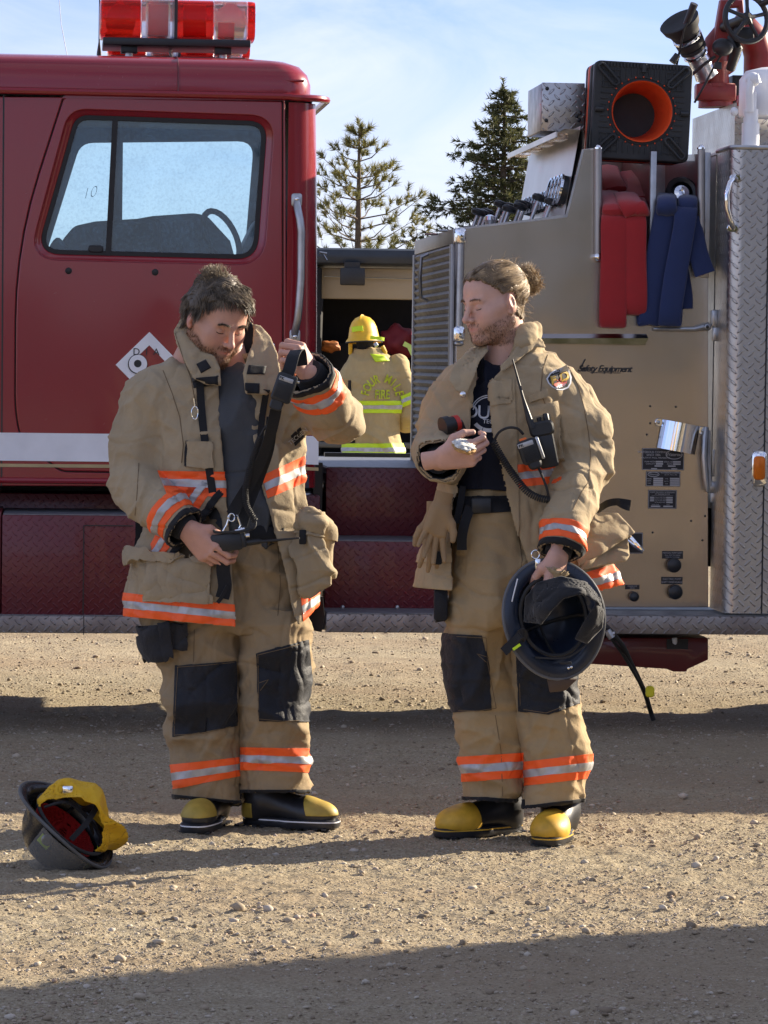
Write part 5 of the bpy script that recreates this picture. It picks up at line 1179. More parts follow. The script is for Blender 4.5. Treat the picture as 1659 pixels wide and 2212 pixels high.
# ---------------------------------------------------------------- heads
EYE = Vector((0,-.080,0))
def head_sdf(h=.0025, wide=1.0, brow=1.0):
    s = SDF((-.105,-.145,-.21), (.105,.135,.145), h); w = wide
    s.ell((0,.018,.036), (.074*w,.096,.084), 0)
    s.ell((0,-.030,-.030), (.060*w,.056,.088), .03)
    s.ell((0,-.052,.045), (.052*w,.036,.045), .03)                     # forehead
    s.cone((-.056*w,.012,-.050), (-.018,-.066,-.096), .016, .014, .03); s.cone((.056*w,.012,-.050), (.018,-.066,-.096), .016, .014, .03)
    s.ell((0,-.076,-.098), (.021,.016,.016), .022)                      # chin
    s.cone((-.048*w,-.058,-.020), (-.060*w,-.010,-.008), .017, .014, .03); s.cone((.048*w,-.058,-.020), (.060*w,-.010,-.008), .017, .014, .03)   # cheek bones
    s.ell((-.034*w,-.062,-.045), (.024,.020,.030), .025); s.ell((.034*w,-.062,-.045), (.024,.020,.030), .025)
    s.cone((-.040,-.074,.021), (-.012,-.084,.017), .0085*brow, .009*brow, .016); s.cone((.040,-.074,.021), (.012,-.084,.017), .0085*brow, .009*brow, .016)
    for sx in (-1,1): s.ell((sx*.031,-.097,.001), (.017,.016,.0115), .012, op='c')
    for sx in (-1,1):
        s.ell((sx*.031,-.0705,-.001), (.0150,.0150,.0125), .004)        # closed lids over the eyeballs
        s.cone((sx*.018,-.083,-.0135), (sx*.044,-.076,-.0115), .0030, .0025, .006)   # lower lid fold
    s.cone((0,-.086,.012), (0,-.110,-.030), .0075, .0095, .010); s.ell((0,-.1125,-.0345), (.0105,.0105,.0095), .008)
    for sx in (-1,1): s.ell((sx*.0125,-.0985,-.0375), (.0075,.010,.0075), .006)
    for sx in (-1,1): s.ell((sx*.0060,-.1035,-.0450), (.0032,.0050,.0032), .003, op='c')
    s.ell((0,-.080,-.066), (.027,.014,.019), .014)
    s.cone((-.020,-.0855,-.0640), (0,-.0925,-.0600), .0035, .0048, .005); s.cone((.020,-.0855,-.0640), (0,-.0925,-.0600), .0035, .0048, .005)
    s.cone((-.016,-.0855,-.0715), (.016,-.0855,-.0715), .0045, .0045, .005); s.ell((0,-.0905,-.0720), (.010,.0050,.0050), .005)
    s.cone((-.022,-.0915,-.0672), (0,-.0990,-.0655), .0016, .0020, .002, op='c'); s.cone((.022,-.0915,-.0672), (0,-.0990,-.0655), .0016, .0020, .002, op='c')
    for sx in (-1,1):   # ears
        Me = Matrix.Rotation(sx*R(22), 4, 'Z') @ Matrix.Rotation(R(12), 4, 'X')
        s.ell((sx*.080*w,.014,-.006), (.0085,.0185,.031), .005, Me)
        s.ell((sx*.0895*w,.011,.001), (.0050,.0095,.0165), .004, Me, 'c'); s.ell((sx*.0800*w,.006,-.004), (.006,.0065,.010), .004, Me); s.ell((sx*.0800*w,.006,-.030), (.006,.009,.010), .005)
    s.cone((0,.025,-.06), (0,.050,-.20), .058*w, .062*w, .03); return s
def head_mesh(s, M, beard=1.0):
    P, F = s.mesh(); P = smooth_np(P, F, 1, .4)
    x, y, z = P.T; ax = np.abs(x)
    lip = np.exp(-(x/.020)**2-((z+.0665)/.0065)**2)*(y < -.078)
    red = .28*np.exp(-((ax-.042)/.020)**2-((z+.030)/.022)**2)*(y < -.02) + .35*np.exp(-(x/.013)**2-((z+.034)/.012)**2)*(y < -.09) + .5*(ax > .082)*(y > -.02)
    st = np.clip((-.043-z-np.clip(y+.06,0,.2)*-.25)/.016, 0, 1)*(z > -.125)*np.clip((.035-y)/.02, 0, 1)*(1-lip)
    st = np.maximum(st, np.exp(-((z+.052)/.006)**2)*np.exp(-(x/.026)**2)*(y < -.07)); st = st*beard
    me = mesh_np(P, F); at = me.color_attributes.new('tint', 'FLOAT_COLOR', 'POINT')
    C4 = np.stack([np.clip(lip+red,0,1), np.clip(st,0,1), x*0, x*0+1], 1).astype(np.float32); at.data.foreach_set('color', C4.ravel()); me.transform(M); return me
def plain_tint(me, r=0.0):
    at = me.color_attributes.new('tint', 'FLOAT_COLOR', 'POINT'); n = len(me.vertices); at.data.foreach_set('color', np.tile(np.array([r,0,0,1], np.float32), n)); return me
def strands(name, roots, dirs, lens, rad, mat, parent, M, seg=4, curl=.3, grav=(0,0,-1), gw=.3, tone=None, seed=0, steer=None):
    """tapered hair strands, local coordinates transformed by M"""
    g = np.random.default_rng(seed); n = len(roots); P = [roots]; d = dirs/np.linalg.norm(dirs, axis=1)[:,None]; L = (lens/seg)[:,None]
    for k in range(seg):
        d = d + g.normal(size=(n,3))*curl*.5 + np.array(grav)*gw*(k+1)/seg
        if steer is not None: d = steer(P[-1], d)
        d /= np.linalg.norm(d, axis=1)[:,None]; P.append(P[-1]+d*L)
    P = np.stack(P, 1); t = np.gradient(P, axis=1); a = g.normal(size=(n,1,3)); u = np.cross(t, a); u /= np.linalg.norm(u, axis=2)[...,None]+1e-9; v = np.cross(t, u); v /= np.linalg.norm(v, axis=2)[...,None]+1e-9
    rr_ = rad*(np.array([1]*seg+[.25])[None,:,None]) if np.isscalar(rad) else rad
    ring_ = np.stack([P+u*rr_, P-u*rr_*.5+v*rr_*.87, P-u*rr_*.5-v*rr_*.87], 2)   # n, seg+1, 3, 3
    V = ring_.reshape(-1,3); b = (np.arange(n)*(seg+1)*3)[:,None,None]; q = []
    for k in range(seg):
        for j in range(3): q.append([k*3+j, k*3+(j+1)%3, (k+1)*3+(j+1)%3, (k+1)*3+j])
    F = (b+np.array(q)[None]).reshape(-1,4); Mn = np.array(M); V = V@Mn[:3,:3].T+Mn[:3,3]
    me = mesh_np(V, F, name); tn = g.random(n) if tone is None else tone; at = me.attributes.new('tone', 'FLOAT', 'POINT'); at.data.foreach_set('value', np.repeat(tn, (seg+1)*3).astype(np.float32))
    return link(name, me, mat, parent, True)
def sample_surface(s, mask, n, seed=0):
    P, F = s.mesh(); c = P[F].mean(1); k = mask(c); c = c[k]; g = np.random.default_rng(seed); i = g.integers(0, len(c), n); q = c[i]+g.normal(size=(n,3)).astype(np.float32)*.0012; return q.astype(np.float32), s.grad_at(q.astype(np.float32))
# ---------------------------------------------------------------- hands
def hand_mesh(M, curls, thumb, mirror=False, spread=0, scale=1.0, h=.0019, glove=False):
    """M: hand frame (x to the fingertips, z to the thumb side, -y out of the palm). curls: 4 rows of 3 bend angles"""
    s = SDF((-.06,-.085,-.06), (.21,.045,.085), h); f = 1.22 if glove else 1.0
    kn = [(.092,.0,.030),(.096,.002,.010),(.090,.001,-.010),(.080,-.002,-.029)]
    ln = [(.043,.026,.021),(.048,.030,.022),(.044,.028,.021),(.034,.021,.018)]; rd = [(.0100,.0088,.0078,.0066),(.0102,.009,.008,.0068),(.0097,.0086,.0076,.0064),(.0086,.0076,.0068,.0058)]
    s.cone((-.055,0,0), (.0,0,.0), .027*f, .026*f, .01, sq=((0,1,0), .72)); 
    for i, k in enumerate(kn):
        s.cone((.004,0,(1.5-i)*.012), (k[0]-.006,k[1]-.003,k[2]), .0155*f, .0125*f, .014)
    s.ell((.045,-.004,-.022), (.035,.012,.014), .012)
    for i in range(4):
        p = Vector(kn[i]); a = 0; side = R(spread*(1.5-i)); pts = [p]; 
        for j in range(3):
            a += R(curls[i][j]); d = Vector((math.cos(a)*math.cos(side), -math.sin(a), math.cos(a)*math.sin(side))); p = p+d*ln[i][j]; pts.append(p)
        fs_ = SDF.__new__(SDF); fs_.h = s.h; fs_.lo = s.lo; fs_.n = s.n; fs_.ax = s.ax; fs_.d = np.full(s.n, .3, dtype=np.float32)
        for j in range(3): fs_.cone(pts[j], pts[j+1], rd[i][j]*f, rd[i][j+1]*f, .0015)
        if glove is False: fs_.ell(pts[1]+Vector((0,.001,0)), (.0095,.0095,.0092), .002)
        q = (slice(None),)*3; far = s.ax[0][:,None,None] > .094
        kk = np.where(far, .0012, .008).astype(np.float32); v = fs_.d; hh_ = np.clip(.5+.5*(v-s.d)/kk, 0, 1); s.d = v*(1-hh_)+s.d*hh_-kk*hh_*(1-hh_)
    t = [Vector(q) for q in thumb]
    s.cone((.012,-.004,.016), t[0], .016*f, .014*f, .014); s.cone(t[0], t[1], .0135*f, .0112*f, .004); s.cone(t[1], t[2], .0112*f, .0085*f, .002)
    P, F = s.mesh(); P = smooth_np(P, F, 1, .4)
    if mirror: P = P*np.array([1,1,-1], np.float32); F = F[:, ::-1]
    me = mesh_np(P*scale, F); me.transform(M); return plain_tint(me, .12)
def frame(o, xdir, zdir):
    """origin, finger direction, thumb-side direction"""
    x = Vector(xdir).normalized(); z = Vector(zdir); z = (z-x*z.dot(x)).normalized(); y = z.cross(x); M = Matrix((x, y, z)).transposed().to_4x4(); M.translation = o; return M
def nailz(b, pts): pass
# ---------------------------------------------------------------- boots
def boot(M, parent, toe=.30, big=1.0, capz=.022, capy=-.085, toemat=None, heelmat=None, spats=None):
    """local frame: toe to -y, z up, sole at 0"""
    s = SDF((-.08,-.235,-.005), (.08,.13,.30), .0042)
    s.cone((0,.045,.34), (0,.040,.10), .062, .056, .0); s.cone((0,.045,.075), (0,.052,.05), .044, .046, .03)
    s.cone((0,.03,.075), (0,-.10,.052), .050, .045, .04, sq=((1,0,0), 1.0)); s.ell((0,-.135,.046), (.051*big,.074,.042*big), .03); s.ell((0,.055,.040), (.042,.045,.045), .02)
    Z = s.ax[2][None,None,:]; s.d = np.maximum(s.d, .018-Z)
    P, F = s.mesh(); P = smooth_np(P, F, 1); me = mesh_np(P, F); bo_ = link('boot', me, rubber_b, parent, True); bm0 = bmesh.new(); bm0.from_mesh(me); bm0.normal_update()
    def piece(name, cuts, off, mat):
        bm = bm0.copy()
        for co, no in cuts: bmesh.ops.bisect_plane(bm, geom=bm.verts[:]+bm.edges[:]+bm.faces[:], plane_co=co, plane_no=no, clear_inner=True)
        bm.normal_update(); nv = {v: v.normal.copy() for v in bm.verts}; be = [e for e in bm.edges if e.is_boundary]; bmesh.ops.extrude_edge_only(bm, edges=be)
        for v in nv: v.co = v.co+nv[v]*off
        m_ = bpy.data.meshes.new(name); bm.to_mesh(m_); bm.free(); return link(name, m_, mat, bo_, True)
    ps = []
    if toemat is not None:
        ps.append(piece('toe_cap', [((0,capy,.06),(0,-1,.35 if big < 1.02 else -.1)),((0,0,capz),(0,0,1))], .0035, toemat))
    if heelmat is not None: ps.append(piece('heel_patch', [((0,.055,.06),(0,1,0)),((0,0,.03),(0,0,1)),((0,0,.075),(0,0,-1))], .0025, heelmat))
    # sole with lugs
    prof = []
    for k in range(40):
        a = 2*math.pi*k/40; y = .095*0-.055 + (-.152*math.cos(a)); w_ = .053*abs(math.sin(a))**.55*(1-.16*(1 if y > -.05 else 0)); prof.append((math.copysign(w_, math.sin(a)), y))
    b = MB(); n = len(prof)
    vs = [(x*1.05, y*1.02, .004) for x, y in prof]+[(x*1.12, y*1.04, .012) for x, y in prof]+[(x*1.12, y*1.04, .026) for x, y in prof]+[(x, y, .032) for x, y in prof]
    b.add(vs, [(k*n+i, k*n+(i+1)%n, (k+1)*n+(i+1)%n, (k+1)*n+i) for k in range(3) for i in range(n)]+[tuple(range(n))[::-1], tuple(range(3*n,4*n))])
    for k in range(11):
        y = -.19+k*.029
        if -.05 < y < -.01: continue
        b.box((-.048,y,.0), (.048,y+.016,.006))
    so_ = b.build('sole', rubber_b, bo_, True); b = MB(); vs = [(x*1.125, y*1.045, .0225) for x, y in prof]+[(x*1.125, y*1.045, .0265) for x, y in prof]; b.add(vs, [(i, (i+1)%n, n+(i+1)%n, n+i) for i in range(n)]); ps.append(b.build('welt_line', spats or white_p, bo_, True))
    for o in [bo_, so_]+ps: o.data.transform(M)
    bm0.free(); return bo_
rubber_b = simple('boot_rubber', (.022,.023,.027), .38, var=.5, vs=9, bs=.1, bscale=80); yel = simple('yellow_rubber', (.60,.35,.03), .52, var=.35, vs=11, bs=.1, bscale=60); yel_d = simple('dusty_yellow_rubber', (.42,.30,.05), .55, var=.3, vs=12)
def bframe(x, Y, yaw, roll=0, z=0, s=1.0): return Matrix.Translation((x, Y, z)) @ Matrix.Rotation(R(yaw), 4, 'Z') @ Matrix.Rotation(R(roll), 4, 'X') @ Matrix.Scale(s, 4)
def LV(rows, Y):
    """loft rows from picture: (vy, xl, xr, dyc, ry)"""
    return [(W(0, r_[0], Y).z, W(r_[1], r_[0], Y).x, W(r_[2], r_[0], Y).x, Y+r_[3], r_[4]) for r_ in rows]
def bounds(x0, x1, y0, y1, Y, d0, d1):
    a, b = W(x0, y1, Y), W(x1, y0, Y); return (a.x, Y+d0, a.z), (b.x, Y+d1, b.z)
def zi(s, rows, Y, j):   # interpolate a picture column to the grid's z axis
    lv = sorted((W(0, r_[0], Y).z, W(r_[j], r_[0], Y).x) for r_ in rows); return np.interp(s.ax[2], [a for a, _ in lv], [b for _, b in lv]).astype(np.float32)[None,None,:]
def halfspace(s, a, b, Y, keep):
    A, B = W(*a, Y), W(*b, Y); nn = (B-A).cross((A+B)/2-CAM).normalized(); want = {'above': Vector((0,0,1)), 'below': Vector((0,0,-1)), 'left': Vector((-1,0,0)), 'right': Vector((1,0,0))}[keep]
    if nn.dot(want) < 0: nn = -nn
    return (s.ax[0][:,None,None]-A.x)*nn.x+(s.ax[1][None,:,None]-A.y)*nn.y+(s.ax[2][None,None,:]-A.z)*nn.z   # positive on the kept side
def cuffcut(s, D, c, dr, rad=.13):
    c = V3(c); d = V3(Vector(dr).normalized()); X, Y, Z = s.ax[0][:,None,None]-c[0], s.ax[1][None,:,None]-c[1], s.ax[2][None,None,:]-c[2]
    t = X*d[0]+Y*d[1]+Z*d[2]; r_ = np.sqrt(X*X+Y*Y+Z*Z)-rad; return np.maximum(D, -np.maximum(-t, r_))
def folds(P, sets):
    w = np.zeros(len(P), np.float32)
    for (fr, wl, st, amp, seed, msk) in sets:
        d = V3(Vector(fr).normalized()); u = P@d; a = np.cross(d, [0.3,1,.2]); a /= np.linalg.norm(a); b_ = np.cross(d, a)
        wob = (n3(P, (5,5,5), seed+3)-.5)*.10
        q = np.stack([(u+wob)/wl, (P@a)/(wl*st), (P@b_)/(wl*st)], 1).astype(np.float32); r_ = (ridge(n3(q, (1,1,1), seed), .62)-.35)*amp*1.55
        w += r_*(msk(P) if msk is not None else 1)
    for i, (s_, am) in enumerate((((9,9,4.5), .007), ((5,8,13), .007), ((19,19,10), .0035))):
        w -= am*ridge(n3(P+(n3(P,(6,6,6),i+60)[:,None]-.5)*.12, s_, 40+i*3), .16)*np.clip(2*n3(P,(4,4,4),70+i)-.4,0,1)
    return w
def near(c, r): 
    c = V3(c); return lambda P: np.exp(-(((P-c)**2).sum(1))/(r*r))

def sheet(name, poly, Yb, th_, mat, parent, fold=.004, seed=1, h=.0042, bulge=0, r_=.003, wl=.04):
    """cloth flap: outline in picture points with a depth each, real thickness"""
    pts = [W(x, y, Yb+d) for x, y, d in poly]; A = np.array([[q.x, q.z, q.y] for q in pts], np.float32)
    lo = A.min(0)-.025; hi = A.max(0)+.025; s = SDF((lo[0], lo[2]-.03, lo[1]), (hi[0], hi[2]+.03, hi[1]), h)
    X, Z = np.meshgrid(s.ax[0], s.ax[2], indexing='ij'); n_ = len(A); dist = np.full(X.shape, 9., np.float32); inside = np.zeros(X.shape, bool); wsum = 0; ysum = 0
    for i in range(n_):
        a, b_ = A[i], A[(i+1)%n_]; e = b_[:2]-a[:2]; t = np.clip(((X-a[0])*e[0]+(Z-a[1])*e[1])/(e@e+1e-12), 0, 1); dd = np.hypot(X-a[0]-t*e[0], Z-a[1]-t*e[1]); dist = np.minimum(dist, dd)
        c_ = ((a[1] > Z) != (b_[1] > Z)) & (X < (b_[0]-a[0])*(Z-a[1])/(b_[1]-a[1]+1e-12)+a[0]); inside ^= c_
        w = 1/(dd+.004)**2; wsum = wsum+w; ysum = ysum+w*(a[2]+(b_[2]-a[2])*t)
    sd = np.where(inside, -dist, dist); ys_ = ysum/wsum-bulge*np.clip(np.where(inside, dist, 0)/.03, 0, 1)
    d1 = sd[:,None,:]+r_; d2_ = np.abs(s.ax[1][None,:,None]-ys_[:,None,:])-th_/2+r_
    s.d = (np.minimum(np.maximum(d1, d2_), 0)+np.hypot(np.maximum(d1, 0), np.maximum(d2_, 0))-r_).astype(np.float32)
    P, F = s.mesh(); P = smooth_np(P, F, 1); dsp = (ridge(n3(P, (1/wl,)*3, seed), .7)-.4)*fold+(n3(P, (.5/wl,)*3, seed+5)-.5)*fold*2; P[:,1] += dsp; return link(name, mesh_np(P, F, name), mat, parent, True)
# ================================================================ first man: grey shirt, open tan coat, looking down at his radio
Y1 = 11.12
def U(x, y, dy=0): return W(x, y, Y1+dy)
man1 = empty('person', (U(500,1790).x, Y1, 0), 0, 'bearded man with grey hair, open tan coat over grey shirt, looking down at a radio', 'person')
man1.location = (0,0,0)
# --- coat
lo, hi = bounds(215, 785, 680, 1370, Y1, -.42, .30); J = SDF(lo, hi, .0052)
rows = [(765,418,575,.0,.105),(790,362,612,.0,.120),(830,330,636,.0,.140),(900,322,645,.0,.155),(980,335,652,-.01,.165),(1060,335,655,-.01,.170),(1120,318,668,-.01,.175),(1200,292,688,-.01,.185),(1280,270,694,-.01,.19),(1375,266,694,-.01,.195)]
J.loft(LV(rows, Y1), .02)
J.chain([U(385,838,.01),U(338,868,.0),U(302,945,.0),U(291,1035,-.03)], [.088,.086,.084,.083], .05)
J.chain([U(291,1035,-.03),U(322,1078,-.12),U(362,1106,-.19),U(425,1160,-.25)], [.083,.075,.069,.062], .012)
J.chain([U(600,805),U(640,845,-.02),U(722,897,-.10)], [.080,.085,.078], .05)
J.chain([U(722,897,-.10),U(700,855,-.20),U(655,790,-.32)], [.078,.074,.066], .03)
J.loft(LV([(676,396,588,-.005,.088),(720,400,590,-.02,.098),(770,400,592,-.02,.10)], Y1), .012)
dj = J.d.copy(); th = .011; D = np.maximum(dj, -(dj+th))
X, Yg, Z = J.xyz((slice(None),)*3)
er = [(676,430,556),(700,438,552),(740,452,548),(775,466,546),(800,476,544),(900,480,546),(1000,490,560),(1100,498,586),(1200,506,612),(1380,518,652)]
xl, xr_ = zi(J, er, Y1, 1), zi(J, er, Y1, 2)
D = np.maximum(D, -np.maximum(np.maximum(xl-X, X-xr_), Yg-(Y1-.01)))
D = np.maximum(D, -halfspace(J, (255,1333), (520,1358), Y1, 'above')) if False else D
hemL = halfspace(J, (262,1331), (520,1356), Y1, 'above'); hemR = halfspace(J, (640,1352), (700,1300), Y1, 'above'); left = X < W(585,1200,Y1).x
D = np.where(left, np.maximum(D, -hemL), np.maximum(D, -hemR))
topc = np.minimum(halfspace(J, (390,690), (470,715), Y1, 'below'), halfspace(J, (548,700), (600,768), Y1, 'below')); frontish = Yg < Y1+.2
D = np.where((X > W(505,700,Y1).x) & (X < W(612,700,Y1).x) & (Yg > Y1-.14), np.maximum(D, -halfspace(J, (540,692), (604,775), Y1, 'below')), np.where(X < W(480,700,Y1).x, np.maximum(D, -halfspace(J, (385,683), (440,699), Y1, 'below')), D))
cL, dL = U(402,1141,-.228), (U(425,1160,-.25)-U(362,1106,-.19)); cR, dR = U(668,806,-.285), (U(655,790,-.32)-U(700,855,-.20))
D = cuffcut(J, D, cL, dL, .12); D = cuffcut(J, D, cR, dR, .12)
fz = folds_ = lambda P: folds(P, [((.2,.1,1), .085, 2.2, .016, 1, near(U(285,1040), .16)), ((.75,.1,.65), .075, 2.6, .014, 2, near(U(325,890), .14)), ((-.6,.3,.8), .07, 2.4, .014, 3, near(U(720,890,-.1), .12)),
    ((1,.2,.12), .10, 3.5, .010, 4, None), ((.5,.3,.9), .16, 2.2, .008, 5, None), ((.8,.2,-.5), .045, 2.6, .0045, 6, None), ((.3,.2,.9), .035, 2.5, .003, 7, None), ((.4,.2,.9), .06, 2.2, .011, 8, near(U(620,960), .12)), ((.3,.2,.9), .06, 2.2, .010, 9, near(U(385,1010), .10))])
coat1 = sdf_obj('coat', J, tan1, man1, 1, fz, D); coat1.data.materials.append(liner)
ob = outer_bm(coat1, J)
# dark lining on the inner faces
def line_inside(o, s, mi=1):
    me = o.data; P = np.zeros(len(me.polygons)*3, np.float32); me.polygons.foreach_get('center', P); Nn = np.zeros(len(me.polygons)*3, np.float32); me.polygons.foreach_get('normal', Nn); P = P.reshape(-1,3); Nn = Nn.reshape(-1,3)
    k = (Nn*s.grad_at(P)).sum(1) < -.3; me.polygons.foreach_set('material_index', np.where(k, mi, 0).astype(np.int32))
line_inside(coat1, J)
stripe(ob, (340,1017), (488,1019), (491,1074), (360,1067), Y1, coat1, orange, True)
stripe(ob, (565,1028), (657,985), (671,1036), (578,1077), Y1, coat1, orange, True)
stripe(ob, (255,1279), (516,1307), (519,1354), (255,1329), Y1, coat1, orange)
stripe(ob, (650,1291), (700,1262), (700,1306), (655,1345), Y1, coat1, orange)
bmC = outer_bm(coat1, J)
kill = [f for f in bmC.faces if (f.calc_center_median()-cL).length > .17]; bmesh.ops.delete(bmC, geom=kill, context='FACES')
stripe(bmC, (386,1064), (424,1104), (357,1163), (317,1128), Y1-.15, coat1, orange, None, sides=False) if False else None
def cuff_band(src, c, d, t0, t1, rad, mat, parent, off, name):
    bm = src.copy(); kill = [f for f in bm.faces if (f.calc_center_median()-c).length > rad]; bmesh.ops.delete(bm, geom=kill, context='FACES'); d = Vector(d).normalized()
    bmesh.ops.bisect_plane(bm, geom=bm.verts[:]+bm.edges[:]+bm.faces[:], plane_co=c-d*t0, plane_no=-d, clear_inner=True)
    bmesh.ops.bisect_plane(bm, geom=bm.verts[:]+bm.edges[:]+bm.faces[:], plane_co=c-d*t1, plane_no=d, clear_inner=True)
    bm.normal_update(); nn = {v: v.normal.copy() for v in bm.verts}; be = [e for e in bm.edges if e.is_boundary]; bmesh.ops.extrude_edge_only(bm, edges=be)
    for v in nn: v.co = v.co+nn[v]*off
    me = bpy.data.meshes.new(name); bm.to_mesh(me); bm.free(); return link(name, me, mat, parent, True)
def cuff(src, c, d, t0, t1, rad, parent, hv, dark=True):
    cuff_band(src, c, d, t0, t1, rad, hv, parent, .0022, 'cuff_stripe'); w = t1-t0; cuff_band(src, c, d, t0+w*.34, t0+w*.66, rad, silver, parent, .0036, 'silver_band')
    if dark: cuff_band(src, c, d, -.003, .018, rad, blackw, parent, .003, 'cuff_binding')
cuff(ob, cL, dL, .030, .095, .16, coat1, orange); cuff(ob, cR, dR, .032, .098, .16, coat1, orange)
# knitted wristlets inside the cuffs
b = MB(); b.tube([cL-dL.normalized()*.06, cL-dL.normalized()*.01, cL+dL.normalized()*.008], [.05,.046,.040], 20); b.build('wristlet', blackw, coat1, True)
b = MB(); b.tube([cR-dR.normalized()*.07, cR-dR.normalized()*.01, cR+dR.normalized()*.012], [.055,.05,.042], 20); b.build('wristlet', blackw, coat1, True)
# pockets, flaps, velcro, zip tapes
pk = patch('pocket', ob, [((322,1205),(455,1212),'below'),((318,1300),(455,1300),'above'),((322,1205),(318,1300),'right'),((453,1205),(456,1300),'left')], Y1, .020, tan1, coat1, True)
patch('pocket_flap', ob, [((284,1192),(476,1196),'below'),((284,1214),(476,1218),'above'),((284,1192),(284,1214),'right'),((476,1192),(476,1218),'left')], Y1, .030, tan1, coat1, True)
patch('chest_pocket', ob, [((406,953),(458,954),'below'),((406,1009),(460,1011),'above'),((406,950),(404,1010),'right'),((458,950),(462,1010),'left')], Y1, .012, tan1, coat1, True)
patch('velcro', ob, [((402,952),(406,952),'below'),((402,1008),(406,1008),'above'),((401,950),(400,1010),'right'),((406,950),(405,1010),'left')], Y1, .012, blackw, coat1, True)
rp_ = SDF(*bounds(625, 730, 1075, 1300, Y1, -.30, .2), .005)
rp_.chain([U(668,1128,-.16),U(672,1190,-.165),U(682,1258,-.155)], [.040,.050,.046], .02, sq=((.25,1,0), .36)); rp_.chain([U(690,1112,-.11),U(698,1160,-.10),U(708,1240,-.09)], [.014,.018,.016], .03)
pk2 = sdf_obj('pocket', rp_, tan1, coat1, 1, lambda P: folds(P, [((.8,0,.5), .05, 2, .014, 31, None), ((.2,0,1), .06, 2, .012, 32, None)]))
pb = outer_bm(pk2, None)
patch('pocket_flap', pb, [((640,1098),(715,1112),'below'),((640,1150),(722,1168),'above')], Y1, .008, tan1, coat1, True); pb.free()
b = MB(); b.rbox(U(654,1160,-.19), (.022,.012,.045), .004); b.build('velcro', blackw, coat1, True)
# collar flaps turned outwards
def slab(name, px, dy, th_, mat, parent, bulge=0, bev=.004, Yb=None, grid=None):
    Yb = Y1 if Yb is None else Yb
    pts = [W(x, y, Yb+(d if d is not None else dy)) for (x, y, *r_) in px for d in [(r_[0] if r_ else None)]]
    c = sum(pts, Vector())/len(pts); n_ = len(pts); nrm = Vector((0,0,0))
    for i in range(n_): nrm += (pts[i]-c).cross(pts[(i+1)%n_]-c)
    nrm.normalize()
    if nrm.y > 0: nrm = -nrm
    mid = [p.lerp(c, .35)+nrm*bulge*.7 for p in pts]; cc = c+nrm*bulge
    vs = pts+mid+[cc]; fs = [(i,(i+1)%n_,n_+(i+1)%n_,n_+i) for i in range(n_)]+[(n_+i,n_+(i+1)%n_,2*n_) for i in range(n_)]
    m = len(vs); vs2 = vs+[p-nrm*th_ for p in vs]; fs2 = fs+[tuple(m+i for i in f[::-1]) for f in fs]+[(i,(i+1)%n_,m+(i+1)%n_,m+i)[::-1] for i in range(n_)]
    b = MB(); b.add(vs2, fs2); o = b.build(name, mat, parent, True, auto=70)
    return o
wg = sheet('collar_wing', [(392,684,-.05),(402,700,-.07),(414,730,-.10),(436,756,-.135),(464,768,-.16),(476,796,-.172),(478,834,-.176),(446,832,-.172),(418,818,-.165),(398,782,-.14),(380,742,-.10),(374,716,-.06)], Y1, .010, tan1, coat1, .007, 3, bulge=.006)
wg2 = sheet('collar_wing', [(546,700,-.04),(562,702,-.05),(584,726,-.08),(600,764,-.11),(606,800,-.14),(602,836,-.165),(578,854,-.172),(530,852,-.176),(524,806,-.17),(534,770,-.15),(546,738,-.11)], Y1, .010, tan1, coat1, .006, 5, bulge=.004)
bv1 = bvh_of(coat1, wg, wg2)
def quad_art(name, px, mat, parent, bv, Yb, off=.003, n=6):
    """patch of cloth with picture-space corners, subdivided and laid on to the surface"""
    vs = []; fs = []
    (a, b_, c, d) = px
    for i in range(n+1):
        for j in range(n+1):
            p = lerp2(lerp2(a, b_, j/n), lerp2(d, c, j/n), i/n); vs.append(W(*p, Yb-.4))
    fs = [(i*(n+1)+j, i*(n+1)+j+1, (i+1)*(n+1)+j+1, (i+1)*(n+1)+j) for i in range(n) for j in range(n)]
    me = bpy.data.meshes.new(name); me.from_pydata([tuple(v) for v in vs], [], fs); drape(me, bv, off)
    # thickness
    bm = bmesh.new(); bm.from_mesh(me); r_ = bmesh.ops.solidify(bm, geom=bm.faces[:], thickness=-off*.8); bmesh.ops.recalc_face_normals(bm, faces=bm.faces); bm.to_mesh(me); bm.free()
    return link(name, me, mat, parent, True)
for q in ([(424,786),(444,776),(456,794),(434,806)], [(414,817),(470,812),(471,832),(418,838)], [(537,788),(576,790),(572,808),(533,808)], [(529,827),(561,828),(560,850),(529,850)]):
    quad_art('velcro', q, blackw, coat1, bv1, Y1)
def tape(name, px, w, mat, parent, bv, Yb, off=.004, sub=5, wdir=(1,0,0), th_=.0025):
    pts = []
    for i in range(len(px)-1):
        for k in range(sub): pts.append(lerp2(px[i], px[i+1], k/sub))
    pts.append(px[-1]); ws = []
    for p in pts:
        q = W(*p, Yb); d = (q-CAM).normalized(); h = bv.ray_cast(CAM, d); ws.append((h[0]-d*off) if h[0] is not None and abs(h[0].y-Yb) < .4 else q)
    for _ in range(3): ws = [ws[0]]+[(ws[i-1]+ws[i]*2+ws[i+1])/4 for i in range(1, len(ws)-1)]+[ws[-1]]
    b = MB(); b.strap(ws, w, th_, wdir); return b.build(name, mat, parent, True, auto=50)
tape('zip_tape', [(432,832),(436,900),(446,980),(456,1040),(463,1090),(468,1130),(476,1175)], .024, blackw, coat1, bv1, Y1-.15)
tape('zip_tape', [(470,812),(474,850),(478,900)], .006, liner, coat1, bv1, Y1-.15)
tape('zip_tape', [(576,842),(566,900),(561,960),(566,1010)], .020, blackw, coat1, bv1, Y1-.15)
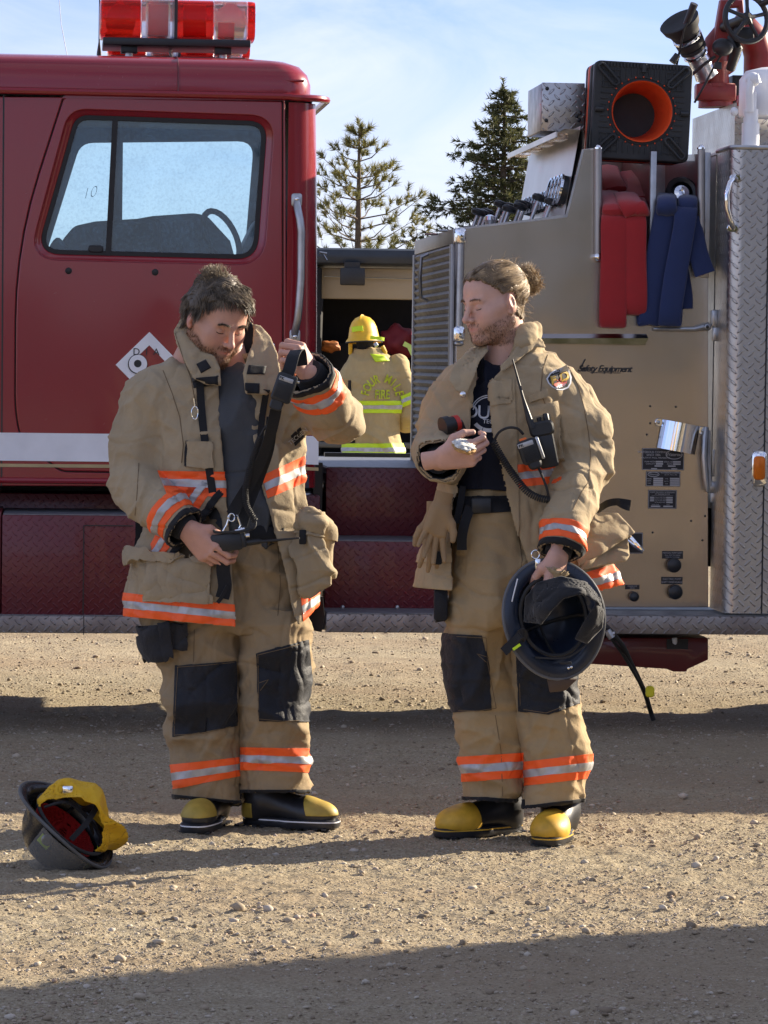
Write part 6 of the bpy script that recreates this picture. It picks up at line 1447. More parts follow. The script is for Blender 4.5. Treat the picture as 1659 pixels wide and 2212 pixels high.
b = MB(); c = U(421,892,-.20); b.tube([c+Vector((.010*math.sin(R(a)), 0, .020*math.cos(R(a)))) for a in range(0,361,20)], .0018, 6, False); b.tube([c+Vector((0,0,.02)), c+Vector((-.004,0,.045))], .002, 6)
b.build('carabiner', chrome, coat1, True)
ql = quad_art('maker_tag', [(629,942),(649,924),(658,944),(639,963)], blackw, coat1, bv1, Y1, .004)
def draped_text(txt, px, size, rot, mat, parent, bv, Yb, off=.006, name='lettering', bold=0, shear=0, space=1.0, ext=.0003, sx=1.0):
    """px: centre in the picture, size in metres"""
    p = W(*px, Yb-.4); M_ = Matrix.Translation(p) @ Matrix.Rotation(R(90),4,'X') @ Matrix.Rotation(R(rot),4,'Z') @ Matrix.Diagonal((sx,1,1,1)); me = text_mesh(txt, size*(Yb-.4)/Yb, None, None, M_, bold=bold, shear=shear, space=space, ext=ext); drape(me, bv, off); return me
join_me('tag_lettering', [draped_text('TECGEN', (644,943), .019, 40, None, None, bv1, Y1, .006, bold=.0005)], silver, ql)
# --- shirt
S = SDF(*bounds(425, 640, 760, 1180, Y1, -.25, .12), .006); S.loft(LV([(786,455,545,.0,.045),(800,448,575,-.01,.09),(860,432,605,-.015,.125),(980,430,620,-.02,.135),(1080,430,628,-.03,.145),(1172,440,625,-.02,.13)], Y1), 0)
shirt1 = sdf_obj('shirt', S, grey_shirt, man1, 1, lambda P: folds(P, [((1,0,.1), .07, 4, .012, 11, None), ((.5,0,1), .10, 2.5, .008, 12, None)]))
# --- trousers
Tz = SDF(*bounds(280, 705, 1105, 1745, Y1, -.22, .22), .0058)
Tz.loft(LV([(1108,430,632,-.01,.125),(1180,370,660,.0,.145),(1260,330,668,.01,.155),(1330,312,668,.01,.15),(1350,320,668,.01,.14)], Y1), 0, cap=True)
Tz.loft(LV([(1300,312,523,.0,.135),(1380,328,519,-.01,.125),(1440,352,516,-.02,.118),(1520,362,517,-.03,.115),(1600,366,520,-.01,.112),(1680,376,518,.0,.115),(1735,388,513,.0,.11)], Y1), .02)
Tz.loft(LV([(1300,515,668,.0,.135),(1380,518,666,-.01,.125),(1460,520,672,-.025,.12),(1540,521,673,-.03,.118),(1620,522,664,-.01,.112),(1690,524,664,.0,.11),(1728,528,672,.0,.115)], Y1), .006)
X, Yg, Z = Tz.xyz((slice(None),)*3); dt = Tz.d.copy(); Dt = dt
inner = dt+.010; low = np.clip((W(0,1560,Y1).z-Z), -1, 1); Dt = np.where(Z < W(0,1600,Y1).z, np.maximum(dt, -inner), dt)
hl = halfspace(Tz, (375,1722), (513,1736), Y1, 'above'); hr2 = halfspace(Tz, (522,1712), (672,1714), Y1, 'above'); Dt = np.where(X < W(518,1700,Y1).x, np.maximum(Dt, -hl), np.maximum(Dt, -hr2))
tf_ = lambda P: folds(P, [((.3,.1,1), .075, 2.6, .015, 13, near(U(440,1690), .22)), ((-.2,.1,1), .075, 2.6, .015, 14, near(U(600,1690), .22)), ((.6,0,.8), .10, 2.5, .016, 15, near(U(520,1290), .16)), ((1,.2,.2), .11, 4, .010, 16, None), ((.2,.2,1), .14, 2.5, .010, 17, None), ((.9,.2,-.4), .045, 2.6, .0045, 18, None), ((.1,.2,.9), .04, 2.5, .0035, 21, None), ((.1,.1,1), .05, 3, .008, 19, near(U(440,1600), .10)), ((.1,.1,1), .05, 3, .008, 20, near(U(600,1570), .10))])
tr1 = sdf_obj('trousers', Tz, tanp, man1, 1, tf_, Dt); tb = outer_bm(tr1, Tz)
patch('knee_patch', tb, [((382,1438),(508,1428),'below'),((374,1592),(512,1568),'above'),((380,1430),(374,1596),'right'),((509,1425),(512,1600),'left')], Y1, .005, kneem, tr1, True)
patch('knee_patch', tb, [((554,1412),(664,1382),'below'),((556,1556),(682,1560),'above'),((554,1400),(560,1570),'right'),((664,1375),(682,1570),'left')], Y1, .005, kneem, tr1, True)
stripe(tb, (366,1650), (516,1636), (518,1678), (380,1704), Y1, tr1, orange, sides=False) if False else None
def leg_stripe(src, tl, tr_, br, bl, Y, parent, hv, sep, side):
    bm = src.copy(); cutpx(bm, (sep,1500), (sep,1760), Y, side)
    stripe(bm, tl, tr_, br, bl, Y, parent, hv, None, sides=False); bm.free()
leg_stripe(tb, (366,1652), (516,1636), (518,1676), (376,1704), Y1, tr1, orange, 518, 'left'); leg_stripe(tb, (522,1614), (664,1617), (664,1668), (522,1663), Y1, tr1, orange, 520, 'right')
for (a, b_, sd) in (((375,1716),(514,1730),'left'), ((522,1706),(674,1706),'right')):
    bm = tb.copy(); cutpx(bm, (518,1500), (518,1760), Y1, sd); patch('hem_binding', bm, [(a, b_, 'below')], Y1, .003, blackw, tr1); bm.free()
patch('thigh_pocket', tb, [((310,1352),(412,1345),'below'),((300,1412),(412,1398),'above'),((405,1340),(405,1420),'left')], Y1, .022, kneem, tr1)
patch('thigh_pocket_flap', tb, [((310,1372),(350,1350),'below'),((322,1420),(372,1414),'above'),((366,1340),(376,1420),'left')], Y1, .034, kneem, tr1)
# back suspenders and belt hanging from the waist
b = MB(); b.rbox(U(560,1152,-.14), (.155,.02,.05), .01); b.build('belt', blackw, man1, True)
b = MB(); b.strap([U(300,1110,.05),U(300,1160,.03),U(296,1190,.02)], .022, .004, (1,0,0)); b.strap([U(680,1290,-.02),U(684,1330,-.02),U(678,1362,-.02)], .05, .01, (1,0,0)); b.build('belt_tail', blackw, man1)
# --- boots
boot(bframe(U(452,1785).x, Y1+.0, -12, 0), man1, toemat=yel_d, capz=.05, capy=-.12); boot(bframe(U(612,1780).x-.03, Y1+.02, 72, 0), man1, toemat=yel_d, heelmat=yel_d, capz=.045, capy=-.12)
# --- head and hands, one body
HM1 = Matrix.Translation((0,0,0)); Rh = Matrix.Rotation(R(36),4,'Z') @ Matrix.Rotation(R(3),4,'Y') @ Matrix.Rotation(R(27),4,'X'); ctr = U(496,716,-.155)-(Rh @ Vector((0,-.083,0))); HM1 = Matrix.Translation(ctr) @ Rh @ Matrix.Scale(1.03,4)
hs1 = head_sdf(wide=1.06, brow=1.15); me_h = head_mesh(hs1, HM1, .9)
tor = SDF(*bounds(380, 640, 740, 1180, Y1, -.2, .15), .012); tor.loft(LV([(800,450,560,.01,.07),(900,435,610,0,.10),(1160,440,610,0,.10)], Y1), .03); tor.cone(U(485,745,.03), U(500,840,.02), .060, .075, .03)
tor.chain([U(350,835),U(292,1030)], [.045,.04], .03)
def tor_me(s):
    P, F = s.mesh(); return plain_tint(mesh_np(smooth_np(P,F,1), F))
# right hand (picture left): back of the hand to the camera, fingers closed round the radio
HL = frame(U(408,1146,-.240), (U(458,1200,-.262)-U(412,1148,-.24)).normalized(), Vector((-.60,.45,-.66)))
hand_l = hand_mesh(HL, [(30,48,34),(34,50,34),(38,50,34),(42,50,34)], [(.040,-.016,.044),(.070,-.026,.050),(.092,-.040,.036)], mirror=True, scale=1.10)
# left hand (picture right): raised, holding the strap loop, back of the hand to the right
def hframe(o, xdir, palm, mirror=False):
    x = Vector(xdir).normalized(); y = -Vector(palm); y = (y-x*y.dot(x)).normalized(); z = x.cross(y)
    M = Matrix((x, y, z)).transposed().to_4x4(); M.translation = o; return M
HR = hframe(U(678,818,-.27), (-.52,-.30,.80), (-.70,.62,-.25))
hand_r = hand_mesh(HR, [(58,70,45),(64,72,45),(68,72,45),(72,70,45)], [(.042,-.014,.046),(.070,-.034,.048),(.088,-.056,.036)], scale=1.12)
arms = SDF(*bounds(380, 760, 780, 1200, Y1, -.45, .1), .008); arms.chain([U(300,1040),U(402,1141,-.228)], [.045,.03], .01); arms.chain([U(722,897,-.10),U(670,808,-.29)], [.045,.03], .01); arms.chain([U(620,830,-.02),U(722,897,-.10)], [.045,.045], .02)
body1 = join_me('body', [me_h, hand_l, hand_r, tor_me(tor), tor_me(arms)], skin1, man1); body1.data.polygons.foreach_set('use_smooth', [True]*len(body1.data.polygons))
# --- face details
def lash(M, parent, mat, wide=1.0, z=-.0045):
    b = MB()
    for sx in (-1,1): b.tube([M @ Vector((sx*(.031+.0145*math.cos(R(a)))*1.0, -.0848+.0050*abs(math.cos(R(a)))**2, z-.0035*math.sin(R(a)))) for a in range(0,181,20)], .0011, 5)
    return b.build('eyelashes', mat, parent, True)
dk_h = simple('dark_hair', (.02,.014,.010), .6)
lash(HM1, man1, dk_h)
def brows(s, M, parent, mat, seed, dens=420):
    g = np.random.default_rng(seed); n = dens; t = g.random(n); sx = np.where(g.random(n) < .5, -1, 1); x = sx*(.012+.036*t); z = .0215+.006*np.sin(t*2.4)-.004*t+g.normal(size=n)*.0018
    P = np.stack([x, np.full(n,-.10), z], 1).astype(np.float32)
    for _ in range(12): d = s.at(P); P[:,1] += np.clip(d, 0, .01)
    dr = np.stack([sx*1.0, np.full(n,-.35), .25-.6*t], 1); return strands('eyebrows', P, dr, np.full(n,.008)*g.uniform(.7,1.2,n), .00035, mat, parent, M, 3, .25, gw=0, seed=seed)
hair1 = hairm('grey_brown_hair', (.035,.026,.018), (.27,.215,.15)); beard1 = hairm('ginger_beard', (.07,.03,.014), (.30,.16,.075)); hair2 = hairm('light_brown_hair', (.10,.065,.035), (.50,.36,.21)); beard2 = hairm('brown_beard', (.07,.04,.02), (.24,.14,.07))
brows(hs1, HM1, man1, hair1, 3)
def hairline1(P):
    x, y, z = P.T; ax = np.abs(x); zl = np.interp(y, [-.09,-.075,-.055,-.03,-.005,.02,.05,.09], [.092,.088,.080,.060,.0,-.02,-.055,-.06])
    zl = zl - .014*np.exp(-((x-.02)/.02)**2)*(y < -.04); ear = (((y-.014)/.022)**2+((z+.008)/.032)**2 < 1) & (ax > .070)
    return (z > zl) & ~ear & (z > -.10)
def hair_cap(s, mask, off, M, mat, parent, amp, seed, name='hair'):
    """solid under-layer: the skull pushed out where hair grows"""
    P, F = s.mesh(); c = P[F].mean(1); k = mask(c); F = F[k]; u, inv = np.unique(F, return_inverse=True); P = P[u]; F = inv.reshape(-1,4)
    g = s.grad_at(P); n_ = n3(P, (70,70,40), seed); cnt = np.bincount(F.ravel(), minlength=len(P)); edge = (cnt < 4)
    o_ = off*(.55+.9*n_)+amp*(n3(P, (28,28,22), seed+1)-.3); o_ = np.where(edge, -.001, o_); P = P+g*o_[:,None]
    P = P@np.array(M)[:3,:3].T+np.array(M)[:3,3]; me = mesh_np(P, F, name); at = me.attributes.new('tone', 'FLOAT', 'POINT'); at.data.foreach_set('value', (n_*.35).astype(np.float32)[:len(me.vertices)]); return link(name, me, mat, parent, True)
hc1 = hair_cap(hs1, hairline1, .012, HM1, hair1, man1, .012, 3)
rt1, g1 = sample_surface(hs1, hairline1, 9000, 5)
top = rt1[:,2]; fl = np.stack([rt1[:,0]*6+.55*(rt1[:,2] > .05), -.9*(rt1[:,1] < .03)+.5*(rt1[:,1] >= .03)-.3, -1.0*(rt1[:,2] < .09)-.1], 1); cl_ = n3(rt1, (60,60,60), 9)[:,None]-.5
strands('hair_strands', rt1+g1*.008, fl+g1*.38+cl_*1.0, RNG.uniform(.020,.040,len(rt1)), .00075, hair1, hc1, HM1, 4, .16, gw=.35, seed=8, tone=np.clip(n3(rt1,(50,50,50),4)*1.1-.1+RNG.normal(size=len(rt1))*.15,0,1))
tf1, tg1 = sample_surface(hs1, lambda P: (P[:,2] > .095) & (P[:,1] > .02) & (P[:,0] < .01), 600, 6)
strands('hair_tuft', tf1+tg1*.012, tg1*.8+np.array([-.35,.2,.5]), RNG.uniform(.02,.034,600), .0005, hair1, hc1, HM1, 4, .45, gw=-.1, seed=9, tone=RNG.uniform(.5,1,600))
def beardmask(P):
    x, y, z = P.T; ax = np.abs(x); lipz = (ax < .024) & (z > -.078) & (z < -.058) & (y < -.07)
    jaw = (z < np.interp(y, [-.10,-.06,0,.03], [-.062,-.058,-.035,-.02])) & (z > -.128) & (y < .025); mus = (np.abs(z+.0515) < .0065) & (ax < .028) & (y < -.07); return (jaw | mus) & ~lipz
br, bg2 = sample_surface(hs1, beardmask, 3000, 7); strands('beard', br, bg2*.6+np.array([0,-.3,-1.0]), RNG.uniform(.004,.009,len(br))*(1+.7*(br[:,2] < -.085)), .00042, beard1, man1, HM1, 3, .3, gw=.4, seed=4)
# ---------------------------------------------------------------- what he holds
mic = empty('speaker_microphone', (0,0,0), 0, 'black radio microphone with orange button held up by the bearded man', 'microphone')
Mm = Matrix.Translation(U(614,838,-.42)) @ Matrix.Rotation(R(18),4,'Y')
b = MB(); b.rbox((0,0,0), (.062,.032,.088), .010, Mm); b.rbox((-.006,0,-.055), (.040,.028,.035), .010, Mm); mb_ = b.build('housing', black, mic, True)
b = MB()
for i in range(9): b.box((-.022,-.0175,-.032+i*.005), (.020,-.0155,-.0295+i*.005), 0, Mm)
b.build('grille', rubber, mic); b = MB(); b.rbox((.012,.0,.047), (.018,.016,.008), .003, Mm); b.build('button', simple('orange_button', (.85,.18,.03), .4), mic, True)
b = MB(); b.rbox((-.002,-.0175,.026), (.044,.003,.013), .002, Mm); lb = b.build('label', silver, mic, True); text_mesh('BK', .012, black, mic, Mm @ Matrix.Translation((-.016,-.0195,.026)) @ Matrix.Rotation(R(90),4,'X'), 'label_text', .0002, bold=.0005)
b = MB(); b.rbox((.034,.0,.030), (.010,.014,.006), .002, Mm); b.build('clip', chrome, mic, True)
def curve_pts(pts, n=8):
    P_ = [Vector(p) for p in pts]; out = []
    for i in range(len(P_)-1):
        p0, p1, p2, p3 = P_[max(i-1,0)], P_[i], P_[i+1], P_[min(i+2,len(P_)-1)]
        for k in range(n):
            t = k/n; out.append(.5*((2*p1)+(p2-p0)*t+(2*p0-5*p1+4*p2-p3)*t*t+(3*p1-p0-3*p2+p3)*t**3))
    return out+[P_[-1]]
def coil(b, pts, R0, r0, pitch):
    c = curve_pts(pts, 24); L = 0; out = []
    for i in range(len(c)-1):
        t = (c[i+1]-c[i]); l = t.length; t.normalize(); u = t.cross(Vector((0,1,0))).normalized(); v = t.cross(u); m = max(1, int(l/pitch*10))
        for k in range(m):
            s_ = k/m; a = 2*math.pi*(L+l*s_)/pitch; out.append(c[i].lerp(c[i+1], s_)+u*R0*math.cos(a)+v*R0*math.sin(a))
        L += l
    b.tube(out, r0, 5)
rd1 = empty('radio', (0,0,0), 0, 'black handheld radio on a long shoulder strap, antenna pointing right, held at the waist', 'radio')
b = MB(); Mr = Matrix.Translation(U(497,1170,-.265)) @ Matrix.Rotation(R(82),4,'Y'); b.rbox((0,0,-.01), (.055,.034,.095), .008, Mr); b.rbox((.0,.0,.04), (.045,.030,.02), .006, Mr); b.build('housing', black, rd1, True)
b = MB(); b.tube([Mr @ Vector((.010,0,.045)), Mr @ Vector((.010,0,.085)), Mr @ Vector((.012,0,.10)), U(647,1162,-.29)], [.010,.0095,.005,.003], 10); b.build('antenna', black, rd1, True)
b = MB()
for dx in (-.012,): b.tube([Mr @ Vector((dx,0,.045)), Mr @ Vector((dx,0,.062))], .008, 12)
b.tube([Mr @ Vector((-.030,-.01,.02)), Mr @ Vector((-.034,-.01,.05))], .006, 8); b.build('knob', chrome, rd1, True)
b = MB(); b.strap(curve_pts([U(640,757,-.37),U(633,770,-.40),U(626,795,-.425),U(621,808,-.43)]), .038, .003, (1,0,.2)); b.strap(curve_pts([U(652,790,-.34),U(648,760,-.35),U(640,757,-.37)]), .036, .003, (1,0,.1))
b.strap(curve_pts([U(596,885,-.40),U(586,930,-.37),U(570,980,-.32),U(545,1035,-.28),U(515,1085,-.27),U(500,1112,-.27)]), .036, .003, (.9,0,.4))
b.strap(curve_pts([U(588,900,-.37),U(580,970,-.30),U(560,1030,-.25),U(538,1085,-.24),U(522,1135,-.25)]), .034, .003, (.95,0,.3)); b.build('carry_strap', blackw, rd1, True)
b = MB(); coil(b, [U(563,942,-.34),U(548,985,-.31),U(535,1030,-.29),U(530,1070,-.275),U(536,1100,-.27),U(552,1127,-.27)], .0085, .0026, .0062); b.tube(curve_pts([U(552,1127,-.27),U(548,1140,-.28),U(520,1148,-.29),U(470,1150,-.28),U(462,1146,-.27)]), .0042, 8)
b.tube(curve_pts([U(600,880,-.40),U(590,905,-.38),U(572,925,-.35),U(563,942,-.34)]), .004, 8); b.build('coiled_cord', rubber, rd1, True)
b = MB(); b.tube([U(497,1112,-.27),U(489,1135,-.27),U(480,1150,-.27)], .003, 6); b.tube([U(512,1112,-.27),U(520,1135,-.27),U(512,1150,-.27)], .003, 6); b.tube([U(500,1118,-.275)+Vector((.01*math.cos(R(a)),0,.012*math.sin(R(a)))) for a in range(0,361,30)], .002, 6, False); b.build('strap_hook', chrome, rd1, True)
b = MB(); b.strap(curve_pts([U(484,1195,-.25),U(482,1230,-.24),U(486,1265,-.235),U(480,1292,-.235)]), .042, .016, (1,0,0)); b.strap([U(492,1265,-.25),U(478,1292,-.26),U(470,1302,-.26)], .012, .003, (0,0,1)); b.build('holster', blackw, rd1, True)
b = MB(); b.tube(curve_pts([U(447,1135,-.22),U(465,1145,-.25),U(470,1160,-.26),U(450,1180,-.25)]), .004, 8); b.build('wrist_loop', rubber, rd1, True)
# ================================================================ second man: hair in a bun, navy T-shirt, helmet in hand
Y2 = 10.92
def K(x, y, dy=0): return W(x, y, Y2+dy)
man2 = empty('person', (0,0,0), 0, 'long-haired man with a bun, open tan coat over navy T-shirt, looking left with a cookie', 'person')
J2 = SDF(*bounds(885, 1385, 675, 1300, Y2, -.40, .30), .0052)
rows = [(755,1010,1190,.0,.10),(785,985,1215,.0,.125),(830,965,1235,.0,.145),(900,962,1222,.0,.155),(980,968,1218,.0,.16),(1050,955,1225,.0,.165),(1110,938,1262,.0,.165),(1180,915,1310,.0,.165),(1240,902,1340,.0,.165),(1300,894,1362,.0,.170)]
J2.loft(LV(rows, Y2), .02)
J2.chain([K(1190,824,.0),K(1222,862,.0),K(1246,930,-.03),K(1255,1010,-.07)], [.080,.082,.084,.087], .04)
J2.chain([K(1255,1010,-.07),K(1245,1075,-.17),K(1222,1140,-.255),K(1203,1215,-.31)], [.087,.078,.068,.062], .010)
J2.chain([K(1010,830,.02),K(978,900,.02),K(962,968,-.03)], [.075,.076,.074], .05)
J2.chain([K(962,968,-.03),K(953,985,-.12),K(942,1000,-.26)], [.074,.068,.058], .02)
J2.loft(LV([(690,1030,1160,.02,.085),(730,1022,1168,.0,.09),(765,1015,1175,.0,.095)], Y2), .012)
X, Yg, Z = J2.xyz((slice(None),)*3); d2 = J2.d.copy(); D2 = np.maximum(d2, -(d2+.011))
er2 = [(676,1040,1118),(700,1040,1112),(740,1032,1104),(770,1030,1090),(800,1027,1066),(822,1023,1057),(872,1018,1059),(919,1014,1063),(1006,997,1085),(1056,985,1095),(1110,968,1108),(1200,972,1138),(1310,978,1170)]
xl, xr_ = zi(J2, er2, Y2, 1), zi(J2, er2, Y2, 2)
D2 = np.maximum(D2, -np.maximum(np.maximum(xl-X, X-xr_), Yg-(Y2-.01)))
hL = halfspace(J2, (895,1269), (980,1277), Y2, 'above'); hR = halfspace(J2, (1240,1290), (1368,1258), Y2, 'above'); D2 = np.where(X < W(1090,1200,Y2).x, np.maximum(D2, -hL), np.maximum(D2, -hR))
D2 = np.where(X < W(1080,700,Y2).x, np.maximum(D2, -halfspace(J2, (1000,770), (1060,728), Y2, 'below')), np.maximum(D2, -halfspace(J2, (1110,715), (1140,692), Y2, 'below')))
cA, dA = K(1206,1194,-.294), K(1203,1215,-.31)-K(1222,1140,-.255); cB, dB = K(944,998,-.235), K(942,1000,-.26)-K(953,985,-.12)
D2 = cuffcut(J2, D2, cA, dA, .085); D2 = cuffcut(J2, D2, cB, dB, .10)
f2 = lambda P: folds(P, [((.25,.2,1), .085, 2.2, .018, 51, near(K(1265,1010), .15)), ((.5,.1,.85), .07, 2.3, .016, 52, near(K(1250,1090), .12)), ((.9,.1,.2), .10, 3.5, .010, 53, None), ((.5,.3,.9), .15, 2.2, .009, 54, None), ((.85,.1,.5), .07, 2.6, .012, 55, near(K(1225,880), .14)), ((.5,.2,-.8), .045, 2.6, .0045, 56, None), ((.9,.2,.5), .035, 2.6, .003, 59, None), ((.4,0,.9), .05, 2.4, .010, 57, near(K(955,950), .10)), ((.3,.2,.9), .07, 2, .009, 58, near(K(1180,1090), .10))])
coat2 = sdf_obj('coat', J2, tan2, man2, 1, f2, D2); coat2.data.materials.append(liner); line_inside(coat2, J2); ob2 = outer_bm(coat2, J2)
def torso_only(src, pts, rad):
    bm = src.copy(); kill = [f for f in bm.faces if any((f.calc_center_median()-p).length < rad for p in pts)]; bmesh.ops.delete(bm, geom=kill, context='FACES'); return bm
ot = torso_only(ob2, [K(1258,1010,-.07),K(1252,960,-.05),K(1250,1050,-.12),K(1235,1100,-.21),K(1222,1140,-.255)], .094)
stripe(ot, (1084,1008), (1216,994), (1212,1042), (1094,1056), Y2, coat2, orange, True)
stripe(ot, (1150,1268), (1366,1209), (1366,1261), (1160,1316), Y2, coat2, orange, True)
ot.free()
cuff(ob2, cA, dA, .022, .080, .118, coat2, orange); cuff(ob2, cB, dB, .018, .055, .10, coat2, orange)
b = MB(); b.tube([cA-dA.normalized()*.05, cA+dA.normalized()*.004], [.045,.040], 20); b.build('wristlet', blackw, coat2, True)
b = MB(); b.tube([cB-dB.normalized()*.07, cB-dB.normalized()*.02], [.046,.040], 20); b.build('wristlet', liner, coat2, True)
w3 = sheet('collar_wing', [(1128,693,-.03),(1136,700,-.04),(1152,722,-.05),(1174,736,-.05),(1180,752,-.07),(1160,750,-.08),(1140,762,-.10),(1112,785,-.13),(1082,806,-.15),(1080,790,-.14),(1102,768,-.12),(1119,742,-.09),(1122,715,-.06)], Y2, .011, tan2, coat2, .006, 7, bulge=.004)
w4 = sheet('collar_wing', [(1052,742,-.07),(1056,758,-.10),(1036,782,-.14),(1026,812,-.165),(1010,850,-.172),(984,846,-.17),(968,822,-.15),(976,795,-.12),(1000,768,-.09),(1024,750,-.06)], Y2, .010, tan2, coat2, .006, 9, bulge=.005)
bv2 = bvh_of(coat2, w3, w4)
patch('storm_flap', ob2, [((1056,820),(1100,818),'below'),((1058,1215),(1160,1215),'above'),((1112,820),(1118,1010),'left')], Y2, .006, tan2, coat2, True)
for nm, c in (('flap_tab', [((1057,824),(1106,820),'below'),((1058,867),(1106,865),'above'),((1056,820),(1058,868),'right'),((1107,820),(1107,868),'left')]), ('flap_tab', [((1062,858),(1104,853),'below'),((1062,876),(1104,871),'above'),((1062,850),(1063,880),'right'),((1104,850),(1104,880),'left')]), ('mic_loop', [((1142,856),(1180,842),'below'),((1142,870),(1182,857),'above'),((1141,850),(1142,875),'right'),((1180,840),(1181,860),'left')]),
             ('radio_pocket', [((1132,880),(1198,872),'below'),((1150,1004),(1222,996),'above'),((1132,870),(1152,1010),'right'),((1198,870),(1222,1000),'left')])):
    patch(nm, ob2, c, Y2, .010 if nm != 'radio_pocket' else .014, tan2, coat2, True)
b = MB(); b.ell(K(1000,852,-.175), (.010,.006,.010)); b.build('snap_button', chrome, coat2, True)
# seam down the sleeve
def seam(name, px, mat, parent, bv, Yb, r_=.0013, off=.001):
    pts = [];
    for i in range(len(px)-1):
        for k in range(6): pts.append(lerp2(px[i], px[i+1], k/6))
    pts.append(px[-1]); ws = []
    for q in pts:
        d = (W(*q, Yb)-CAM).normalized(); h = bv.ray_cast(CAM, d)
        if h[0] is not None: ws.append(h[0]-d*off)
    if len(ws) > 2: b = MB(); b.tube(ws, r_, 5); return b.build(name, mat, parent, True)
thr = simple('seam_thread', (.16,.11,.06), .9)
seam('sleeve_seam', [(1224,785),(1248,830),(1262,880),(1272,940),(1276,990),(1272,1040),(1255,1065),(1238,1100)], thr, coat2, bv2, Y2-.1); seam('shoulder_seam', [(1185,760),(1172,800),(1168,850),(1190,900),(1205,950)], thr, coat2, bv2, Y2-.1)
seam('sleeve_seam', [(352,800),(372,850),(388,900),(396,960),(392,1000)], thr, coat1, bv1, Y1-.1); seam('collar_seam', [(378,720),(398,780),(412,815),(424,880)], thr, coat1, bv1, Y1-.1); seam('pocket_seam', [(300,1000),(295,1080),(285,1180)], thr, coat1, bv1, Y1-.1)
# shoulder patch
def poly_art(name, px, mat, parent, bv, Yb, off):
    me = bpy.data.meshes.new(name); vs = [tuple(W(x, y, Yb-.4)) for x, y in px]; c = (sum(x for x,_ in px)/len(px), sum(y for _,y in px)/len(px)); mid = [lerp2(q, c, .5) for q in px]; n_ = len(px)
    vs += [tuple(W(*q, Yb-.4)) for q in mid]+[tuple(W(*c, Yb-.4))]; fs = [(i,(i+1)%n_,n_+(i+1)%n_,n_+i) for i in range(n_)]+[(n_+i,n_+(i+1)%n_,2*n_) for i in range(n_)]; me.from_pydata(vs, [], fs); drape(me, bv, off); return link(name, me, mat, parent, True)
sh_px = [(1224,788),(1230,800),(1235,815),(1234,828),(1228,838),(1216,843),(1203,842),(1192,836),(1184,828),(1180,818),(1188,806),(1198,799),(1210,795)]
cs = (1209,818); sp_ = poly_art('shoulder_patch', sh_px, white_p, coat2, bv2, Y2, .003); poly_art('patch_field', [lerp2(q, cs, .12) for q in sh_px], simple('patch_black', (.012,.010,.012), .7), sp_, bv2, Y2, .0045)
pyel = simple('patch_gold', (.65,.42,.05), .6); pred = simple('patch_red', (.55,.05,.03), .6)
poly_art('patch_flame', [(1194,830),(1200,818),(1206,824),(1212,812),(1218,822),(1226,816),(1224,828),(1214,836),(1202,836)], pred, sp_, bv2, Y2, .0052)
join_me('patch_letters', [draped_text('F', (1196,822), .036, 14, None, None, bv2, Y2, .007, bold=.0014), draped_text('D', (1220,813), .040, 14, None, None, bv2, Y2, .007, bold=.0014)], pyel, sp_); join_me('patch_text', [draped_text('FIRE-DEX', (1211,834), .0085, 22, None, None, bv2, Y2, .008, bold=.0003), draped_text('Serving for the', (1208,800), .0075, 24, None, None, bv2, Y2, .008, bold=.0002), draped_text('protection of many', (1206,807), .006, 24, None, None, bv2, Y2, .008)], white_p, sp_)
bvt1 = bvh_of(tr1)
for ln_ in ([(382,1441),(445,1437),(506,1431)],[(384,1441),(379,1520),(376,1590)],[(376,1588),(440,1584),(508,1567)],[(556,1415),(610,1402),(662,1388)],[(557,1415),(558,1480),(559,1553)],[(559,1553),(610,1558),(664,1556)],[(420,1360),(418,1430)],[(600,1180),(606,1260),(600,1330)],[(560,1475),(580,1468),(562,1492)]):
    seam('knee_stitching' if ln_[0][1] > 1370 else 'leg_seam', ln_, thr, tr1, bvt1, Y1-.1, .0011, .0065 if ln_[0][1] > 1370 else .001)
# --- T-shirt with print
S2 = SDF(*bounds(950, 1180, 745, 1065, Y2, -.22, .14), .006); S2.loft(LV([(762,1052,1108,.0,.05),(778,1035,1130,-.01,.075),(820,1005,1150,-.015,.105),(900,992,1160,-.02,.115),(980,984,1165,-.02,.115),(1045,980,1168,-.02,.115)], Y2), 0)
shirt2 = sdf_obj('t_shirt', S2, navy_shirt, man2, 1, lambda P: folds(P, [((1,0,.15), .07, 4, .012, 71, None)])); bvs2 = bvh_of(shirt2)
inkw = simple('white_print', (.60,.62,.66), .7, var=.1, vs=60)
cen = W(1056,893,Y2-.4); k_ = (Y2-.4)/Y2
def ring_art(name, r0_, r1_, a0, a1, mat, parent):
    vs = []; n_ = 28
    for i in range(n_+1):
        a = R(a0+(a1-a0)*i/n_)
        for r_ in (r0_, r1_): vs.append(tuple(cen+Vector((math.cos(a)*r_*k_, 0, math.sin(a)*r_*k_))))
    me = bpy.data.meshes.new(name); me.from_pydata(vs, [], [(2*i,2*i+1,2*i+3,2*i+2) for i in range(n_)]); drape(me, bvs2, .003); return link(name, me, mat, parent)
ring_art('print_ring', .054, .057, 95, 160, inkw, shirt2); ring_art('print_ring', .048, .051, 95, 168, inkw, shirt2); ring_art('print_ring', .046, .058, 218, 248, inkw, shirt2); ring_art('print_ring', .046, .058, 250, 300, inkw, shirt2)
join_me('print_lettering', [draped_text('DUTY', (1053,892), .058, -2, None, None, bvs2, Y2, .003, bold=.0004, space=.86), draped_text('TECH', (1059,911), .018, -2, None, None, bvs2, Y2, .003, bold=.0002)], inkw, shirt2)
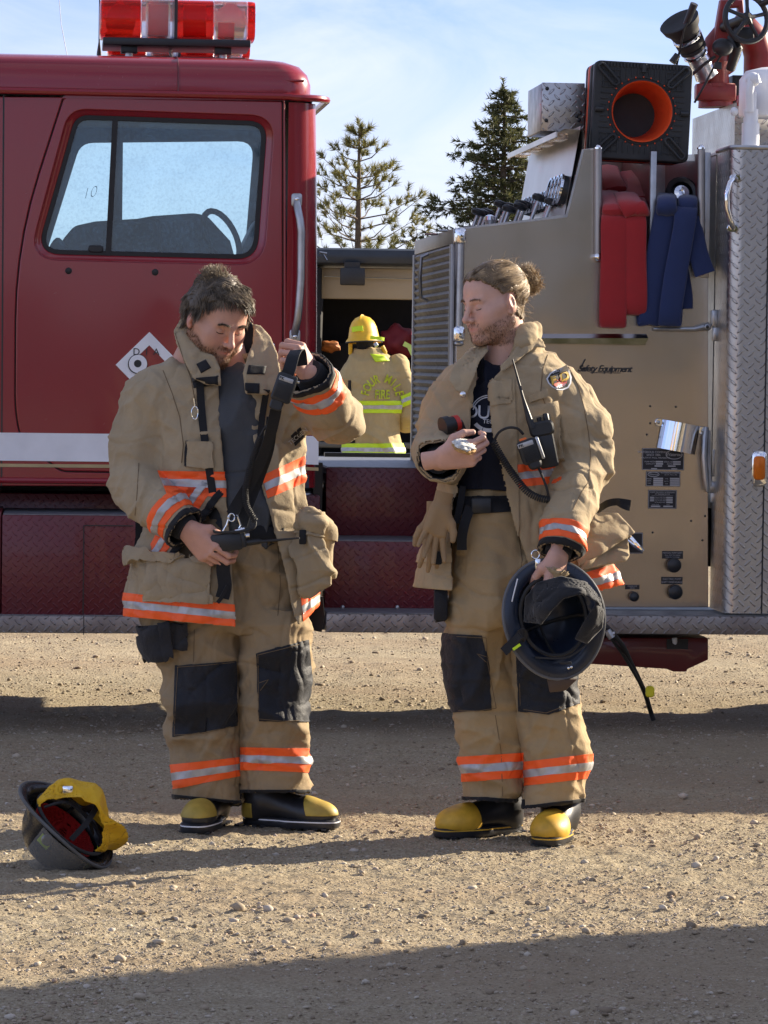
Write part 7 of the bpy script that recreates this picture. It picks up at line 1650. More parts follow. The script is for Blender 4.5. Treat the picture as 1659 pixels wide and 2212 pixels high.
# --- trousers
T2 = SDF(*bounds(925, 1290, 1030, 1765, Y2, -.24, .24), .0058)
T2.loft(LV([(1040,992,1150,.0,.118),(1075,985,1165,.0,.125),(1140,980,1180,.0,.135),(1220,972,1205,.0,.148),(1300,966,1226,.0,.15),(1330,964,1230,.0,.14)], Y2), 0)
T2.loft(LV([(1290,966,1112,.02,.135),(1380,963,1108,.02,.125),(1450,972,1112,.015,.118),(1530,985,1124,.01,.115),(1600,1000,1130,.02,.112),(1680,1003,1134,.03,.112),(1738,996,1110,.03,.11)], Y2), .02)
T2.loft(LV([(1290,1100,1228,.0,.135),(1380,1106,1238,.0,.125),(1450,1110,1248,-.01,.120),(1530,1113,1260,-.02,.118),(1600,1128,1266,-.01,.115),(1690,1134,1268,.0,.115),(1752,1138,1268,.0,.118)], Y2), .005)
X, Yg, Z = T2.xyz((slice(None),)*3); dt = T2.d.copy(); Dt = np.where((Z < W(0,1600,Y2).z) | (Z > W(0,1070,Y2).z), np.maximum(dt, -(dt+.010)), dt)
Dt = np.where(X < W(1134,1700,Y2).x, np.maximum(Dt, -halfspace(T2, (996,1727), (1125,1733), Y2, 'above')), np.maximum(Dt, -halfspace(T2, (1138,1746), (1268,1732), Y2, 'above'))); Dt = np.maximum(Dt, Z-W(0,1043,Y2).z)
tr2 = sdf_obj('trousers', T2, tanp2, man2, 1, lambda P: folds(P, [((.2,.1,1), .075, 2.6, .014, 81, near(K(1060,1700), .2)), ((-.3,.1,1), .075, 2.6, .016, 82, near(K(1205,1700), .2)), ((.7,0,.7), .09, 2.5, .015, 83, near(K(1100,1290), .14)), ((1,.2,.15), .11, 4, .012, 84, None), ((.2,.2,1), .14, 2.5, .010, 85, None), ((.9,.2,-.4), .045, 2.6, .0045, 86, None), ((.1,.2,.9), .04, 2.5, .0035, 89, None), ((.1,.1,1), .055, 3, .010, 87, near(K(1200,1570), .12))]), Dt); tb2 = outer_bm(tr2, T2)
patch('knee_patch', tb2, [((955,1368),(1056,1374),'below'),((965,1540),(1095,1530),'above'),((1052,1368),(1056,1440),'left'),((1054,1430),(1078,1535),'left')], Y2, .005, kneem, tr2, True)
patch('knee_patch', tb2, [((1112,1400),(1250,1410),'below'),((1118,1535),(1200,1546),'above'),((1180,1546),(1250,1520),'above'),((1117,1400),(1122,1550),'right'),((1246,1400),(1251,1545),'left')], Y2, .005, kneem, tr2, True)
leg_stripe(tb2, (1004,1634), (1130,1626), (1130,1680), (1007,1688), Y2, tr2, orange, 1131, 'left'); leg_stripe(tb2, (1134,1645), (1264,1630), (1262,1682), (1138,1697), Y2, tr2, orange, 1132, 'right')
for (a, b_, sd) in (((996,1720),(1120,1726),'left'), ((1138,1740),(1268,1724),'right')):
    bm = tb2.copy(); cutpx(bm, (1134,1500), (1134,1780), Y2, sd); patch('hem_binding', bm, [(a, b_, 'below')], Y2, .004, blackw, tr2); bm.free()
patch('thigh_pocket', tb2, [((930,1272),(968,1272),'below'),((930,1338),(968,1342),'above'),((966,1270),(962,1342),'left')], Y2, .03, kneem, tr2)
b = MB(); b.rbox(K(952,1306,-.06), (.042,.05,.095), .008); b.build('thigh_pocket', kneem, tr2, True)
bvt2 = bvh_of(tr2)
for ln_ in ([(968,1374),(1010,1376),(1050,1378)],[(1050,1378),(1053,1430),(1072,1530)],[(985,1534),(1030,1536),(1072,1530)],[(1055,1420),(1030,1412),(1052,1432)],[(1120,1404),(1122,1470),(1124,1530)],[(1126,1532),(1180,1540),(1244,1516)],[(1246,1410),(1248,1470),(1246,1516)],[(1118,1140),(1128,1210),(1116,1290)],[(1070,1545),(1082,1620),(1086,1720)]):
    seam('knee_stitching' if 1370 < ln_[0][1] < 1540 else 'leg_seam', ln_, thr, tr2, bvt2, Y2-.1, .0011, .0065 if 1370 < ln_[0][1] < 1540 else .001)
# belt and buckle
bb = patch('belt', tb2, [((985,1074),(1112,1070),'below'),((985,1113),(1112,1105),'above')], Y2, .007, blackw, man2, True)
b = MB(); b.rbox(K(1040,1092,-.150), (.060,.016,.046), .006); b.build('belt_buckle', black, man2, True)
b = MB(); b.strap(curve_pts([K(1016,1095,-.15),K(1004,1130,-.165),K(998,1160,-.165),K(998,1188,-.16)]), .030, .004, (1,0,0)); b.strap(curve_pts([K(1000,1050,-.12),K(994,1090,-.14),K(985,1130,-.15)]), .02, .004, (1,0,0)); b.build('belt_tail', blackw, man2)
# braces strap looping out behind at the right
b = MB(); b.strap(curve_pts([K(1290,1102,.0),K(1312,1088,-.03),K(1335,1084,-.03),K(1362,1088,-.02)]), .022, .004, (0,.2,1)); b.strap(curve_pts([K(1330,1082,-.045),K(1340,1090,-.05),K(1352,1096,-.045),K(1360,1098,-.04)]), .016, .004, (0,.2,1)); b.build('loose_strap', blackw, man2)
# big right pocket with slanted flap, sunlit
sheet('side_pocket', [(1262,1120,-.08),(1330,1108,-.02),(1352,1130,-.03),(1360,1200,-.06),(1352,1212,-.08),(1254,1232,-.16)], Y2, .030, tan2, coat2, .010, 21, h=.005, bulge=.012, wl=.05)
sheet('side_pocket_flap', [(1270,1113,-.09),(1300,1106,-.06),(1334,1107,-.04),(1356,1130,-.06),(1374,1151,-.07),(1342,1170,-.10),(1300,1198,-.14),(1250,1224,-.18),(1246,1206,-.18),(1262,1150,-.13)], Y2, .012, tan2, coat2, .008, 22, h=.0045, bulge=.010, wl=.045)
b = MB(); b.tube([K(1360,1160,-.06),K(1372,1172,-.07),K(1386,1186,-.06)], [.008,.006,.003], 8); b.build('pocket_tool_clip', chrome, coat2, True)
# --- boots
boot(bframe(K(1082,1780).x-.02, 11.02, -56, 0), man2, big=1.10, toemat=yel, spats=yel); boot(bframe(K(1206,1790).x, 10.93, -14, 0), man2, big=1.10, toemat=yel, spats=yel)
# --- body
Rh2 = Matrix.Rotation(R(-58),4,'Z') @ Matrix.Rotation(R(-2),4,'Y') @ Matrix.Rotation(R(11),4,'X'); ctr2 = K(1019,665,-.09)-(Rh2 @ Vector((0,-.083,0))); HM2 = Matrix.Translation(ctr2) @ Rh2
hs2 = head_sdf(wide=.95, brow=.9); me_h2 = head_mesh(hs2, HM2, .8)
tor2 = SDF(*bounds(960, 1240, 700, 1080, Y2, -.2, .15), .009); tor2.loft(LV([(800,1000,1150,.0,.08),(900,985,1180,0,.10),(1060,990,1170,0,.09)], Y2), .03); tor2.cone(K(1092,715,-.015), K(1085,830,.0), .056, .066, .03)
arms2 = SDF(*bounds(900, 1330, 800, 1240, Y2, -.42, .12), .008); arms2.chain([K(1200,840),K(1257,1010,-.07),K(1205,1196,-.294)], [.05,.042,.028], .01); arms2.chain([K(1000,840,.02),K(962,968,-.03),K(948,998,-.22)], [.05,.042,.028], .01)
HC = hframe(K(943,1003,-.235), (.80,-.34,.30), (.20,.95,.35)); HCm = Matrix(HC)
def mframe(o, xdir, palm):   # right hand: mirrored
    x = Vector(xdir).normalized(); y = -Vector(palm); y = (y-x*y.dot(x)).normalized(); z = x.cross(y); M = Matrix((x, y, z)).transposed().to_4x4(); M.translation = o; return M
hand_c = hand_mesh(mframe(K(957,990,-.285), (.86,-.28,.16), (.10,.93,.36)), [(48,52,30),(56,56,30),(64,56,30),(70,54,28)], [(.040,-.020,.046),(.068,-.034,.052),(.090,-.050,.044)], mirror=True, scale=1.06)
hand_d = hand_mesh(hframe(cA+dA.normalized()*.006+Vector((.0,-.018,0)), (-.10,-.16,-1), (-.70,.68,.0)), [(34,82,50),(40,84,50),(44,84,50),(48,82,50)], [(.045,-.018,.042),(.070,-.040,.040),(.085,-.062,.028)], scale=1.06)
body2 = join_me('body', [me_h2, hand_c, hand_d, tor_me(tor2), tor_me(arms2)], skin2, man2); body2.data.polygons.foreach_set('use_smooth', [True]*len(body2.data.polygons))
lash(HM2, man2, dk_h); brows(hs2, HM2, man2, beard2, 13, 190)
def hairline2(P):
    x, y, z = P.T; ax = np.abs(x); zl = np.interp(y, [-.09,-.07,-.05,-.03,-.01,.012,.03,.06,.1], [.088,.080,.066,.050,.026,.024,-.045,-.066,-.06])+(n3(P.astype(np.float32),(130,130,130),77)-.5)*.014; ear = (((y-.016)/.024)**2+((z+.006)/.036)**2 < 1) & (ax > .066); return (z > zl) & ~ear & (z > -.095)
hc2 = hair_cap(hs2, hairline2, .007, HM2, hair2, man2, .006, 13)
BUN = np.array([0,.118,.048])
r2, g2_ = sample_surface(hs2, hairline2, 7500, 15)
def steer2(p, d):
    t = BUN-p; t /= np.linalg.norm(t, axis=1)[:,None]+1e-6; g = hs2.grad_at(p.astype(np.float32)); dist = hs2.at(p.astype(np.float32)); d = d*.35+t; d -= g*((d*g).sum(1)[:,None])*.85; d += g*np.clip(.0105+.004*np.sin(p[:,:1]*300+p[:,2:3]*190)[:,0]-dist, -.01, .01)[:,None]*35; return d
t0 = BUN-r2; t0 /= np.linalg.norm(t0, axis=1)[:,None]
strands('hair_strands', r2+g2_*.004, t0, RNG.uniform(.035,.075,len(r2)), .0009, hair2, hc2, HM2, 6, .38, gw=0, seed=18, tone=np.clip(n3(r2,(70,45,90),14)*1.2-.15+RNG.normal(size=len(r2))*.15,0,1), steer=steer2)
bun = SDF((-.06,.07,-.02), (.06,.20,.11), .003); bun.ell(tuple(BUN+[0,.012,0]), (.026,.030,.034), .01); bun.ell(tuple(BUN+[.004,.03,-.015]), (.020,.022,.022), .01); bun.ell(tuple(BUN+[-.006,.02,.02]), (.018,.02,.018), .01)
P_, F_ = bun.mesh(); P_ = smooth_np(P_, F_, 1); g_ = bun.grad_at(P_); P_ = P_+g_*((ridge(n3(P_,(90,90,90),3))-.4)*.006)[:,None]; me = mesh_np(P_@np.array(HM2)[:3,:3].T+np.array(HM2)[:3,3], F_, 'hair_bun'); at = me.attributes.new('tone','FLOAT','POINT'); at.data.foreach_set('value', np.full(len(me.vertices), .2, np.float32)); link('hair_bun', me, hair2, hc2, True)
br_, bg_r = sample_surface(bun, lambda P: P[:,1] > .08, 1500, 25); tw = np.cross(bg_r, np.array([.2,1,.4])); strands('bun_curls', br_+bg_r*.002, tw+bg_r*.35, RNG.uniform(.012,.030,1500), .0006, hair2, hc2, HM2, 5, .6, gw=0, seed=19, tone=RNG.uniform(.1,1,1500))
fly, flg = sample_surface(hs2, lambda P: hairline2(P) & (P[:,1] > .02), 160, 26); strands('loose_hairs', fly+flg*.008, flg+np.array([0,.8,-.2]), RNG.uniform(.02,.045,160), .0004, hair2, hc2, HM2, 5, .6, gw=0, seed=20, tone=RNG.uniform(.4,1,160))
b2r, b2g = sample_surface(hs2, beardmask, 2200, 17); strands('beard', b2r, b2g*.5+np.array([0,-.25,-1.0]), RNG.uniform(.003,.007,len(b2r)), .00035, beard2, man2, HM2, 3, .3, gw=.4, seed=14)
# --- cookie in the hand
ck = empty('cookie', (0,0,0), 0, 'bitten cookie with white crumbly icing held at the chest of the long-haired man', 'cookie')
Mc_ = Matrix.Translation(K(1003,964,-.335)) @ Matrix.Rotation(R(14),4,'Y') @ Matrix.Rotation(R(24),4,'X')
def disc_blob(name, r_, mat, z0, h, seed, amp):
    bm = bmesh.new(); bmesh.ops.create_icosphere(bm, subdivisions=4, radius=1); 
    for v in bm.verts: 
        c = v.co.copy(); q = np.array([[c.x*9+seed, c.y*9, c.z*5]], np.float32); k = 1+amp*(float(n3(q)[0])-.5); q2 = np.array([[c.x*3+seed, c.y*3, c.z*2]], np.float32); k *= 1+amp*.6*(float(n3(q2)[0])-.5); v.co = Vector((c.x*r_*k, c.y*r_*k, z0+c.z*h*k))
    me = bpy.data.meshes.new(name); bm.to_mesh(me); bm.free(); me.transform(Mc_); return link(name, me, mat, ck, True)
disc_blob('biscuit', .036, simple('biscuit_dough', (.50,.29,.11), .8, var=.3, vs=60, bs=.5, bscale=300), -.004, .011, 3, .25); disc_blob('icing', .034, simple('white_icing', (.66,.65,.60), .9, var=.5, vs=90, bs=.4, bscale=260), .005, .009, 7, .45)
# --- flashlight clipped on the chest
fl = empty('flashlight', (0,0,0), 0, 'short black flashlight with a red ring clipped to the left coat panel', 'flashlight')
b = MB(); b.tube([K(956,922,-.20), K(970,918,-.19), K(973,917,-.19), K(984,914,-.185)], [.030,.029,.024,.022], 18); b.build('head', black, fl, True); b = MB(); b.tube([K(981,915,-.186), K(990,912,-.18)], [.0245,.0235], 18); b.build('ring', simple('red_anodised', (.5,.03,.02), .4), fl, True)
b = MB(); b.tube([K(990,912,-.18), K(1000,935,-.16), K(1004,960,-.15)], .014, 10); b.build('handle', black, fl, True)
# --- radio in the chest pocket, speaker mic, coiled cord
rd2 = empty('radio', (0,0,0), 0, 'black radio standing in the chest pocket of the long-haired man, long antenna up', 'radio')
Mr2 = Matrix.Translation(K(1176,950,-.205)) @ Matrix.Rotation(R(-12),4,'Y'); b = MB(); b.rbox((0,0,-.02), (.058,.036,.13), .010, Mr2); b.rbox((-.002,-.004,.035), (.075,.040,.045), .014, Mr2); b.build('housing', black, rd2, True)
b = MB(); b.tube([K(1150,925,-.225), K(1143,905,-.225), K(1130,860,-.225), K(1107,776,-.225)], [.011,.010,.0045,.0028], 10); b.build('antenna', black, rd2, True)
b = MB(); b.lathe([(.009,.055),(.009,.075),(.007,.078)], 12, Mr2 @ Matrix.Translation((.018,0,0))); b.lathe([(.007,.055),(.007,.070)], 12, Mr2 @ Matrix.Translation((-.004,0,0))); b.build('knob', black, rd2, True)
b = MB(); b.box((-.032,.014,.02), (.034,.020,.075), 0, Mr2); b.build('pocket_lip', tan2, rd2)
mc2 = empty('speaker_microphone', (0,0,0), 0, 'black radio microphone with orange button clipped on the chest beside the radio', 'microphone')
Mm2 = Matrix.Translation(K(1143,975,-.245)) @ Matrix.Rotation(R(-20),4,'Y'); b = MB(); b.rbox((0,0,0), (.060,.034,.075), .012, Mm2); b.rbox((.004,0,-.040), (.042,.030,.035), .014, Mm2); b.build('housing', black, mc2, True)
b = MB()
for i in range(9): b.box((-.020,-.0195,-.030+i*.005), (.022,-.0165,-.0275+i*.005), 0, Mm2)
b.build('grille', rubber, mc2); b = MB(); b.rbox((-.006,.0,.040), (.022,.018,.008), .003, Mm2); b.build('button', simple('orange_button', (.85,.18,.03), .4), mc2, True)
b = MB(); b.rbox((-.004,-.0185,.024), (.048,.003,.014), .002, Mm2); b.build('label', silver, mc2, True); text_mesh('BK', .012, black, mc2, Mm2 @ Matrix.Translation((-.018,-.0205,.024)) @ Matrix.Rotation(R(90),4,'X'), 'label_text', .0002, bold=.0005)
b = MB(); b.rbox((.034,-.002,.0), (.010,.03,.07), .004, Mm2); b.build('clip', galv, mc2, True)
b = MB(); coil(b, [K(1066,955,-.23),K(1082,985,-.235),K(1105,1020,-.235),K(1135,1058,-.23),K(1160,1074,-.225),K(1186,1080,-.22)], .0095, .0028, .0068); b.tube(curve_pts([K(1066,955,-.23),K(1078,934,-.24),K(1098,924,-.245),K(1118,926,-.245),K(1130,938,-.235)]), .0042, 8); b.tube(curve_pts([K(1160,1003,-.24),K(1172,1030,-.235),K(1181,1055,-.23),K(1186,1078,-.22)]), .004, 8); b.build('coiled_cord', rubber, mc2, True)
# --- work gloves hanging at the hip
gl = empty('work_gloves', (0,0,0), 0, 'pair of tan leather gloves hanging from the coat hem left of the belt', 'gloves')
glm = cloth('glove_leather', (.33,.22,.115), dirt=.3, rough=.7, bs=.2)
g1m = hand_mesh(hframe(K(952,1098,-.20), (-.25,-.05,-1), (.25,-.95,0)), [(6,8,6),(4,10,6),(6,8,8),(8,10,10)], [(.045,-.012,.048),(.072,-.018,.062),(.098,-.022,.066)], spread=12, scale=.86, glove=True)
link('glove', g1m, glm, gl, True); g2m = hand_mesh(hframe(K(940,1118,-.165), (-.02,-.02,-1), (-.2,.95,0)), [(6,8,6),(4,10,6),(6,8,8),(8,10,10)], [(.045,-.012,.048),(.072,-.018,.062),(.098,-.022,.066)], spread=8, scale=.84, glove=True); link('glove', g2m, glm, gl, True)
b = MB(); b.strap(curve_pts([K(975,1075,-.16),K(962,1090,-.19),K(950,1102,-.205)]), .02, .004, (1,0,.3)); b.rbox(K(944,1205,-.17), (.03,.02,.04), .006); b.build('glove_strap', blackw, gl)
b = MB(); b.tube([K(958,1088,-.20)+Vector((.012*math.cos(R(a)),0,.010*math.sin(R(a)))) for a in range(0,361,30)], .002, 6, False); b.build('ring', chrome, gl, True)
# ================================================================ helmets
def helmet(M, parent, mat, rimmat, ro=(.150,.185), ri_=(.102,.128), depth=.15):
    """local z points out of the opening, y is front to back"""
    def rings(prof, flip=False):
        vs = []; n_ = 48
        for (kx, ky, z) in prof:
            for k in range(n_):
                a = 2*math.pi*k/n_; back = max(0, math.sin(a)); vs.append(M @ Vector((kx*math.cos(a), ky*math.sin(a)*(1+.12*back if z > -.02 else 1), z-(.028*abs(math.sin(a))**2 if z > -.02 else 0))))
        return vs, [(i*n_+k, i*n_+(k+1)%n_, (i+1)*n_+(k+1)%n_, (i+1)*n_+k) for i in range(len(prof)-1) for k in range(n_)]
    pr = [(ro[0],ro[1],0),(ro[0]*.98,ro[1]*.98,.004),(ri_[0]*1.15,ri_[1]*1.12,.004),(ri_[0],ri_[1],-.004)]
    for t in (15,30,45,60,75,88): pr.append((ri_[0]*math.cos(R(t))**.8, ri_[1]*math.cos(R(t))**.8, -.02-(depth-.03)*math.sin(R(t))))
    outp = [(x+.004, y+.004, z-.004 if z < -.01 else z-.005) for x, y, z in pr[::-1] if z < .003][:-1]+[(ri_[0]*1.15,ri_[1]*1.12,-.004),(ro[0]*.98,ro[1]*.98,-.004),(ro[0],ro[1],0)]
    vs, fs = rings(pr+outp); b = MB(); b.add(vs, fs); sh = b.build('shell', mat, parent, True, auto=60)
    n_ = 48; pts = [M @ Vector((ro[0]*math.cos(2*math.pi*k/n_), ro[1]*math.sin(2*math.pi*k/n_)*(1+.12*max(0, math.sin(2*math.pi*k/n_))), -.028*math.sin(2*math.pi*k/n_)**2)) for k in range(n_+1)]
    b = MB(); b.tube(pts, .0052, 8, False); b.build('brim_edge', rimmat, parent, True)
    b = MB(); b.tube([M @ Vector((ri_[0]*.93*math.cos(2*math.pi*k/n_), ri_[1]*.93*math.sin(2*math.pi*k/n_), -.012)) for k in range(n_+1)], .006, 8, False); b.tube([M @ Vector((ri_[0]*.90*math.cos(R(a)), ri_[1]*.2, -.02-.10*math.sin(R(a)))) for a in range(0,181,15)], .005, 6); b.tube([M @ Vector((ri_[0]*.2, ri_[1]*.9*math.cos(R(a)), -.02-.10*math.sin(R(a)))) for a in range(0,181,15)], .005, 6); b.build('suspension', rubber, parent, True); return sh
hel_b = simple('helmet_black', (.014,.022,.042), .30, var=.4, vs=10); hel_e = simple('brim_trim', (.10,.105,.115), .45, vs=14)
h2 = empty('helmet', (0,0,0), 0, 'black fire helmet with black cloth liner held upside out by the long-haired man', 'helmet')
def basis(o, z, yhint):
    z = Vector(z).normalized(); y = Vector(yhint); y = (y-z*y.dot(z)).normalized(); x = y.cross(z); M = Matrix((x, y, z)).transposed().to_4x4(); M.translation = o; return M
Mh = basis(K(1197,1332,-.335), (.20,-.93,.02), (.30,0,-.95)); helmet(Mh, h2, hel_b, hel_e, (.155,.172), (.108,.128))
def local_obj(name, s, D, M, mat, parent, disp=None):
    P, F = s.mesh(D); P = smooth_np(P, F, 1)
    if disp is not None: P = P+s.grad_at(P)*disp(P)[:,None]
    me = mesh_np(P, F, name); me.transform(M); return link(name, me, mat, parent, True)
hoodm = cloth('black_hood_cloth', (.012,.013,.016), dirt=.05, rough=.8, sheen=.3)
sheet('cloth_liner', [(1130,1345,-.36),(1134,1290,-.38),(1160,1258,-.39),(1212,1243,-.40),(1268,1256,-.39),(1302,1296,-.38),(1307,1330,-.36),(1290,1302,-.42),(1254,1284,-.44),(1218,1294,-.45),(1192,1320,-.45),(1170,1350,-.42)], Y2, .010, hoodm, h2, .008, 11, bulge=.012)
sheet('cloth_fold', [(1290,1292,-.41),(1307,1322,-.38),(1302,1356,-.37),(1268,1392,-.37),(1240,1380,-.37),(1262,1340,-.40),(1282,1312,-.42)], Y2, .010, hoodm, h2, .006, 12, bulge=.010)
b = MB(); b.strap(curve_pts([Mh @ Vector((.105,.035,.01)), K(1128,1368,-.39), K(1112,1385,-.38), K(1088,1408,-.37)]), .028, .006, (.3,0,1)); b.strap([K(1122,1390,-.38), K(1106,1402,-.38)], .01, .006, (.3,0,1)); b.build('chin_strap', blackw, h2)
b = MB(); b.strap([K(1124,1392,-.39), K(1108,1403,-.39)], .008, .005, (.3,0,1)); b.build('strap_tip', lime, h2)
b = MB(); b.strap(curve_pts([Mh @ Vector((.09,.10,.0)), Mh @ Vector((.0,.125,.018)), Mh @ Vector((-.09,.10,.0))]), .02, .005, Mh.to_3x3() @ Vector((0,0,1))); b.rbox(K(1222,1432,-.355), (.034,.008,.008), .002); b.build('ratchet_band', rubber, h2, True)
b = MB(); b.tube([K(1157,1198,-.30)+Vector((.012*math.cos(R(a)),0,.013*math.sin(R(a)))) for a in range(0,361,24)], .0024, 6, False); b.rbox(K(1162,1218,-.325), (.016,.008,.03), .003); b.build('hang_ring', chrome, h2, True)
b = MB(); b.prism([(K(1172,1448).x, K(1172,1448).z), (K(1236,1448).x, K(1236,1448).z), (K(1210,1472).x, K(1210,1472).z), (K(1178,1476).x, K(1178,1476).z)], Y2-.31, Y2-.285); b.build('front_piece', simple('brown_leather', (.07,.04,.022), .6), h2, bevel=.003)
b = MB(); b.ell(K(1228,1452-9,-.365), (.004,.003,.004)); b.ell(K(1234,1441,-.365), (.004,.003,.004)); b.build('rivet', chrome, h2, True)
b = MB(); b.tube(curve_pts([K(1118,1250,-.352),K(1108,1290,-.36),K(1106,1300,-.36)]), .002, 5); b.build('brim_mark', white_p, h2)
# cord dangling from the pump deck, grounded below the engine
cd = empty('cord', (0,0,0), 0, 'thin black cord with a yellow tag hanging from the running board to the gravel', 'cord'); 
def G(px, py, Yd): return W(px, py, Yd)
b = MB(); b.tube(curve_pts([G(1300,1345,13.6),G(1318,1362,13.6),G(1345,1395,13.7),G(1362,1430,13.9),G(1385,1478,14.1),G(1396,1505,14.3),G(1404,1532,14.5),G(1412,1556,14.52)]), .010, 8); b.tube(curve_pts([G(1300,1350,13.6),G(1325,1385,13.65),G(1350,1420,13.8),G(1385,1480,14.1)]), .007, 8); b.build('rope', rubber, cd, True)
b = MB(); b.tube([G(1312,1362,13.55),G(1322,1378,13.55)], .014, 8); b.tube([G(1310,1372,13.55),G(1328,1368,13.55)], .008, 8); b.build('clasp', galv, cd, True); b = MB(); b.rbox(G(1404,1494,14.1), (.035,.02,.045), .012, None); b.build('tag', simple('yellow_tag', (.75,.65,.02), .5), cd, True)
# helmet on the ground
h1 = empty('helmet', (0,0,0), 0, 'scuffed black fire helmet with clear visor and yellow liner lying on the gravel', 'helmet')
YG = 10.2; Mg = basis(W(158,1774,YG), (.60,-.36,.68), (-.62,.02,.50)); hel_s = simple('helmet_scuffed', (.015,.015,.017), .26, var=.6, vs=16, bs=.2, bscale=60)
helmet(Mg, h1, hel_s, simple('brim_trim_worn', (.09,.09,.088), .5, vs=20), (.122,.160), (.100,.127), .165)
yc = cloth('yellow_liner_cloth', (.70,.40,.015), dirt=.1, rough=.7); rc_ = cloth('red_liner_cloth', (.40,.015,.015), dirt=.1)
hy = SDF((-.14,-.2,-.08), (.14,.16,.16), .004); hy.ell((.01,-.015,.0), (.100,.128,.088), 0); X, Yg, Z = hy.xyz((slice(None),)*3); dd_ = hy.d.copy(); Dy = np.maximum(dd_, -(dd_+.005)); Dy = np.maximum(Dy, -(Z+.01)); Dy = np.maximum(Dy, (-X*.8+Z*.2-.035)); Dy = np.maximum(Dy, -(X*.2+.9*(-Yg)+.2))
local_obj('cloth_liner', hy, np.maximum(Dy, Z*.6-Yg*.1-.078), Mg, yc, h1, lambda P: folds(P, [((1,.3,.2), .05, 3, .018, 111, None), ((.2,1,.4), .06, 2, .018, 112, None)]))
ry = SDF((-.1,-.13,-.12), (.1,.13,.02), .005); ry.ell((0,0,-.02), (.086,.108,.09), 0); rD = np.maximum(ry.d, -(ry.d+.006)); rD = np.maximum(rD, ry.ax[2][None,None,:]+.035); local_obj('red_padding', ry, rD, Mg, rc_, h1)
b = MB(); b.strap(curve_pts([Mg @ Vector((-.085,-.03,-.0)), Mg @ Vector((-.04,-.03,.055)), Mg @ Vector((.03,-.02,.07)), Mg @ Vector((.085,.0,.0))]), .016, .004, Mg.to_3x3() @ Vector((0,1,0))); b.strap(curve_pts([Mg @ Vector((-.05,.09,.0)), Mg @ Vector((-.02,.05,.045)), Mg @ Vector((.0,-.02,.04)), Mg @ Vector((.02,-.07,.0))]), .015, .004, Mg.to_3x3() @ Vector((1,0,0))); b.build('chin_strap', blackw, h1)
vis_m, nt, out = nmat('clear_visor'); tr_ = N(nt,'ShaderNodeBsdfTransparent'); tr_.inputs[0].default_value = (.72,.73,.72,1); gl_ = N(nt,'ShaderNodeBsdfGlossy'); gl_.inputs['Roughness'].default_value = .12; df_ = N(nt,'ShaderNodeBsdfDiffuse'); df_.inputs[0].default_value = (.5,.47,.42,1)
fr_ = N(nt,'ShaderNodeFresnel'); fr_.inputs[0].default_value = 1.5; ma = N(nt,'ShaderNodeMixShader'); ma.inputs[0].default_value = .30; mb2 = N(nt,'ShaderNodeMixShader'); nt.links.new(tr_.outputs[0], ma.inputs[1]); nt.links.new(df_.outputs[0], ma.inputs[2]); nt.links.new(fr_.outputs[0], mb2.inputs[0]); nt.links.new(ma.outputs[0], mb2.inputs[1]); nt.links.new(gl_.outputs[0], mb2.inputs[2]); nt.links.new(mb2.outputs[0], out.inputs[0])
vs = []; n_ = 20
for j in range(6):
    for i in range(n_+1):
        a = R(160+150*i/n_); rr_ = 1.0+.03*j; vs.append(Mg @ Vector(((.122-.003*j)*math.cos(a), (.156-.006*j)*math.sin(a), -.012-.026*j)))
b = MB(); b.add(vs, [(j*(n_+1)+i, j*(n_+1)+i+1, (j+1)*(n_+1)+i+1, (j+1)*(n_+1)+i) for j in range(5) for i in range(n_)]); b.build('visor', vis_m, h1, True)
b = MB()
for sx in (-1,1): b.lathe([(.016,-.004),(.018,.004),(.012,.010)], 14, Mg @ Matrix.Translation((sx*.106,.02,-.04)) @ Matrix.Rotation(R(90)*sx,4,'Y'))
b.build('visor_knob', galv, h1, True); b = MB(); b.rbox(W(147,1706,YG-.02), (.030,.02,.024), .004); b.build('buckle', chrome, h1, True)
b = MB()
for a, w_ in ((-50,.5),(-110,.5),(170,.4)):
    p0 = Mg @ Vector((.100*math.cos(R(a)), .128*math.sin(R(a)), -.055)); t = Mg.to_3x3() @ Vector((-math.sin(R(a)), math.cos(R(a)), 0)); b.strap([p0-t*.02, p0+t*.02], .03, .004, Mg.to_3x3() @ Vector((0,0,1)))
b.build('reflective_trapezoid', lime, h1)
# ================================================================ third man: back view, in the gap
Y3 = 30.8
def Q3(x, y, dy=0): return W(x, y, Y3+dy)
man3 = empty('person', (0,0,0), 0, 'firefighter in yellow helmet seen from behind at the open locker of the far truck', 'person')
J3 = SDF(*bounds(705, 925, 735, 1010, Y3, -.45, .45), .0095)
J3.loft(LV([(752,762,826,.0,.10),(775,752,846,.0,.15),(800,744,868,.0,.18),(850,746,866,.0,.19),(900,744,862,.0,.19),(950,742,866,.0,.20),(1000,738,870,.0,.21)], Y3), .04)
J3.chain([Q3(864,798,.0),Q3(884,845,-.02),Q3(893,888,.0)], [.10,.084,.080], .04); J3.chain([Q3(893,888,.0),Q3(878,908,.15),Q3(862,912,.35)], [.082,.075,.065], .03)
J3.chain([Q3(760,800,.0),Q3(742,850,.05),Q3(735,890,.1)], [.10,.088,.08], .06); J3.chain([Q3(735,890,.1),Q3(740,900,.3)], [.08,.065], .03); J3.loft(LV([(742,765,822,-.01,.11),(770,758,834,.0,.12)], Y3), .02)
coat3 = sdf_obj('coat', J3, tan3, man3, 1, lambda P: folds(P, [((1,.2,.2), .16, 3, .022, 121, None), ((.4,.2,1), .15, 2.5, .020, 122, None), ((.5,0,1), .12, 2, .025, 123, near(Q3(885,880), .2))])); o3 = outer_bm(coat3, J3)
ot3 = torso_only(o3, [Q3(884,850,-.02),Q3(888,885,.0),Q3(880,825,0)], .105)
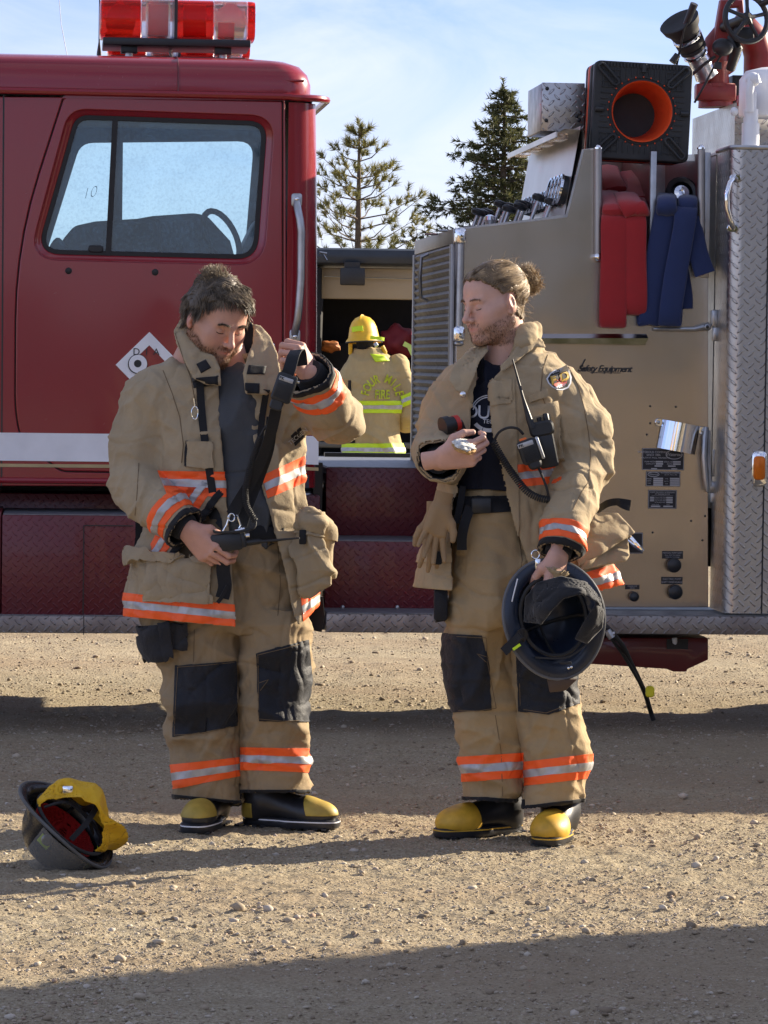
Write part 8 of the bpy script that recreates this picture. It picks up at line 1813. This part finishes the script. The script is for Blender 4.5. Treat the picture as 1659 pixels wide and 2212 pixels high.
def stripe3(src, tl, tr, br, bl):
    o = patch('reflective_stripe', src, [(tl, tr, 'below'), (bl, br, 'above'), (tl, bl, 'right'), (tr, br, 'left')], Y3, .008, lime, coat3, True); a, b_ = lerp2(tl, bl, .34), lerp2(tr, br, .34); e, f = lerp2(tl, bl, .66), lerp2(tr, br, .66)
    patch('silver_band', src, [(a, b_, 'below'), (e, f, 'above'), (tl, bl, 'right'), (tr, br, 'left')], Y3, .013, silver, coat3, True)
stripe3(ot3, (735,866), (868,866), (866,892), (735,892)); stripe3(ot3, (730,958), (875,958), (875,985), (730,985)); stripe3(o3, (866,856), (908,838), (910,862), (868,880))
bv3 = bvh_of(coat3)
quad_art('collar_tab', [(799,764),(832,767),(842,779),(812,781)], lime, coat3, bv3, Y3, .02)
quad_art('side_panel', [(741,897),(765,897),(766,957),(744,957)], blackw, coat3, bv3, Y3, .012); quad_art('side_panel', [(752,822),(757,822),(757,866),(750,866)], blackw, coat3, bv3, Y3, .012)
ms = []
arc = 'FOUR MILE'; n_ = len(arc)
for i, chh in enumerate(arc):
    if chh == ' ': continue
    a = R(168-(168-12)*i/(n_-1)); cx_, cy_ = 826+37*math.cos(a), 858-40*math.sin(a); ms.append(draped_text(chh, (cx_, cy_), .105, math.degrees(a)-90, None, None, bv3, Y3, .015, bold=.002, sx=.72))
ms.append(draped_text('FIRE', (826,853), .11, 0, None, None, bv3, Y3, .015, bold=.002, sx=.66)); join_me('back_lettering', ms, simple('lime_lettering', (.62,.72,.03), .6), coat3)
t3 = SDF(*bounds(715, 895, 985, 1190, Y3, -.3, .3), .014); t3.loft(LV([(990,748,862,.0,.16),(1040,750,860,.0,.16)], Y3), .02)
t3.cone(Q3(775,1030), Q3(768,1128), .12, .11, .04); t3.cone(Q3(835,1030), Q3(842,1128), .12, .11, .04); sdf_obj('trousers', t3, tan3, man3, 1)
for x in (768,842): boot(bframe(Q3(x,1140).x, Y3, 180), man3, toemat=None)
hd3 = SDF(*bounds(740, 840, 680, 800, Y3, -.25, .25), .009); hd3.ell(Q3(788,728,.0), (.080,.10,.115), .0); hd3.cone(Q3(788,745), Q3(790,790), .065, .07, .03); hd3.cone(Q3(860,908,.33), Q3(852,908,.45), .04, .035, .02)
P_, F_ = hd3.mesh(); body3 = link('body', plain_tint(mesh_np(smooth_np(P_,F_,1), F_, 'body')), simple('dark_hood', (.012,.012,.013), .9), man3, True)
h3 = empty('helmet', (0,0,0), 0, 'yellow fire helmet with black ear flaps worn by the man at the far locker', 'helmet')
yel_h = simple('yellow_helmet', (.72,.42,.015), .38, var=.12, vs=6); Hc = Q3(786,738,.0); Mh3 = Matrix.Translation(Hc) @ Matrix.Rotation(R(-18),4,'Z') @ Matrix.Rotation(R(-4),4,'Y')
b = MB(); vs = []; n_ = 40; pr = [(1.0,0),(1.0,.012),(.80,.035),(.76,.07),(.70,.12),(.58,.165),(.38,.20),(.15,.215),(.01,.218)]
for (k_, z) in pr:
    for i in range(n_):
        a = 2*math.pi*i/n_; lx = .150 if k_ > .9 else .165; ly = .20 if k_ > .9 else .20; ridge_ = .012*math.exp(-(math.cos(a)/.12)**2) if k_ < .79 else 0; vs.append(Mh3 @ Vector((lx*k_*math.cos(a), ly*k_*math.sin(a), z*1.03+ridge_-(.02*max(0, math.sin(a)) if k_ > .9 else 0))))
b.add(vs, [(j*n_+i, j*n_+(i+1)%n_, (j+1)*n_+(i+1)%n_, (j+1)*n_+i) for j in range(len(pr)-1) for i in range(n_)]+[tuple(range(n_))]); b.build('shell', yel_h, h3, True, auto=70)
b = MB(); b.tube([Mh3 @ Vector((.152*math.cos(R(a)), .203*math.sin(R(a)), -.002-(.02*max(0, math.sin(R(a)))))) for a in range(0,361,12)], .006, 6, False); b.build('brim_edge', rubber, h3, True)
b = MB(); b.strap(curve_pts([Q3(760,712,-.13),Q3(772,710,-.15),Q3(784,709,-.16)]), .045, .006, (0,0,1)); b.strap(curve_pts([Q3(800,729,-.19),Q3(820,731,-.17),Q3(830,733,-.14)]), .03, .006, (0,0,1)); b.build('reflective_sticker', lime, h3)
b = MB(); b.tube([Q3(826,748,-.05),Q3(832,760,-.06),Q3(830,775,-.05),Q3(822,782,-.02)], .02, 8); b.tube([Q3(757,742,-.05),Q3(757,765,-.03)], .018, 8); b.build('chin_strap', yel_h, h3, True)
b = MB(); b.tube([Q3(810,742,-.22),Q3(814,748,-.23)], .02, 10); b.build('ratchet_knob', galv, h3, True)
# ---------------------------------------------------------------- separate pieces become separate parts
SPLIT_OK = set('''lever lever_knob base_loop board_bolt rail_socket belt_tail roller_bracket handle_foot bolt rivet screw rubber_plug rail_foot shroud_ear hook pull_knob
 visor_knob panel_lamp reflective_sticker reflective_trapezoid pink_band mast_elbow screw_hole clamp filter reflector hose_clip loose_strap wheel knob strap_hook chin_strap hang_ring drain_spout radio_pocket reflective_stripe silver_band'''.split())
def split_parts():
    for o in list(bpy.data.objects):
        if o.type != 'MESH' or o.name.split('.')[0] not in SPLIT_OK or len(o.data.vertices) > 30000: continue
        bm = bmesh.new(); bm.from_mesh(o.data); bm.verts.ensure_lookup_table(); seen = [-1]*len(bm.verts); comps = []
        for v in bm.verts:
            if seen[v.index] >= 0: continue
            st = [v]; seen[v.index] = len(comps); cur = []
            while st:
                w = st.pop(); cur.append(w.index)
                for e in w.link_edges:
                    u = e.other_vert(w)
                    if seen[u.index] < 0: seen[u.index] = len(comps); st.append(u)
            comps.append(cur)
        if len(comps) < 2: bm.free(); continue
        bb = []
        for c in comps:
            P = [bm.verts[i].co for i in c]; bb.append([min(p[k] for p in P)-.0015 for k in range(3)]+[max(p[k] for p in P)+.0015 for k in range(3)])
        lab = list(range(len(comps)))
        def root(i):
            while lab[i] != i: i = lab[i]
            return i
        for i in range(len(comps)):
            for j in range(i):
                if all(bb[i][k] <= bb[j][k+3] and bb[j][k] <= bb[i][k+3] for k in range(3)): lab[root(i)] = root(j)
        roots = sorted(set(root(i) for i in range(len(comps))))
        if len(roots) < 2 or len(roots) > 60: bm.free(); continue
        for r_ in roots[1:]:
            keep = set(i for c in range(len(comps)) if root(c) == r_ for i in comps[c]); b2 = bm.copy(); b2.verts.ensure_lookup_table()
            bmesh.ops.delete(b2, geom=[v for v in b2.verts if v.index not in keep], context='VERTS')
            me = o.data.copy(); b2.to_mesh(me); b2.free(); n = o.copy(); n.data = me; C.objects.link(n)
            if n.get('label'): del n['label']
        keep = set(i for c in range(len(comps)) if root(c) == roots[0] for i in comps[c]); bmesh.ops.delete(bm, geom=[v for v in bm.verts if v.index not in keep], context='VERTS'); bm.to_mesh(o.data); bm.free()
split_parts()
